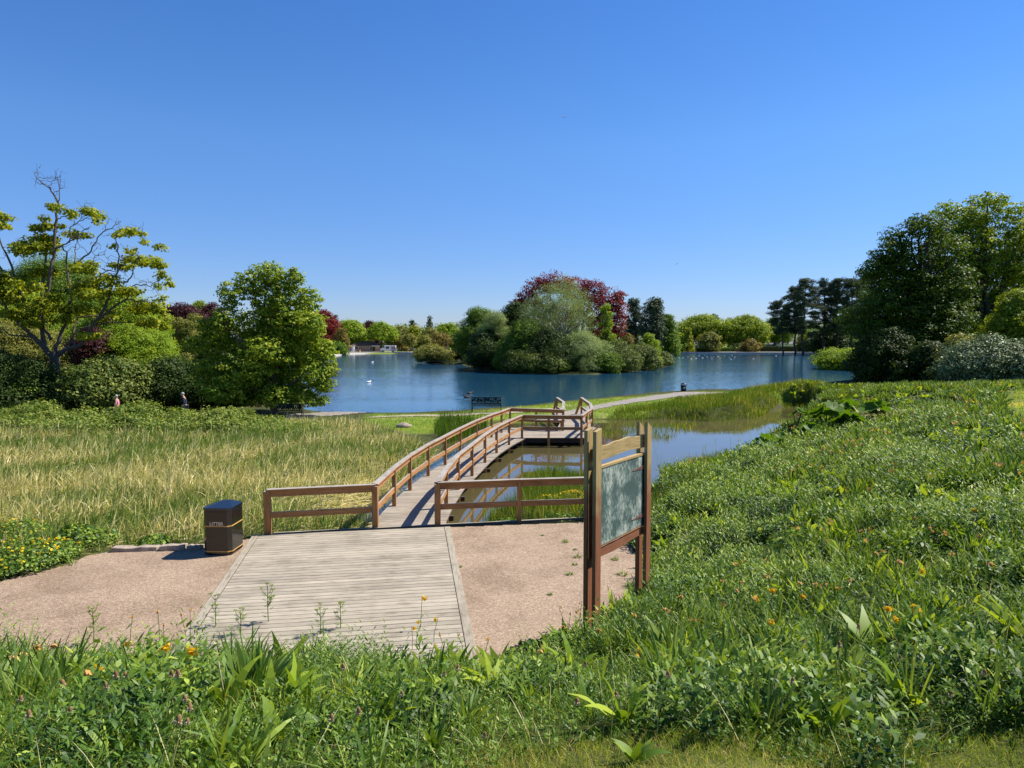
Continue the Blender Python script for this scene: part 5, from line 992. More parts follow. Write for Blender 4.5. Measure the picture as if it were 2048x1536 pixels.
# 3 bank vegetation: foreground and the right-hand slope
BANK = np.array([(-13, 1.0), (-13, 8.6), (-7, 8.6), (-3, 8.6), (0.5, 9.2), (1.2, 9.7), (1.9, 10.8), (2.25, 12), (2.3, 13.2), (2.1, 14.6), (2.0, 16.2), (3.2, 17.4), (4.4, 19.8), (4.8, 23), (7.0, 26), (9, 28), (13, 33), (16.5, 37), (18, 44), (20, 52), (27, 54), (44, 48), (44, 1.0)])
mow = lambda x, y: np.clip(.5 - sdf(RLAWN, x, y) / 1.2, 0, 1)
def bank_pts(dens, seed, fo, lawnok=0.0, near=(0, 99)):
    x, y = sample(BANK, dens, seed, 1.6, fo, 1.2); ok, z, dw, dg = land(x, y, .02, .02); d = np.hypot(x, y)
    nearlawn = (y < 3.3 + .25 * np.sin(x * 3)) & (x > -.2); m = (mow(x, y) > .4) | nearlawn
    ok &= (~m | (rng_(seed + 1).random(len(x)) < lawnok)) & (d >= near[0]) & (d < near[1]); return x[ok], y[ok], z[ok], d[ok]
fo = lambda d: np.clip((6.0 / np.maximum(d, 1)) ** 1.15, .05, 1)
scl = lambda d: np.clip(d / 6.5, .75, 5) ** .72
# 3a low grass among it
x, y, z, d = bank_pts(1500, 521, fo, .0); m = rng_(5210).random(len(x)) < np.where(d > 6.5, np.clip(2.4 * patch(x * 1.0 + 3, y, 1.5) - .55, .06, 1), 1); x, y, z, d = x[m], y[m], z[m], d[m]; n = len(x); r = rng_(522); s_ = scl(d); pt = patch(x, y, .9)

stuff('bank_grass', [blades(B3(x, y, z - .01), r.uniform(0, 6.28, n), r.uniform(0, .8, n), r.uniform(.2, 1.5, n), r.uniform(.06, .19, n) * (1 + .10 * s_) * (.4 + 1.0 * pt), r.uniform(.003, .007, n) * s_, 3, 'grass', np.clip(r.normal(.30, .24, n) + .5 * (pt - .5), 0, 1), r.uniform(-1, 1, n))], M['grass'], 'long green grass growing through the bank plants')
# 3b low small-leaved ground weeds
def stems(x, y, z, H, s_, seed, K, ll, lw, prof, tb, tv, lean0=(.7, 1.3), tipshrink=.5, tl=.3, pt=None):  # tv lightens leaves towards the tips: light and shade put into the tint
    r = rng_(seed); n = len(x); taz = r.uniform(0, 6.28, n); tl_ = r.uniform(0, tl, n); ps_ = []; cl = np.clip(r.normal(0, .14, n), -.3, .3)
    for k in range(K):
        f = (k + .7) / K; ps_.append(blades(B3(x + np.cos(taz) * H * tl_ * f, y + np.sin(taz) * H * tl_ * f, z + H * f), k * 2.4 + r.uniform(-.5, .5, n), r.uniform(*lean0, n) * (1.1 - .35 * f), r.uniform(-.1, .8, n), r.uniform(*ll, n) * (1.1 - tipshrink * f) * s_ ** .6, r.uniform(*lw, n) * (1.1 - .4 * f) * s_, 2, prof, np.clip(tb + cl + tv * (f - .5) + r.normal(0, .13, n) + (0 if pt is None else .3 * (pt - .5)), 0, 1), r.uniform(-.6, .6, n)))
    return ps_
x, y, z, d = bank_pts(240, 523, fo); m = rng_(5230).random(len(x)) < np.where(d > 6.5, np.clip(2.6 * patch(x + 3, y, 1.5) - .5, .1, 1), 1); x, y, z, d = x[m], y[m], z[m], d[m]; n = len(x); r = rng_(524); pt = patch(x + 9, y, 1.1)
stuff('leafy_weeds', stems(x, y, z, r.uniform(.03, .13, n) * (.3 + 1.2 * pt), scl(d), 5241, 7, (.03, .065), (.011, .024), 'ovate', .35, .25, pt=pt), M['weed'], 'small leaved weeds covering the bank')
# 3c mounds: separate clumps of taller plants with dark gaps between them
def mounds(name, cdens, seed, R, Hm, sd, K, ll, lw, prof, mat, tb, tv, label, region=None, tip=.5, dmax=60, dmin=0, leanb=(.7, 1.3)):
    x, y, z, d = bank_pts(cdens, seed, lambda d: np.clip(1.15 - d / 60, .3, 1)); r = rng_(seed + 1); m = (d < dmax) & (d > dmin)
    if region is not None: m &= region(x, y)
    cx, cy, d = x[m], y[m], d[m]; X = []; Y = []; Hh = []; S = []
    for i in range(len(cx)):
        Ri = r.uniform(*R) * (1 + min(d[i], 30) / 40); Hi = r.uniform(*Hm); fo_ = min(1, (9 / d[i]) ** 1.1); k = max(4, int(math.pi * Ri * Ri * sd * fo_)); a = r.uniform(0, 6.28, k); q = np.sqrt(r.random(k)) * Ri; e = r.uniform(.7, 1.3)
        X.append(cx[i] + np.cos(a) * q * e); Y.append(cy[i] + np.sin(a) * q / e); Hh.append(Hi * (1 - (q / Ri) ** 2 * .65) * r.uniform(.75, 1.15, k)); S.append(np.full(k, np.clip(d[i] / 9, .8, 3.2) ** .75))
    X, Y, Hh, S = map(np.concatenate, (X, Y, Hh, S)); ok, z, dw, dg = land(X, Y, .0, .0); ok &= mow(X, Y) < .5; print(name, len(cx), ok.sum())
    if not ok.any(): return
    stuff(name, stems(X[ok], Y[ok], z[ok], Hh[ok], S[ok], seed + 2, K, ll, lw, prof, tb, tv, leanb, tip), M[mat], label)
mid = lambda x, y: (x > 1.2) & (x < 15) & (y > 6.5) & (y < 26) & (patch(x - 5, y + 3, .5) > .35)
mounds('willowherb_clumps', .55, 5301, (.28, .72), (.40, .95), 100, 12, (.075, .125), (.015, .026), 'lance', 'weed', .36, 1.0, 'clumps of upright narrow leaved shoots on the right slope', mid, .45)
mounds('nettle_clumps', .5, 5311, (.18, .5), (.22, .6), 100, 9, (.06, .11), (.030, .055), 'ovate', 'weed', .36, .8, 'rounded clumps of broad leaved weeds all over the bank', None, .4)
mounds('bright_weed_clumps', .32, 5321, (.15, .5), (.10, .26), 130, 8, (.03, .06), (.010, .02), 'ovate', 'lime_weed', .5, .4, 'bright yellow green weed clumps on the bank', None, .4)
mounds('shade_toned_clumps', .55, 5331, (.25, .6), (.2, .48), 90, 10, (.05, .08), (.014, .026), 'ovate', 'weed', .18, .25, 'weed clumps tinted dark as painted shade on the bank', lambda x, y: patch(x + 30, y, .7) > .42, .4)  # low tint stands in for deep shade among the plants
mounds('near_weed_clumps', 3.4, 5341, (.10, .26), (.14, .30), 170, 9, (.035, .07), (.014, .028), 'ovate', 'weed', .38, .4, 'leafy weeds crowding the near bank', lambda x, y: (y > 3.4) & (x < 5), .4, 7.8)
mounds('brow_clumps', 3.6, 5351, (.12, .30), (.26, .58), 150, 10, (.04, .075), (.010, .022), 'lance', 'weed', .45, .4, 'taller leafy weeds along the brow of the bank above the gravel', lambda x, y: (y > 4.9) & (y < 6.6) & (x < 2.2), .45, 9)
# 3d daffodil leaf tufts
def tufts(cx, cy, cz, d, seed, per, L0, L1, W0, W1, mat_tint=.5, spread=.12, prof='strap', lean=(0, .6), curv=(.1, .9), segs=4):
    r = rng_(seed); n = len(cx) * per; a = r.uniform(0, 6.28, n); q = r.uniform(0, spread, n); ii = np.repeat(np.arange(len(cx)), per); s = np.clip(d[ii] / 9, 1, 3.2)
    return blades(B3(cx[ii] + np.cos(a) * q, cy[ii] + np.sin(a) * q, cz[ii] - .01), a + r.normal(0, .5, n), r.uniform(*lean, n), r.uniform(*curv, n), r.uniform(L0, L1, n) * s ** .25, r.uniform(W0, W1, n) * s, segs, prof, np.clip(r.normal(mat_tint, .25, n), 0, 1), r.uniform(-1, 1, n))
x, y, z, d = bank_pts(6.5, 527, lambda d: np.clip(1.3 - d / 34, .45, 1)); m = (patch(x + 20, y - 7, .8) > .40) & (rng_(5270).random(len(x)) < np.clip((d - 2.5) / 6, .22, 1)); x, y, z, d = x[m], y[m], z[m], d[m]
stuff('daffodil_leaves', [tufts(x, y, z, d, 528, 26, .22, .42, .009, .015, .6, .10)], M['strap'], 'tufts of blue green daffodil leaves over the whole bank')
# 3e plantain rosettes
x, y, z, d = bank_pts(7, 529, lambda d: np.clip(1.6 - d / 9, 0, 1)); m = patch(x + 3, y, 1.4) > .35; x, y, z, d = x[m], y[m], z[m], d[m]
stuff('plantain_leaves', [tufts(x, y, z, d, 530, 16, .12, .30, .014, .032, .65, .04, 'lance', (.1, .9), (.1, 1.0), 5)], M['weed'], 'rosettes of long ribbed plantain leaves on the near bank')
x, y, z, d = bank_pts(1.5, 537, lambda d: np.clip(1.2 - d / 45, .4, 1)); m = d > 3.6; x, y, z, d = x[m], y[m], z[m] + .04, d[m]
stuff('broad_leaves', [tufts(x, y, z, d, 538, 9, .16, .34, .045, .085, .7, .05, 'ovate', (.1, .95), (.2, 1.1), 5)], M['lime_weed'], 'broad light green dock leaves scattered over the slope')
# 3f dead stems and straw bits
x, y, z, d = bank_pts(30, 535, fo); n = len(x); r = rng_(536); s_ = scl(d)
stuff('dead_stems', [blades(B3(x, y, z + .02), r.uniform(0, 6.28, n), r.uniform(.1, 1.3, n), r.uniform(0, .8, n), r.uniform(.12, .34, n), r.uniform(.003, .006, n) * s_, 3, 'grass', r.uniform(.6, 1, n))], M['reed'], 'dead pale stems scattered through the bank plants')
# small spent blooms scattered over the slope, beyond counting
x, y, z, d = bank_pts(3.2, 531, lambda d: np.clip((d - 5) / 5, 0, 1) * .8 * np.clip(1.6 - d / 30, .3, 1)); r = rng_(532); m = patch(x + 20, y - 7, .8) > .45; x, y, z, d = x[m], y[m], z[m], d[m]; n = len(x); s_ = np.clip(d / 9, 1, 2.4)
hh = r.uniform(.24, .36, n); c = B3(x, y, z + hh); V1 = []
for k in range(5): V1.append(leafquads(c + r.normal(size=(n, 3)) * .014 * s_[:, None], nrm(r.normal(size=(n, 3))), .036 * s_, r, .8, r.random(n)))
stuff('spent_blooms', V1, M['withered'], 'withered orange daffodil heads dotted over the right slope')
# dry straw heap on the bank top
xs, ys, _z = D(1805, 815, 30); gzs = float(ground_z(xs, ys)[0]); r = rng_(533); n = 900
stuff('dry_stalks', [blades(B3(xs + r.normal(0, .9, n), ys + r.normal(0, .6, n), gzs + r.uniform(0, .18, n)), r.uniform(0, 6.28, n), r.uniform(1.0, 1.5, n), r.uniform(0, .3, n), r.uniform(.3, .7, n), r.uniform(.02, .035, n), 2, 'grass', r.uniform(.75, 1, n))], M['reed'], 'heap of dry pale stalks on top of the right bank')

# 4 lawns: lake side, right top, bottom right
def lawnblades(poly, dens, seed, fo_, label, name, H=(.03, .08), extra=None, tm=.6):
    x, y = sample(poly, dens, seed, 1.2, fo_, 1.5); ok, z, dw, dg = land(x, y, .02, .05)
    if extra is not None: ok &= extra(x, y)
    x, y, z = x[ok], y[ok], z[ok]; n = len(x); d = np.hypot(x, y); r = rng_(seed + 1); s = np.clip(d / 5, .8, 8); pt = patch(x, y, 1.2)
    stuff(name, [blades(B3(x, y, z - .005), r.uniform(0, 6.28, n), r.uniform(.1, .9, n), r.uniform(0, 1, n), r.uniform(*H, n) * s ** .45, r.uniform(.0025, .0045, n) * s, 2, 'grass', np.clip(r.normal(tm, .2, n) + .5 * (pt - .5), 0, 1), r.uniform(-1, 1, n))], M['grass'], label)
NL = np.array([(-.6, 1.2), (-.2, 3.6), (2, 3.55), (4, 3.6), (6.5, 3.3), (6.5, 1.2)])
lawnblades(NL, 9000, 541, None, 'short bright grass at the bottom right', 'near_lawn', (.03, .09), tm=.7)
lawnblades(RLAWN, 260, 543, lambda d: np.clip(14 / d, .2, 1), 'mown yellow green grass at the right edge', 'right_lawn', (.03, .07), tm=.75)
notpath = lambda x, y: (sdf(PATH, x, y) > .1) & (sdf(PATH2, x, y) > -.1)
lawnblades(LAWN1, 110, 545, None, 'short grass along the lake shore', 'shore_lawn', (.03, .06), notpath, .55)

# 5 iris and reeds round the pond
def stand(name, poly, dens, seed, H, W_, label, mat='iris', wet=-.3, tm=.45, sd=.22, lean=.25, cond=None):
    x, y = sample(poly, dens, seed); z, dp, dl, dg = ground_z(x, y, True); ok = (np.minimum(dp, dl) > wet) & (dg > .05) & (sdf(WALK, x, y) > .05)
    if cond is not None: ok &= cond(x, y)
    x, y, z = x[ok], y[ok], np.maximum(z[ok], WL - .1); n = len(x); r = rng_(seed + 1); pt = patch(x, y, 1.5)
    if not n: return
    stuff(name, [blades(B3(x, y, z), r.uniform(0, 6.28, n), r.uniform(0, lean, n), r.uniform(.05, .7, n), r.uniform(*H, n) * (.55 + .7 * pt), r.uniform(*W_, n), 3, 'grass', np.clip(r.normal(tm, sd, n) + .3 * (pt - .5), 0, 1), r.uniform(-1, 1, n))], M[mat], label)
BANKFAR = gp([(1188, 836), (1240, 826), (1330, 812), (1400, 806), (1470, 798), (1530, 792), (1640, 790), (1760, 790), (1740, 830), (1690, 850), (1640, 832), (1600, 811), (1560, 806), (1530, 822), (1500, 838), (1420, 846), (1340, 840), (1240, 843), (1188, 843)], -.1)
stand('pond_reeds', BANKFAR, 190, 551, (.22, .5), (.02, .034), 'green reeds and iris along the far bank of the pond', wet=-.3, tm=.6)
stand('short_marsh_grass', gp([(1188, 850), (1240, 838), (1400, 842), (1370, 862), (1330, 872), (1240, 872), (1190, 874)], -.2), 110, 553, (.15, .38), (.02, .03), 'marsh grass standing in the shallow water below the reeds', wet=-20, tm=.6, cond=lambda x, y: patch(x, y, 1.1) > .42)
stand('iris_clump', gp([(868, 868), (880, 850), (940, 846), (1010, 848), (1020, 858), (960, 862), (925, 872), (890, 884)], -.2), 170, 555, (.5, .95), (.022, .036), 'dark green iris leaves left of the boardwalk', wet=-.6, tm=.3)
stand('pond_edge_iris', gp([(1060, 856), (1130, 856), (1130, 846), (1050, 846)], -.2), 120, 557, (.3, .7), (.02, .034), 'iris leaves behind the viewing platform', wet=-.6, tm=.4)
stand('peninsula_iris', PENIN, 330, 559, (.30, .62), (.010, .020), 'yellow green iris leaves on the tongue of land behind the fence', wet=-.25, tm=.6)
stand('left_pond_reeds', np.array([(-4.6, 15.9), (-3.3, 15.9), *[(p[0] - .3, p[1]) for p in Lr[1:6]], (-1.6, 24), (-2.6, 22), (-3.4, 19), (-4.6, 17)]), 200, 561, (.3, .6), (.010, .02), 'green reeds in the water along the left of the boardwalk', wet=-.35, tm=.4)
stand('slope_edge_grass', np.array([(2.0, 16.6), (3.4, 18), (4.6, 21), (5.2, 24.5), (8.3, 27.5), (10, 29), (9.2, 27), (7, 24), (6, 21), (5, 17.5), (3, 16)]), 90, 563, (.25, .55), (.014, .024), 'long grass at the water edge under the right slope', wet=-.15, tm=.5)
x, y = sample(POND, 1.6, 571); r = rng_(572); m = patch(x, y, 1.3) > .62; x, y = x[m], y[m]
stuff('water_stems', [tufts(x, y, np.full(len(x), WL - .05), np.hypot(x, y), 573, 3, .12, .34, .003, .005, .6, .08, 'grass', (0, .4), (0, .6), 3)], M['grass'], 'a few thin stems standing in the pond')

# 6 marsh marigolds and leafy plants as single plants
def leafy_plant(name, label, cat, loc, R, H, n, leaf, mat, seed, flowers=0, fm='yellowflower', aspect=.85, group=None, fsize=.035):
    r = rng_(seed); o = empty(name, loc); tag(o, label, cat, group); a = r.uniform(0, 6.28, n); q = np.sqrt(r.random(n)) * R; h = H * (1 - (q / R) ** 2 * .6) * r.uniform(.35, 1.05, n)
    c = np.c_[np.cos(a) * q, np.sin(a) * q, h]; nn = nrm(np.c_[np.cos(a) * q / R * .7, np.sin(a) * q / R * .7, np.full(n, .7)] + r.normal(size=(n, 3)) * .35)
    V, F, T = leafquads(c, nn, leaf, r, aspect); link('foliage', mesh_np('foliage', V, F, T), M[mat], o)
    k = n // 5; c2 = c[:k]; b = np.c_[c2[:, 0] * .3, c2[:, 1] * .3, np.zeros(k)]; v = c2 - b; L_ = np.linalg.norm(v, axis=1)
    V, F, T = blades(b, np.arctan2(v[:, 1], v[:, 0]), np.arccos(np.clip(v[:, 2] / L_, -1, 1)), np.zeros(k), L_, np.full(k, .006), 2, 'strap', r.uniform(0, .6, k)); link('stems', mesh_np('stems', V, F, T), M['stem'], o)
    if flowers:
        a = r.uniform(0, 6.28, flowers); q = np.sqrt(r.random(flowers)) * R * .95; c = np.c_[np.cos(a) * q, np.sin(a) * q, H * (1.06 - (q / R) ** 2 * .6)]; P_ = []
        for j in range(3): P_.append(leafquads(c + r.normal(size=c.shape) * .008, nrm(r.normal(size=c.shape) * .4 + (0, 0, 1)), fsize, r, .95))
        V, F, T = join(P_); link('flowers', mesh_np('flowers', V, F, T), M[fm], o)
    return o
def plz(x, y): return (x, y, max(float(ground_z(x, y)[0]), WL))
for i, (px, py, zz, R, H, n_, fl, lb) in enumerate([(1150, 1003, -.1, .62, .34, 1100, 90, 'marsh marigold with dense yellow blooms behind the fence by the notice board'), (1098, 1010, -.1, .42, .28, 700, 34, 'marsh marigold with fewer yellow blooms left of the dense one'), (1190, 1012, -.1, .5, .32, 800, 60, 'marsh marigold partly hidden behind the notice board post'), (1120, 1034, -.05, .5, .16, 900, 0, 'low green marigold leaves just behind the right fence post'),
    (1010, 1036, -.05, .35, .14, 500, 0, 'low green marigold leaves beside the short fence post'), (40, 1135, .0, .75, .50, 1700, 40, 'yellow flowered leafy clump at the left gravel edge'), (-30, 1150, .0, .7, .42, 1300, 30, 'yellow flowered clump cut off by the left picture edge'), (100, 1118, .0, .55, .36, 1100, 26, 'yellow flowered clump right of the one at the left gravel edge'), (30, 1080, 0, .7, .42, 1300, 22, 'yellow flowered clump behind the one at the left gravel edge')]):
    q = G(px, py, zz); leafy_plant('marsh_marigold', lb, 'plant', plz(q[0], q[1]), R, H, n_, .055, 'weed' if i != 0 else 'iris', 600 + i, fl, fsize=.05)
for i, (px, py, R, H, n_, lb) in enumerate([(150, 1092, .55, .42, 900, 'broad leaved dark green plant left of the kerb stones'), (195, 1088, .4, .3, 500, 'smaller broad leaved plant touching the kerb stones'), (300, 1090, .35, .18, 400, 'low leafy plant behind the kerb stones')]):
    q = G(px, py, 0); leafy_plant('leafy_plant', lb, 'plant', plz(q[0], q[1] + .1), R, H, n_, .09, 'weed', 620 + i)
for i, (px, py, d_, R, H, n_, lb) in enumerate([(1072, 1252, 6.5, .34, .30, 1000, 'lobed leafy mound below the gravel left of the notice board'), (985, 1278, 6.6, .24, .26, 600, 'small lobed leafy mound beside the platform corner'), (1130, 1262, 6.5, .3, .25, 700, 'feathery leafy mound under the notice board'), (1610, 1010, 9.5, .5, .3, 900, 'fresh green leafy clump half way up the slope'), (1305, 1195, 7.9, .28, .2, 500, 'weeds at the foot of the right notice board post')]):
    q = D(px, py, d_); leafy_plant('leafy_plant', lb, 'plant', plz(q[0], q[1]), R, H, n_, .07, 'weed', 640 + i, aspect=.6)
# ------------------------------------------------------------------ gunnera, dock, daffodils, stalks
def gunnera(loc, seed, leaves, label):
    """leaves: (az, lean, stalk length, blade radius)"""
    o = empty('gunnera', loc); tag(o, label, 'plant', 'giant rhubarb plants at the pond edge'); r = rng_(seed)
    for az, ln, L, R in leaves:
        tip = np.array((math.cos(az) * math.sin(ln) * L, math.sin(az) * math.sin(ln) * L, math.cos(ln) * L))
        st = MB().tube([(0, 0, -.1), tuple(tip * .5 + np.array((0, 0, .06))), tuple(tip)], [.035, .026, .018], 7, False).build('stalk', M['stem'], o); st.data.attributes.new('tint', 'FLOAT', 'POINT')
        nr, na = 7, 56; V = [(0, 0, 0)]
        ax = nrm(np.array((math.cos(az) * .55, math.sin(az) * .55, 1.0))); ux = nrm(np.cross(ax, (0.1, 1, 0))); uy = np.cross(ax, ux); ph = r.uniform(0, 6.28); T = [.6]
        for i in range(1, nr + 1):
            f = i / nr
            for j in range(na):
                a = 2 * math.pi * j / na; lobe = 1 - .20 * abs(math.sin(a * 3.5 + ph)) ** .7 * f ** 2 - .05 * abs(math.sin(a * 17)) * f ** 3
                rr = R * f * lobe; hh = R * (.34 * f ** 1.6 - .10 * f ** 4 + .05 * f * math.cos(a * 7 + ph * 2) + .030 * f * math.sin(a * 28 + i)); 
                V.append(tuple(ux * rr * math.cos(a) + uy * rr * math.sin(a) + ax * hh)); T.append(min(1, max(0, .5 + .25 * math.cos(a * 28) + r.uniform(-.2, .2))))
        F3 = [(0, 1 + j, 1 + (j + 1) % na) for j in range(na)]; F4 = [(1 + (i - 1) * na + j, 1 + i * na + j, 1 + i * na + (j + 1) % na, 1 + (i - 1) * na + (j + 1) % na) for i in range(1, nr) for j in range(na)]
        link('leaf', mesh_np('leaf', np.array(V) + tip, [np.array(F3), np.array(F4)], T, smooth=True), M['gunnera'], o)
def gun(px, py, z, seed, n, R, label, L=(.5, 1.0)):
    q = G(px, py, z); r = rng_(seed); gunnera((q[0], q[1], max(float(ground_z(q[0], q[1])[0]), WL)), seed, [(i * 2.4 + r.uniform(-.4, .4), r.uniform(.15, .8), r.uniform(*L), R * .88 * r.uniform(.7, 1.15)) for i in range(n)], label)
gun(1650, 872, 0.0, 701, 7, .62, 'tallest gunnera with umbrella leaves over the pond edge', (.6, 1.15)); gun(1592, 872, -.1, 702, 3, .42, 'single stemmed gunnera nearest the open pond', (.6, 1.0))
gun(1700, 868, .3, 703, 7, .6, 'wide low gunnera right of the tallest one', (.35, .7)); gun(1750, 850, .55, 704, 6, .62, 'gunnera with bright rounded leaves farthest right', (.4, .85)); gun(1690, 850, .3, 707, 6, .6, 'gunnera behind the tallest one', (.4, .9))
gun(1520, 912, -.2, 705, 5, .42, 'dark stemmed gunnera at the left end of its row', (.4, .8)); gun(1560, 895, -.1, 706, 3, .3, 'small gunnera between the two leftmost ones', (.3, .6)); gun(1620, 885, 0, 708, 5, .42, 'low gunnera in front of the tallest one', (.25, .5))
def bladeobj(name, specs, parent, mat, seed, prof='lance', segs=7, wave=0.0):
    r = rng_(seed); s = np.array(specs, float); V, F, T = blades(s[:, :3], s[:, 3], s[:, 4], s[:, 5], s[:, 6], s[:, 7], segs, prof, r.uniform(.3, .9, len(s)), s[:, 8])
    if wave: V = V + r.normal(size=V.shape) * wave
    return link(name, mesh_np(name, V, F, T, smooth=True), M[mat], parent)
def dock(px, py, d, n, L, W_, label, seed, mat='weed'):
    q = D(px, py, d); o = empty('dock_plant', plz(q[0], q[1])); tag(o, label, 'plant', 'broad leaved dock plants'); r = rng_(seed)
    for k in range(n):
        az = k * 2.4 + r.uniform(-.5, .5); bladeobj('leaf', [(0, 0, 0, az, r.uniform(.15, .9), r.uniform(.2, 1.1), L * r.uniform(.7, 1.15), W_ * r.uniform(.8, 1.15), r.uniform(-.4, .4))], o, mat, seed + k, 'ovate', 9, W_ * .015)
for a in [(1330, 1300, 5.6, 8, .36, .11, 'large crinkled dock in front of the notice board'), (1290, 1300, 5.2, 5, .26, .08, 'smaller dock left of the large crinkled one'), (1740, 1250, 5.0, 7, .40, .10, 'dock with long arching grey green leaves on the near slope'), (1850, 1230, 5.1, 6, .32, .12, 'bright yellow green dock at the right of the near slope'), (1680, 1110, 7.2, 7, .34, .10, 'pale green dock half way down the near slope'), (1790, 1055, 8.4, 6, .34, .10, 'dock in the middle of the green slope'),
          (550, 1500, 3.3, 5, .22, .075, 'dock leaf cluster at the bottom left of the bank'), (640, 1490, 3.5, 5, .24, .06, 'light green dock beside the strap leaved clump'), (1500, 1440, 3.6, 6, .20, .05, 'bright plantain like dock above the short grass'), (870, 1480, 3.4, 8, .24, .035, 'narrow leaved dark clump near the bottom middle'), (1640, 1420, 3.8, 6, .18, .05, 'light green low dock near the bottom right'), (1270, 1500, 3.3, 6, .18, .05, 'small dock at the bottom right of the middle'), (1730, 1470, 3.5, 5, .16, .05, 'flat leaved dock in the short grass')]: dock(*a, int(a[0]) + 7)
# big strap-leaved clumps in the foreground
def strapclump(px, py, d, n, L, W_, label, seed, mat='strap'):
    q = D(px, py, d); o = empty('leaf_clump', plz(q[0], q[1])); tag(o, label, 'plant', 'strap leaved clumps'); r = rng_(seed)
    a = r.uniform(0, 6.28, n); qd = r.uniform(0, .14, n); s = np.c_[np.cos(a) * qd, np.sin(a) * qd, np.zeros(n), a + r.normal(0, .4, n), r.uniform(.05, .8, n), r.uniform(.1, .9, n), r.uniform(.6, 1.1, n) * L, r.uniform(.7, 1.2, n) * W_, r.uniform(-.8, .8, n)]
    bladeobj('leaves', s, o, mat, seed, 'lance', 6)
for a in [(500, 1440, 4.1, 130, .34, .030, 'dense dark clump of broad pointed leaves under the platform corner'), (280, 1390, 4.4, 60, .38, .018, 'tall leaning daffodil leaves left of the dense dark clump'), (60, 1420, 4.0, 70, .34, .014, 'fine grassy clump at the far left of the bank'), (850, 1340, 4.7, 50, .32, .017, 'daffodil leaves beneath the upright yellow bloom'), (930, 1440, 3.9, 60, .26, .016, 'fan of narrow green leaves in the bottom middle'), (1440, 1330, 5.0, 36, .34, .020, 'tall daffodil leaves right of the crinkled dock'), (1640, 1290, 5.2, 40, .3, .016, 'daffodil leaf tuft on the near slope'), (1180, 1290, 6.3, 40, .32, .014, 'daffodil leaves at the foot of the notice board'), (380, 1350, 4.8, 50, .34, .016, 'leaning daffodil leaves behind the orange blooms'), (1500, 1460, 3.6, 34, .2, .016, 'bright plantain fan over the short grass'), (1560, 1250, 5.6, 40, .3, .014, 'upright daffodil tuft with many spent blooms'), (1950, 1010, 7.6, 60, .34, .02, 'glossy broad daffodil clump by the right edge'), (1960, 1070, 6.8, 50, .32, .016, 'daffodil clump below the glossy one at the right edge'), (1440, 1110, 9.5, 60, .36, .016, 'daffodil tuft right of the notice board'), (1345, 1120, 10.5, 60, .36, .016, 'daffodil tuft touching the right notice board post')]:
    strapclump(*a, int(a[0]) + 31)
# daffodils: stem, head
def petals(c, ax, R, seed, style):
    r = rng_(seed); ax = nrm(np.array(ax, float)); u = nrm(np.cross(ax, (.3, .2, 1))); v = np.cross(ax, u); P_ = []; n = 6
    for k in range(n):
        a = k * 1.047 + r.uniform(-.2, .2); dr = nrm(u * math.cos(a) + v * math.sin(a) + ax * r.uniform(-.5, .9)); w_ = nrm(np.cross(dr, ax)); L = R * r.uniform(.8, 1.15); b = c
        pts = [(b, .10), (b + dr * L * .35, .34), (b + dr * L * .7 + ax * r.uniform(-.1, .25) * L, .30), (b + dr * L + ax * r.uniform(-.3, .5) * L, .05)]
        V = []; 
        for p, hw in pts: V += [p - w_ * hw * L, p + w_ * hw * L + ax * r.uniform(-.1, .1) * L]
        P_.append((np.array(V), np.array([(i * 2, i * 2 + 1, i * 2 + 3, i * 2 + 2) for i in range(3)]), np.full(8, r.random())))
    m = 10; V = []                                                # trumpet
    for i in range(4):
        for j in range(m): a = 6.283 * j / m; rr = R * (.2 + .14 * i / 3 + (.06 * math.sin(a * 5) if i == 3 else 0)); V.append(c + (u * math.cos(a) + v * math.sin(a)) * rr + ax * R * .27 * i)
    P_.append((np.array(V), np.array([(i * m + j, i * m + (j + 1) % m, (i + 1) * m + (j + 1) % m, (i + 1) * m + j) for i in range(3) for j in range(m)]), np.full(4 * m, .0)))
    return join(P_)
def daffodil(px, py, d, R, label, seed, fresh=False, stem=.30):
    h = np.array(D(px, py, d)); r = rng_(seed); gz = float(ground_z(h[0], h[1])[0]); Hh = max(h[2] - gz, .12); dx = r.uniform(-.06, .06)
    o = empty('daffodil', (h[0] + dx, h[1], gz)); tag(o, label, 'flower', 'daffodils on the near bank'); top = np.array((-dx, 0, Hh))
    a = r.uniform(0, 6.28); off = np.array((math.cos(a), math.sin(a) * .4, 0)) * .03; crest = top + np.array((0, 0, .022)) - off
    MB().tube([(0, 0, 0), (-dx * .3, 0, Hh * .5), tuple(crest - (0, 0, .03)), tuple(crest), tuple(top + (0, 0, .008))], [.0045, .004, .0035, .003, .003], 6, False).build('stem', M['stem'], o).data.attributes.new('tint', 'FLOAT', 'POINT')
    ax = (off[0] * 20, off[1] * 20 - .5, -.1) if fresh else (off[0] * 15, off[1] * 15 - .2, -1)
    V, F, T = petals(top, ax, R, seed, 0); link('bloom', mesh_np('bloom', V, F, T * .6 + .4), M['petal' if fresh else 'withered'], o)
def d_ground(px, py, stem=.27, a=2.4, b=16):
    """distance at which a bloom seen at (px,py) stands `stem` above the ground"""
    for d in np.arange(a, b, .05):
        q = D(px, py, d)
        if q[2] - float(ground_z(q[0], q[1])[0]) <= stem: return d
    return b
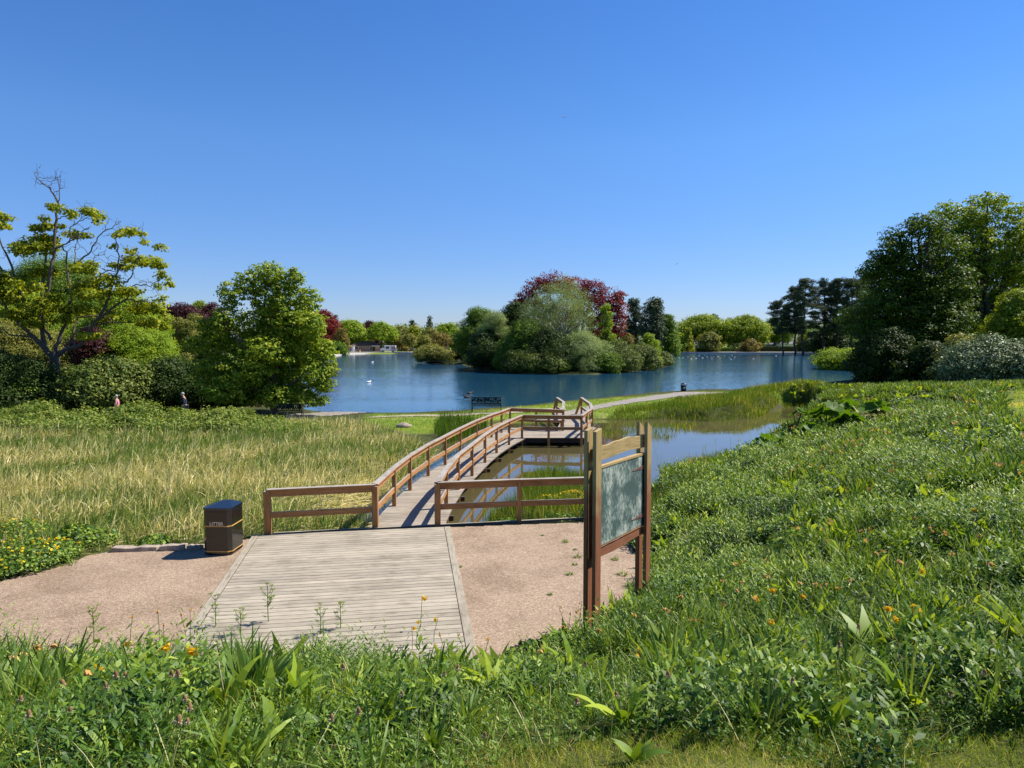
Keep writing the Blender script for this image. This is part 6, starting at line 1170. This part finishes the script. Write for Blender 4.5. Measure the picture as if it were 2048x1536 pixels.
DF = [(848, 1197, .036, 1, 'fresh yellow daffodil held high over the platform', .48), (378, 1302, .040, 1, 'brightest orange yellow daffodil of the left bank', .3), (328, 1296, .034, 1, 'drooping orange daffodil left of the brightest one', .3), (197, 1337, .030, 1, 'orange daffodil at the right of a low pair at the far left', .26), (176, 1340, .028, 0, 'orange daffodil at the left of a low pair at the far left', .26), (108, 1288, .026, 0, 'wilted bloom against the gravel at the far left', .3), (75, 1292, .026, 0, 'withered bloom left of the gravel edge weeds', .3), (26, 1312, .026, 0, 'withered bloom nearest the left picture edge', .28), (50, 1306, .022, 0, 'small withered bloom second from the left edge', .28), (315, 1222, .026, 0, 'tall withered daffodil standing against the gravel', .46), (263, 1232, .024, 0, 'thin withered bloom on a leaning stem against the gravel', .44), (328, 1248, .02, 0, 'small papery bloom under the tall withered one', .38), (363, 1228, .022, 0, 'brown withered bloom at the platform edge', .44), (383, 1218, .02, 0, 'withered bloom leaning over the platform edge', .44), (254, 1288, .026, 1, 'yellow bloom half hidden in leaves at the left', .3), (300, 1284, .022, 0, 'orange bloom between leaves at the left', .3),
      (838, 1244, .028, 1, 'wilted yellow bloom under the fresh high one', .36), (872, 1238, .030, 1, 'yellow bloom in a cluster by the platform front', .36), (828, 1256, .026, 1, 'lower left yellow bloom of the cluster by the platform front', .34), (880, 1268, .028, 0, 'pale orange bloom right of the platform front cluster', .3), (870, 1290, .024, 0, 'wilted bloom under the platform front cluster', .28), (975, 1276, .030, 0, 'orange bloom by the lobed leafy mound', .3), (1080, 1300, .026, 0, 'wilted bloom beneath the leafy mound', .26), (918, 1268, .02, 0, 'reddish withered bloom right of the platform front', .3), (1130, 1252, .028, 0, 'wilted bloom on the grass below the notice board', .3), (1155, 1222, .024, 0, 'straw coloured bloom at the left notice board post', .36), (1160, 1205, .02, 0, 'nodding pale bloom highest at the left notice board post', .4), (1122, 1214, .02, 0, 'pale orange bloom furthest left before the notice board', .36), (1140, 1226, .02, 0, 'pale bloom between two others before the notice board', .34), (1198, 1258, .026, 0, 'wilted bloom right of the left notice board post', .3), (1272, 1302, .030, 1, 'orange bloom lying low beside the dock', .16), (1362, 1192, .026, 0, 'orange bloom behind the crinkled dock', .3),
      (1444, 1160, .024, 0, 'leftmost withered bloom of the slope row', .34), (1475, 1180, .022, 0, 'thin withered bloom of the slope row', .34), (1484, 1163, .022, 0, 'upright withered bloom of the slope row', .36), (1513, 1196, .026, 1, 'orange bloom low in the slope row', .3), (1545, 1180, .030, 1, 'paired orange bloom of the slope row', .34), (1536, 1150, .024, 0, 'high withered bloom of the slope row', .4), (1600, 1166, .024, 0, 'withered bloom right of the slope row pair', .34), (1604, 1192, .028, 1, 'yellow orange bloom under the slope row', .3), (1675, 1174, .026, 0, 'bloom beside the long arching dock', .34), (1630, 1168, .022, 0, 'small bloom left of the long arching dock', .34), (1543, 1244, .026, 1, 'yellow bloom on a short stem below the slope row', .26), (1832, 1216, .034, 1, 'bright orange bloom drooping right of the yellow green dock', .28), (1776, 1216, .030, 1, 'orange bloom by the middle of the near slope', .28), (1790, 1238, .024, 1, 'small yellow bloom in grass on the near slope', .22), (1798, 1121, .034, 0, 'pale orange bloom highest over the near slope', .36), (1752, 1104, .026, 0, 'bloom over the top of the long arching dock', .34), (1846, 1142, .026, 1, 'orange bloom upper right of the near slope', .32), (1980, 1126, .028, 0, 'bloom below the right edge daffodil clump', .32), (2036, 945, .030, 1, 'yellow bloom at the right edge, topmost', .36), (2030, 1000, .030, 0, 'pale bloom at the right edge clump', .34), (1950, 1020, .026, 1, 'orange bloom left of the right edge clump', .32), (1830, 1034, .022, 0, 'distant bloom in the middle of the slope', .3), (1903, 1106, .026, 0, 'pale bloom left of the right edge clump base', .3), (1388, 1098, .022, 1, 'yellow bloom just right of the notice board', .34)]
for i, (px, py, R, fr, lb, st) in enumerate(DF): daffodil(px, py, d_ground(px, py, st), R * 1.35, lb, 900 + i, bool(fr))
# ribwort plantain stalks: repeat of one stalk with its head
def stalk():
    o = empty('plantain_stalk', (0, 0, 0)); st = MB().tube([(0, 0, 0), (.008, 0, .12), (.03, 0, .24), (.05, 0, .30)], [.0022, .002, .0018, .0015], 5, False).build('stem', M['stem'], o)
    a = st.data.attributes.new('tint', 'FLOAT', 'POINT'); a.data.foreach_set('value', [.7] * len(st.data.vertices))
    mb = MB().sphere((.055, 0, .315), (.009, .009, .019), 8, 6); h = mb.build('seed_head', M['seed'], o)
    r = rng_(5); n = 60; c = np.array((.055, 0, .308)) + nrm(r.normal(size=(n, 3)) * (1, 1, .35)) * .013; V, F, T = leafquads(c, nrm(r.normal(size=(n, 3))), .006, r, .8, r.uniform(.6, 1, n)); link('anthers', mesh_np('anthers', V, F, T), M['seed'], h)
    return o
used = set(); ps = stalk(); r = rng_(950); SP = [(215, 1395), (150, 1385), (186, 1390), (225, 1380), (325, 1360), (340, 1380), (290, 1398), (110, 1425), (140, 1415), (355, 1465), (345, 1460), (380, 1415), (310, 1488), (5, 1405), (36, 1392), (20, 1455), (1155, 1340), (770, 1395), (700, 1355), (905, 1320), (975, 1320), (910, 1380), (878, 1350), (955, 1355), (1045, 1395), (1100, 1360), (940, 1460), (1150, 1440), (1605, 1295), (1610, 1350), (1490, 1330), (1790, 1300), (1940, 1370), (1700, 1330), (1875, 1390), (1560, 1380), (2000, 1300), (1330, 1385), (700, 1440), (620, 1460), (1720, 1270), (1830, 1330), (1950, 1230), (450, 1350), (1240, 1420)]
for i, (px, py) in enumerate(SP):
    d = d_ground(px, py, .27); q = D(px, py, d)
    side = 'far left' if px < 170 else 'left' if px < 460 else 'left middle' if px < 780 else 'middle' if px < 1200 else 'right middle' if px < 1650 else 'right'
    row = 'high' if py < 1345 else 'halfway' if py < 1410 else 'low'; near = sorted(range(len(SP)), key=lambda j: (SP[j][0] - px) ** 2 + (SP[j][1] - py) ** 2)[1]
    rel = ('left' if SP[near][0] > px else 'right') + (', above' if SP[near][1] > py + 8 else ', below' if SP[near][1] < py - 8 else '')
    lb = 'plantain head %s at %s of bank, %s of nearest twin' % (row, side, rel)
    if lb in used: continue
    used.add(lb); s = ps if i == 0 else copy_tree(ps); s.location = plz(q[0] - .04, q[1]); s.rotation_euler = (r.uniform(-.2, .2), r.uniform(-.15, .25), r.uniform(-.8, .8)); k = r.uniform(.85, 1.15); s.scale = (k, k, k)
    tag(s, lb, 'flower stalk', 'plantain seed stalks in the foreground grass')
# cow parsley before the platform
def parsley(px, py, stem, label, seed, n=7):
    d = d_ground(px, py, stem); q = D(px, py, d); gz = float(ground_z(q[0], q[1])[0]); o = empty('cow_parsley', (q[0], q[1], gz)); tag(o, label, 'flower stalk'); r = rng_(seed); H = q[2] - gz; tubes = []; tips = []
    tubes.append(([(0, 0, 0), (r.normal() * .01, 0, H * .5), (.0, 0, H * .92)], [.007, .0055, .0035]))
    for k in range(n):
        z0 = H * r.uniform(.35, .85); a = r.uniform(0, 6.28); L = H * r.uniform(.15, .34); e = np.array((math.cos(a) * L * .55, math.sin(a) * L * .55, z0 + L * .8)); tubes.append(([(0, 0, z0), tuple(np.array((e[0] * .6, e[1] * .6, z0 + L * .35))), tuple(e)], [.0045, .0038, .0025])); tips.append(e)
    tips.append(np.array((0, 0, H * .95))); mb = MB()
    for p, rr in tubes: mb.tube(p, rr, 5, False)
    for t in tips:
        for j in range(7): a = j * .9; mb.tube([tuple(t), tuple(t + np.array((math.cos(a) * .022, math.sin(a) * .022, .018)))], .0014, 4, False)
    mb.build('stems', M['stem'], o)
    c = np.concatenate([t + np.array((0, 0, .018)) + r.normal(size=(40, 3)) * (.017, .017, .005) for t in tips]); V, F, T = leafquads(c, nrm(r.normal(size=c.shape) + (0, 0, 1.5)), .012, r, .9, r.uniform(.6, 1, len(c))); link('flower_heads', mesh_np('flower_heads', V, F, T), M['weed'], o)
    P_ = []
    for k in range(13):
        z0 = H * r.uniform(.1, .8); a = r.uniform(0, 6.28); m = 12; t = np.linspace(.2, 1, m); b = np.c_[np.cos(a) * t * .09, np.sin(a) * t * .09, z0 + t * .04]; sgn = np.where(np.arange(m) % 2, 1, -1); P_.append(blades(b, a + sgn * 1.0, np.full(m, 1.3), np.full(m, .3), .045 * (1.2 - t), np.full(m, .011), 2, 'lance', r.uniform(.3, .8, m)))
    V, F, T = join(P_); link('leaves', mesh_np('leaves', V, F, T), M['weed'], o)
parsley(535, 1165, .62, 'branching cow parsley taller than its neighbours in front of the platform', 961, 9); parsley(185, 1215, .52, 'dark stemmed cow parsley against the gravel at the left', 962, 7); parsley(430, 1190, .5, 'single thin cow parsley at the left edge of the platform', 963, 4); parsley(640, 1215, .42, 'small white tipped cow parsley in front of the platform', 964, 5); parsley(680, 1205, .42, 'white tipped cow parsley right of the small one', 965, 4); parsley(480, 1215, .42, 'bent cow parsley left of the branching one', 966, 4); parsley(1980, 1290, .3, 'dark seed stalk near the right edge', 967, 4)
q = D(445, 1460, 3.75); g0 = float(ground_z(q[0], q[1])[0]); o = MB().tube([(q[0] + .03, q[1], g0), (q[0], q[1], g0 + .2), (q[0] - .03, q[1] + .02, g0 + .36)], [.005, .0045, .003], 7).build('dry_stalk', M['straw']); tag(o, 'single bleached broken stalk beside the dense dark clump', 'stalk')
# tiny weeds in the gravel
r = rng_(970)
for i, (px, py, s_) in enumerate([(1130, 1085, .09), (1150, 1100, .05), (1190, 1110, .06), (1155, 1115, .1), (1085, 1072, .04), (1140, 1150, .08), (1150, 1130, .06), (920, 1135, .05), (145, 1128, .14), (1230, 1120, .1), (1245, 1150, .12), (1100, 1190, .05), (1250, 1090, .1), (1262, 1175, .14)]):
    q = G(px, py); n = 40; a = r.uniform(0, 6.28, n); s = np.c_[np.zeros((n, 3)), a, r.uniform(.5, 1.4, n), r.uniform(0, .5, n), r.uniform(.5, 1.2, n) * s_, np.full(n, .012), r.uniform(-.5, .5, n)]; s[:, 0] = np.cos(a) * s_ * .3; s[:, 1] = np.sin(a) * s_ * .3
    o = empty('gravel_weed', (q[0], q[1], .005)); tag(o, ['weed tuft in the gravel near the fence right of the middle', 'tiny weed just below the tuft nearest the fence', 'tiny weed in the gravel hidden close by the left post of the notice board', 'largest weed tuft in the gravel left of the notice board', 'tiny weed closest to the fence kerb board', 'weed tuft in the gravel lowest of the row left of the notice board', 'small weed between the largest and the lowest tufts left of the notice board', 'weed growing at the right platform edge', 'weed tuft spreading from the left gravel border', 'small weed seen between the notice board posts, upper', 'weed between the notice board posts, middle one', 'tiny weed in the gravel front, nearest the camera', 'tiny weed beneath the panel of the notice board', 'weed tuft between the notice board posts, lowest one'][i], 'weed', 'weeds growing in the gravel'); bladeobj('leaves', s, o, 'weed', 971 + i, 'ovate', 3)
# ------------------------------------------------------------------ far shore buildings and things
QZ = 0.22
def at(px, d): return (px - 1024) / FPX * d
def hedge(label, p0, p1, d0, d1, h, th, mat='dark'):
    x0, x1 = at(p0, d0), at(p1, d1); o = empty('box_hedge', ((x0 + x1) / 2, (d0 + d1) / 2, -.05)); tag(o, label, 'hedge'); r = rng_(int(p0)); ang = math.atan2(d1 - d0, x1 - x0); o.rotation_euler = (0, 0, ang); L = math.hypot(x1 - x0, d1 - d0)
    MB().box(-L / 2 + .2, -th / 2 + .15, 0, L / 2 - .2, th / 2 - .15, h - .15).build('twigs', M['hedge_soil'], o)
    n = int(L * (h + th) * 26); u = r.uniform(-L / 2, L / 2, n); top = r.random(n) < th / (th + h)
    c = np.c_[u, np.where(top, r.uniform(-th / 2, th / 2, n), -th / 2), np.where(top, h, r.uniform(.05, h, n))] + r.normal(size=(n, 3)) * .06
    nn = nrm(np.c_[r.normal(size=n) * .4, np.where(top, 0, -1), np.where(top, 1, .2)] + r.normal(size=(n, 3)) * .3)
    V, F, T = leafquads(c, nn, .38, r, .8, np.clip(r.normal(.5, .25, n), 0, 1)); link('foliage', mesh_np('foliage', V, F, T), M[mat], o)
hedge('long clipped dark hedge along the promenade, left of the gate', 1322, 1470, 259, 259, 1.75, 1.4, 'green'); hedge('clipped dark hedge right of the gate under the pines', 1483, 1592, 259, 259, 2.2, 1.4, 'dark'); hedge('brighter clipped hedge at the right end behind the pine trunks', 1590, 1642, 261, 262, 2.7, 1.4, 'green')
o = empty('garden_gate', (at(1476, 259), 259, 0)); tag(o, 'brown timber gate between the two clipped hedges', 'gate')
for s_ in (-1.1, 1.1): MB().box(s_ - .15, -.15, 0, s_ + .15, .15, 3.0).build('post', M['playwood'], o)
MB().box(-1.4, -.1, 3.0, 1.4, .1, 3.25).build('lintel', M['playwood'], o); MB().box(-.95, -.04, .2, .95, .04, 1.6).build('gate_leaf', M['playwood'], o)
o = empty('pergola', (at(1350, 266), 266, 0)); tag(o, 'low pergola with pale posts left of the yellow green sapling', 'pergola')
for k in range(6): MB().box(-4.2 + k * 1.6, -.12, 0, -3.95 + k * 1.6, .12, 2.9).build('post', M['white'], o)
MB().box(-4.6, -.5, 2.9, 4.6, .5, 3.2).build('beam', M['playwood'], o)
def house(px, d, L, W_, h, rh, wall, roof, label, name='cottage', gable=False, nwin=3):
    o = empty(name, (at(px, d), d, 0)); tag(o, label, 'house'); MB().box(-L / 2, -W_ / 2, 0, L / 2, W_ / 2, h).build('wall', wall, o); e = .35
    V = [(-L / 2 - e, -W_ / 2 - e, h), (L / 2 + e, -W_ / 2 - e, h), (L / 2 + e, W_ / 2 + e, h), (-L / 2 - e, W_ / 2 + e, h)]
    k = 0 if gable else W_ * .5; V += [(-L / 2 + k - (e if gable else 0), 0, h + rh), (L / 2 - k + (e if gable else 0), 0, h + rh)]
    rf = MB().add(V, [(0, 1, 5, 4), (2, 3, 4, 5), (1, 2, 5), (3, 0, 4), (3, 2, 1, 0)]).build('roof', roof, o); MB().box(L * .25 - .4, -.35, h + rh * .6, L * .25 + .4, .35, h + rh + .8).build('chimney', M['brick'], rf)
    for i in range(nwin): x = -L / 2 + L * (i + .5) / nwin; f = MB().box(x - .55, -W_ / 2 - .05, 1.0, x + .55, -W_ / 2 + .02, 2.1).build('window', M['white'], o); MB().box(x - .45, -W_ / 2 - .07, 1.08, x + .45, -W_ / 2 - .04, 2.02).build('pane', M['glass'], f)
    return o
house(1585, 300, 13, 7, 3.0, 3.4, M['white'], M['slate'], 'white cottage with grey slate roof glimpsed behind the pine trunks', gable=True); house(1528, 305, 8, 6, 2.8, 3.0, M['slate'], M['slate'], 'grey blue cottage glimpsed left of the pine trunks', gable=True, nwin=2)
house(1400, 330, 12, 7, 2.8, 2.6, M['white'], M['slate'], 'distant white house low behind the wide domed tree', gable=True, nwin=2)
pv = house(733, 264, 10.5, 7.5, 2.45, 1.9, M['brick'], M['tile'], 'single storey tan brick pavilion with brown hipped roof by the promenade', 'pavilion', nwin=2)
MB().box(3.0, -4.6, 0, 5.6, -3.76, 2.3).build('porch', M['brick'], pv); MB().box(3.3, -4.64, .1, 4.2, -4.59, 2.0).build('door', M['glass'], pv); MB().prism([(2.8, -4.8), (5.9, -4.8), (5.9, -3.9), (2.8, -3.9)], 2.3, 2.5).build('porch_roof', M['white'], pv)
o = empty('kiosk', (at(703, 258), 258, 0.2)); tag(o, 'small white kiosk with blue door and window at the far promenade', 'kiosk')
MB().box(-1.1, -.9, 0, 1.1, .9, 2.1).build('wall', M['white'], o); MB().box(-.85, -.95, .3, .35, -.88, 1.75).build('door', M['blue'], o); MB().box(-1.25, -1.05, 2.1, 1.25, 1.05, 2.25).build('roof', M['white'], o); MB().box(-2.6, -.9, .5, -1.14, .6, 1.9).build('blue_panel', M['blue'], o)
def wheels(o, xs, y, rd=.34):
    for x in xs:
        w_ = MB().tube([(x, y - .02, rd), (x, y + .22, rd)], rd, 14).build('wheel', M['black'], o); MB().tube([(x, y - .04, rd), (x, y - .015, rd)], rd * .55, 12).build('rim', M['slate'], w_)
def van():
    o = empty('ice_cream_van', (at(777, 254.5), 254.5, QZ)); tag(o, 'cream and white ice cream van parked under the big bright lime tree', 'van')
    prof = [(-2.75, .35), (2.75, .35), (2.75, 2.35), (-1.5, 2.4), (-1.95, 1.55), (-2.75, 1.2)]; mb = MB(); n = len(prof)
    mb.add([(x, -.95, z) for x, z in prof] + [(x, .95, z) for x, z in prof], [tuple(range(n)), tuple(range(2 * n - 1, n - 1, -1))] + [(i, n + i, n + (i + 1) % n, (i + 1) % n) for i in range(n)]); mb.build('body', M['white'], o, .05)
    MB().box(-.75, -.975, 1.15, .35, -.945, 2.05).build('serving_hatch', M['glass'], o); MB().box(-.85, -1.25, 2.06, .45, -.95, 2.11).build('awning', M['white'], o)
    MB().add([(-1.93, -.96, 1.55), (-1.25, -.96, 1.55), (-1.25, -.96, 2.15), (-1.62, -.96, 2.15)], [(0, 1, 2, 3)]).build('side_window', M['glass'], o); MB().add([(-2.0, -.85, 1.58), (-1.58, -.85, 2.3), (-1.58, .85, 2.3), (-2.0, .85, 1.58)], [(3, 2, 1, 0)]).build('windscreen', M['glass'], o)
    MB().box(1.2, -.97, .9, 2.6, -.948, 1.9).build('red_panel', M['pink'], o); wheels(o, (-1.9, 1.7), -.97); wheels(o, (-1.9, 1.7), .75)
van()
def car():
    o = empty('parked_car', (0, 0, 0)); prof = [(-2.1, .3), (2.1, .3), (2.15, .75), (1.9, .95), (1.0, 1.0), (-2.1, .95)]; mb = MB(); n = len(prof)
    mb.add([(x, -.85, z) for x, z in prof] + [(x, .85, z) for x, z in prof], [tuple(range(n)), tuple(range(2 * n - 1, n - 1, -1))] + [(i, n + i, n + (i + 1) % n, (i + 1) % n) for i in range(n)]); mb.build('body', M['white'], o, .06)
    prof = [(-1.8, .95), (1.1, .98), (.5, 1.42), (-1.2, 1.45)]; mb = MB(); mb.add([(x, -.72, z) for x, z in prof] + [(x, .72, z) for x, z in prof], [tuple(range(4)), (7, 6, 5, 4)] + [(i, 4 + i, 4 + (i + 1) % 4, (i + 1) % 4) for i in range(4)]); mb.build('windows', M['glass'], o, .04)
    wheels(o, (-1.35, 1.35), -.86, .31); return o
c0 = car()
for i, (px, lb) in enumerate([(1655, 'leftmost pale parked car behind the pine trunks'), (1690, 'second pale parked car, between two pine trunks'), (1722, 'third pale parked car beside the dark sycamores'), (345, 'pale car roof behind the purple beech at the left')]):
    c = c0 if i == 0 else copy_tree(c0); d = 290 if px > 1000 else 120; c.location = (at(px, d), d, float(ground_z(at(px, d), d)[0]) + .05); tag(c, lb, 'car', 'parked cars behind the trees')
def tower(px, d, label, h):
    o = empty('play_tower', (at(px, d), d, 0)); tag(o, label, 'play tower')
    for x in (-.9, .9):
        for y in (-.9, .9): MB().box(x - .12, y - .12, 0, x + .12, y + .12, h).build('post', M['playwood'], o)
    MB().box(-1, -1, 1.3, 1, 1, 1.45).build('floor', M['playwood'], o); MB().box(-1, -1.03, 1.45, 1, -.95, 2.1).build('panel', M['playwood'], o)
    MB().add([(-1.2, -1.2, h), (1.2, -1.2, h), (1.2, 1.2, h), (-1.2, 1.2, h), (0, 0, h + 1.1)], [(0, 1, 4), (1, 2, 4), (2, 3, 4), (3, 0, 4), (3, 2, 1, 0)]).build('roof', M['slate'], o)
tower(891, 262, 'taller timber play tower with pointed roof left of the island', 3.3); tower(866, 266, 'shorter timber play tower behind the islet shrub', 2.6)
o = empty('play_fence', (at(835, 276), 276, 0)); tag(o, 'low blue play area fence behind the small lawn tree', 'fence'); 
for k in range(11): MB().box(-7.6 + k * 1.5, -.06, 0, -7.45 + k * 1.5, .06, 1.9).build('post', M['white'], o)
MB().box(-7.6, -.02, .15, 7.5, .02, 1.6).build('mesh_panel', M['blue'], o)
o = empty('picnic_table', (at(716, 256), 256, QZ)); tag(o, 'pale timber picnic table in front of the pavilion', 'table'); MB().box(-1, -.4, .7, 1, .4, .77).build('table_top', M['playwood'], o)
for s_ in (-.75, .75): MB().box(-1, s_ - .13, .4, 1, s_ + .13, .45).build('seat', M['playwood'], o)
for s_ in (-.8, .8): MB().box(s_ - .05, -.8, .0, s_ + .05, .8, .7).build('leg', M['playwood'], o)
# ------------------------------------------------------------------ people
def skinmesh(name, V, E, R, mat, parent=None, root=0, sub=2):
    me = bpy.data.meshes.new(name); me.from_pydata(V, E, []); o = link(name, me, mat, parent); m = o.modifiers.new('Skin', 'SKIN'); m.use_smooth_shade = True
    for i, rr in enumerate(R): me.skin_vertices[0].data[i].radius = rr if isinstance(rr, tuple) else (rr, rr)
    me.skin_vertices[0].data[root].use_root = True; s = o.modifiers.new('Sub', 'SUBSURF'); s.levels = s.render_levels = sub; return o
def person(loc, rz, label, topmat, legmat, hairmat, scale=1.0, stride=.22, lean=.0):
    V = [(0, 0, .93), (0, 0, 1.12), (0, -.01 - lean * .3, 1.32), (0, -lean * .5, 1.45), (0, -.01 - lean * .7, 1.53), (0, -.02 - lean * .9, 1.62), (0, -.02 - lean, 1.70),
         (-.10, 0, .88), (-.11, -stride * .5, .50), (-.11, -stride * .55, .09), (-.11, -stride * .55 - .14, .045), (.10, 0, .88), (.11, stride * .35, .50), (.11, stride * .9, .11), (.11, stride * .9 - .13, .06),
         (-.19, 0 - lean * .4, 1.40), (-.25, .04, 1.14), (-.24, -.08, .92), (-.24, -.12, .83), (.19, 0 - lean * .4, 1.40), (.25, -.04, 1.14), (.24, -.16, .96), (.24, -.20, .88), (0, -.115 - lean, 1.625)]
    E = [(0, 1), (1, 2), (2, 3), (3, 4), (4, 5), (5, 6), (0, 7), (7, 8), (8, 9), (9, 10), (0, 11), (11, 12), (12, 13), (13, 14), (2, 15), (15, 16), (16, 17), (17, 18), (2, 19), (19, 20), (20, 21), (21, 22), (5, 23)]
    R = [(.15, .11), (.14, .10), (.17, .11), .07, .055, (.078, .092), (.065, .075), .085, .058, .04, .035, .085, .058, .04, .035, .055, .042, .033, .03, .055, .042, .033, .03, .02]
    o = skinmesh('person', V, E, R, M['skin']); o.location = loc; o.rotation_euler = (0, 0, rz); o.scale = (scale,) * 3; tag(o, label, 'person')
    k = [0, 1, 2, 3, 15, 16, 17, 19, 20, 21]; mp = {v: i for i, v in enumerate(k)}; g = lambda v: tuple(c * 1.13 + .006 for c in (R[v] if isinstance(R[v], tuple) else (R[v], R[v])))
    skinmesh('jacket', [V[v] for v in k], [(mp[a], mp[b]) for a, b in E if a in mp and b in mp], [g(v) for v in k], topmat, o)
    k = [0, 7, 8, 9, 11, 12, 13]; mp2 = {v: i for i, v in enumerate(k)}; skinmesh('trousers', [V[v] for v in k], [(mp2[a], mp2[b]) for a, b in E if a in mp2 and b in mp2], [g(v) for v in k], legmat, o)
    MB().sphere((0, .012 - lean, 1.675), (.090, .100, .092), 12, 9).build('hair', hairmat, o); return o
for px, py, d, rz, lb, tm, hm in [(232, 789, 37.4, math.radians(-75), 'grey haired person in a pink top walking behind the bramble bank', 'pink', 'greyhair'), (368, 784, 37.6, math.radians(-70), 'person in dark clothes bending forward behind the bramble bank', 'navy', 'greyhair')]:
    x = at(px, d); gz = float(ground_z(x, d)[0]) + .02; H = topz(py, d) - gz; person((x, d, gz), rz, lb, M[tm], M['greytrousers'], M[hm], H / 1.77, lean=.06 if 'pink' in tm else .14)
person((at(796, 254), 254, QZ), 2.0, 'person in pale clothes standing at the back of the ice cream van', M['white'], M['navy'], M['darkfeather'])
# ------------------------------------------------------------------ birds
def bird(name, body, headc, swim=True):
    o = empty(name, (0, 0, 0)); mb = MB(); prof = [(-.24, .10, .012), (-.17, .085, .05), (-.06, .07, .085), (.06, .075, .08), (.13, .11, .05), (.16, .16, .032)]
    mb.tube([(x, 0, z) for x, z, _ in prof], [r_ for *_, r_ in prof], 10); b = mb.build('body', body, o); h = MB().sphere((.175, 0, .20), (.042, .034, .038), 10, 7).build('head', headc, o); MB().tube([(.205, 0, .195), (.255, 0, .185)], [.012, .004], 6).build('beak', M['gold'], h)
    for s_ in (-1, 1): MB().add([(.08, s_ * .072, .12), (-.22, s_ * .03, .13), (-.26, s_ * .015, .115), (-.05, s_ * .085, .06)], [(0, 1, 2, 3)]).build('wing', body, o)
    return o
gull = bird('gull', M['feather'], M['feather']); duck = bird('duck', M['darkfeather'], M['darkfeather']); r = rng_(990)
GP = [(1358, 716), (1366, 716), (1376, 714), (1388, 713), (1392, 717), (1398, 712), (1410, 711), (1423, 715), (1424, 718.5), (1427, 714), (1436, 713), (1449, 712), (1459, 716), (1462, 719), (1464, 711), (1468, 717), (1470, 714), (1342, 715), (1480, 711), (1507, 718), (1513, 711), (1540, 711), (1552, 712), (1561, 711), (1405, 716), (1440, 717), (1414, 714), (1383, 718)]
GP = sorted(GP); T_ = 'first second third fourth fifth sixth seventh eighth ninth tenth eleventh twelfth thirteenth fourteenth fifteenth sixteenth seventeenth eighteenth nineteenth twentieth'.split(); ORD = T_ + ['twenty ' + t for t in T_[:9]]
for i, (px, py) in enumerate(GP):
    q = G(px, py, WL); g = gull if i == 0 else copy_tree(gull); g.location = (q[0], q[1], WL - .04); g.rotation_euler = (0, 0, r.uniform(0, 6.28)); k = r.uniform(.8, 1.15); g.scale = (k,) * 3
    tag(g, '%s tiny white gull from the left in the flock on the far lake' % ORD[i], 'gull', 'gulls resting on the far lake')
for px, py, lb in [(738, 765, 'white gull swimming in the middle of the left lake, nearer one'), (745, 725, 'white gull swimming on the left lake, farther one')]:
    q = G(px, py, WL); g = copy_tree(gull); g.location = (q[0], q[1], WL - .04); g.scale = (1.4,) * 3; tag(g, lb, 'gull'); g.pop('group', None)
for i, (px, py, rz, lb) in enumerate([(932, 794, 2.9, 'dark duck nearest the iron bench'), (940, 787, .4, 'dark duck swimming just beyond its companion'), (935, 795.5, .3, 'pale sided duck beside the dark duck nearest the bench')]):
    q = G(px, py, WL); g = duck if i == 0 else copy_tree(duck); g.location = (q[0], q[1], WL - .04); g.rotation_euler = (0, 0, rz); g.scale = (1.2,) * 3; tag(g, lb, 'duck', 'ducks on the lake')
def flying(px, py, d, label, rz, roll):
    q = D(px, py, d); o = empty('flying_bird', q, rz); o.rotation_euler = (roll, 0, rz); tag(o, label, 'bird'); MB().tube([(-.2, 0, 0), (-.08, 0, 0), (.08, 0, 0), (.17, 0, .01)], [.01, .045, .04, .01], 8).build('body', M['darkfeather'], o)
    for s_ in (-1, 1): MB().add([(.08, s_ * .03, 0), (.10, s_ * .28, .12), (-.06, s_ * .55, .08), (-.04, s_ * .26, .11), (-.07, s_ * .03, 0)], [(0, 1, 2, 3, 4)] if s_ > 0 else [(4, 3, 2, 1, 0)]).build('wing', M['darkfeather'], o)
flying(1128, 234, 110, 'small dark bird high in the middle of the sky', .4, .5); flying(1354, 528, 120, 'small bird low over the far trees', 1.0, -.4)
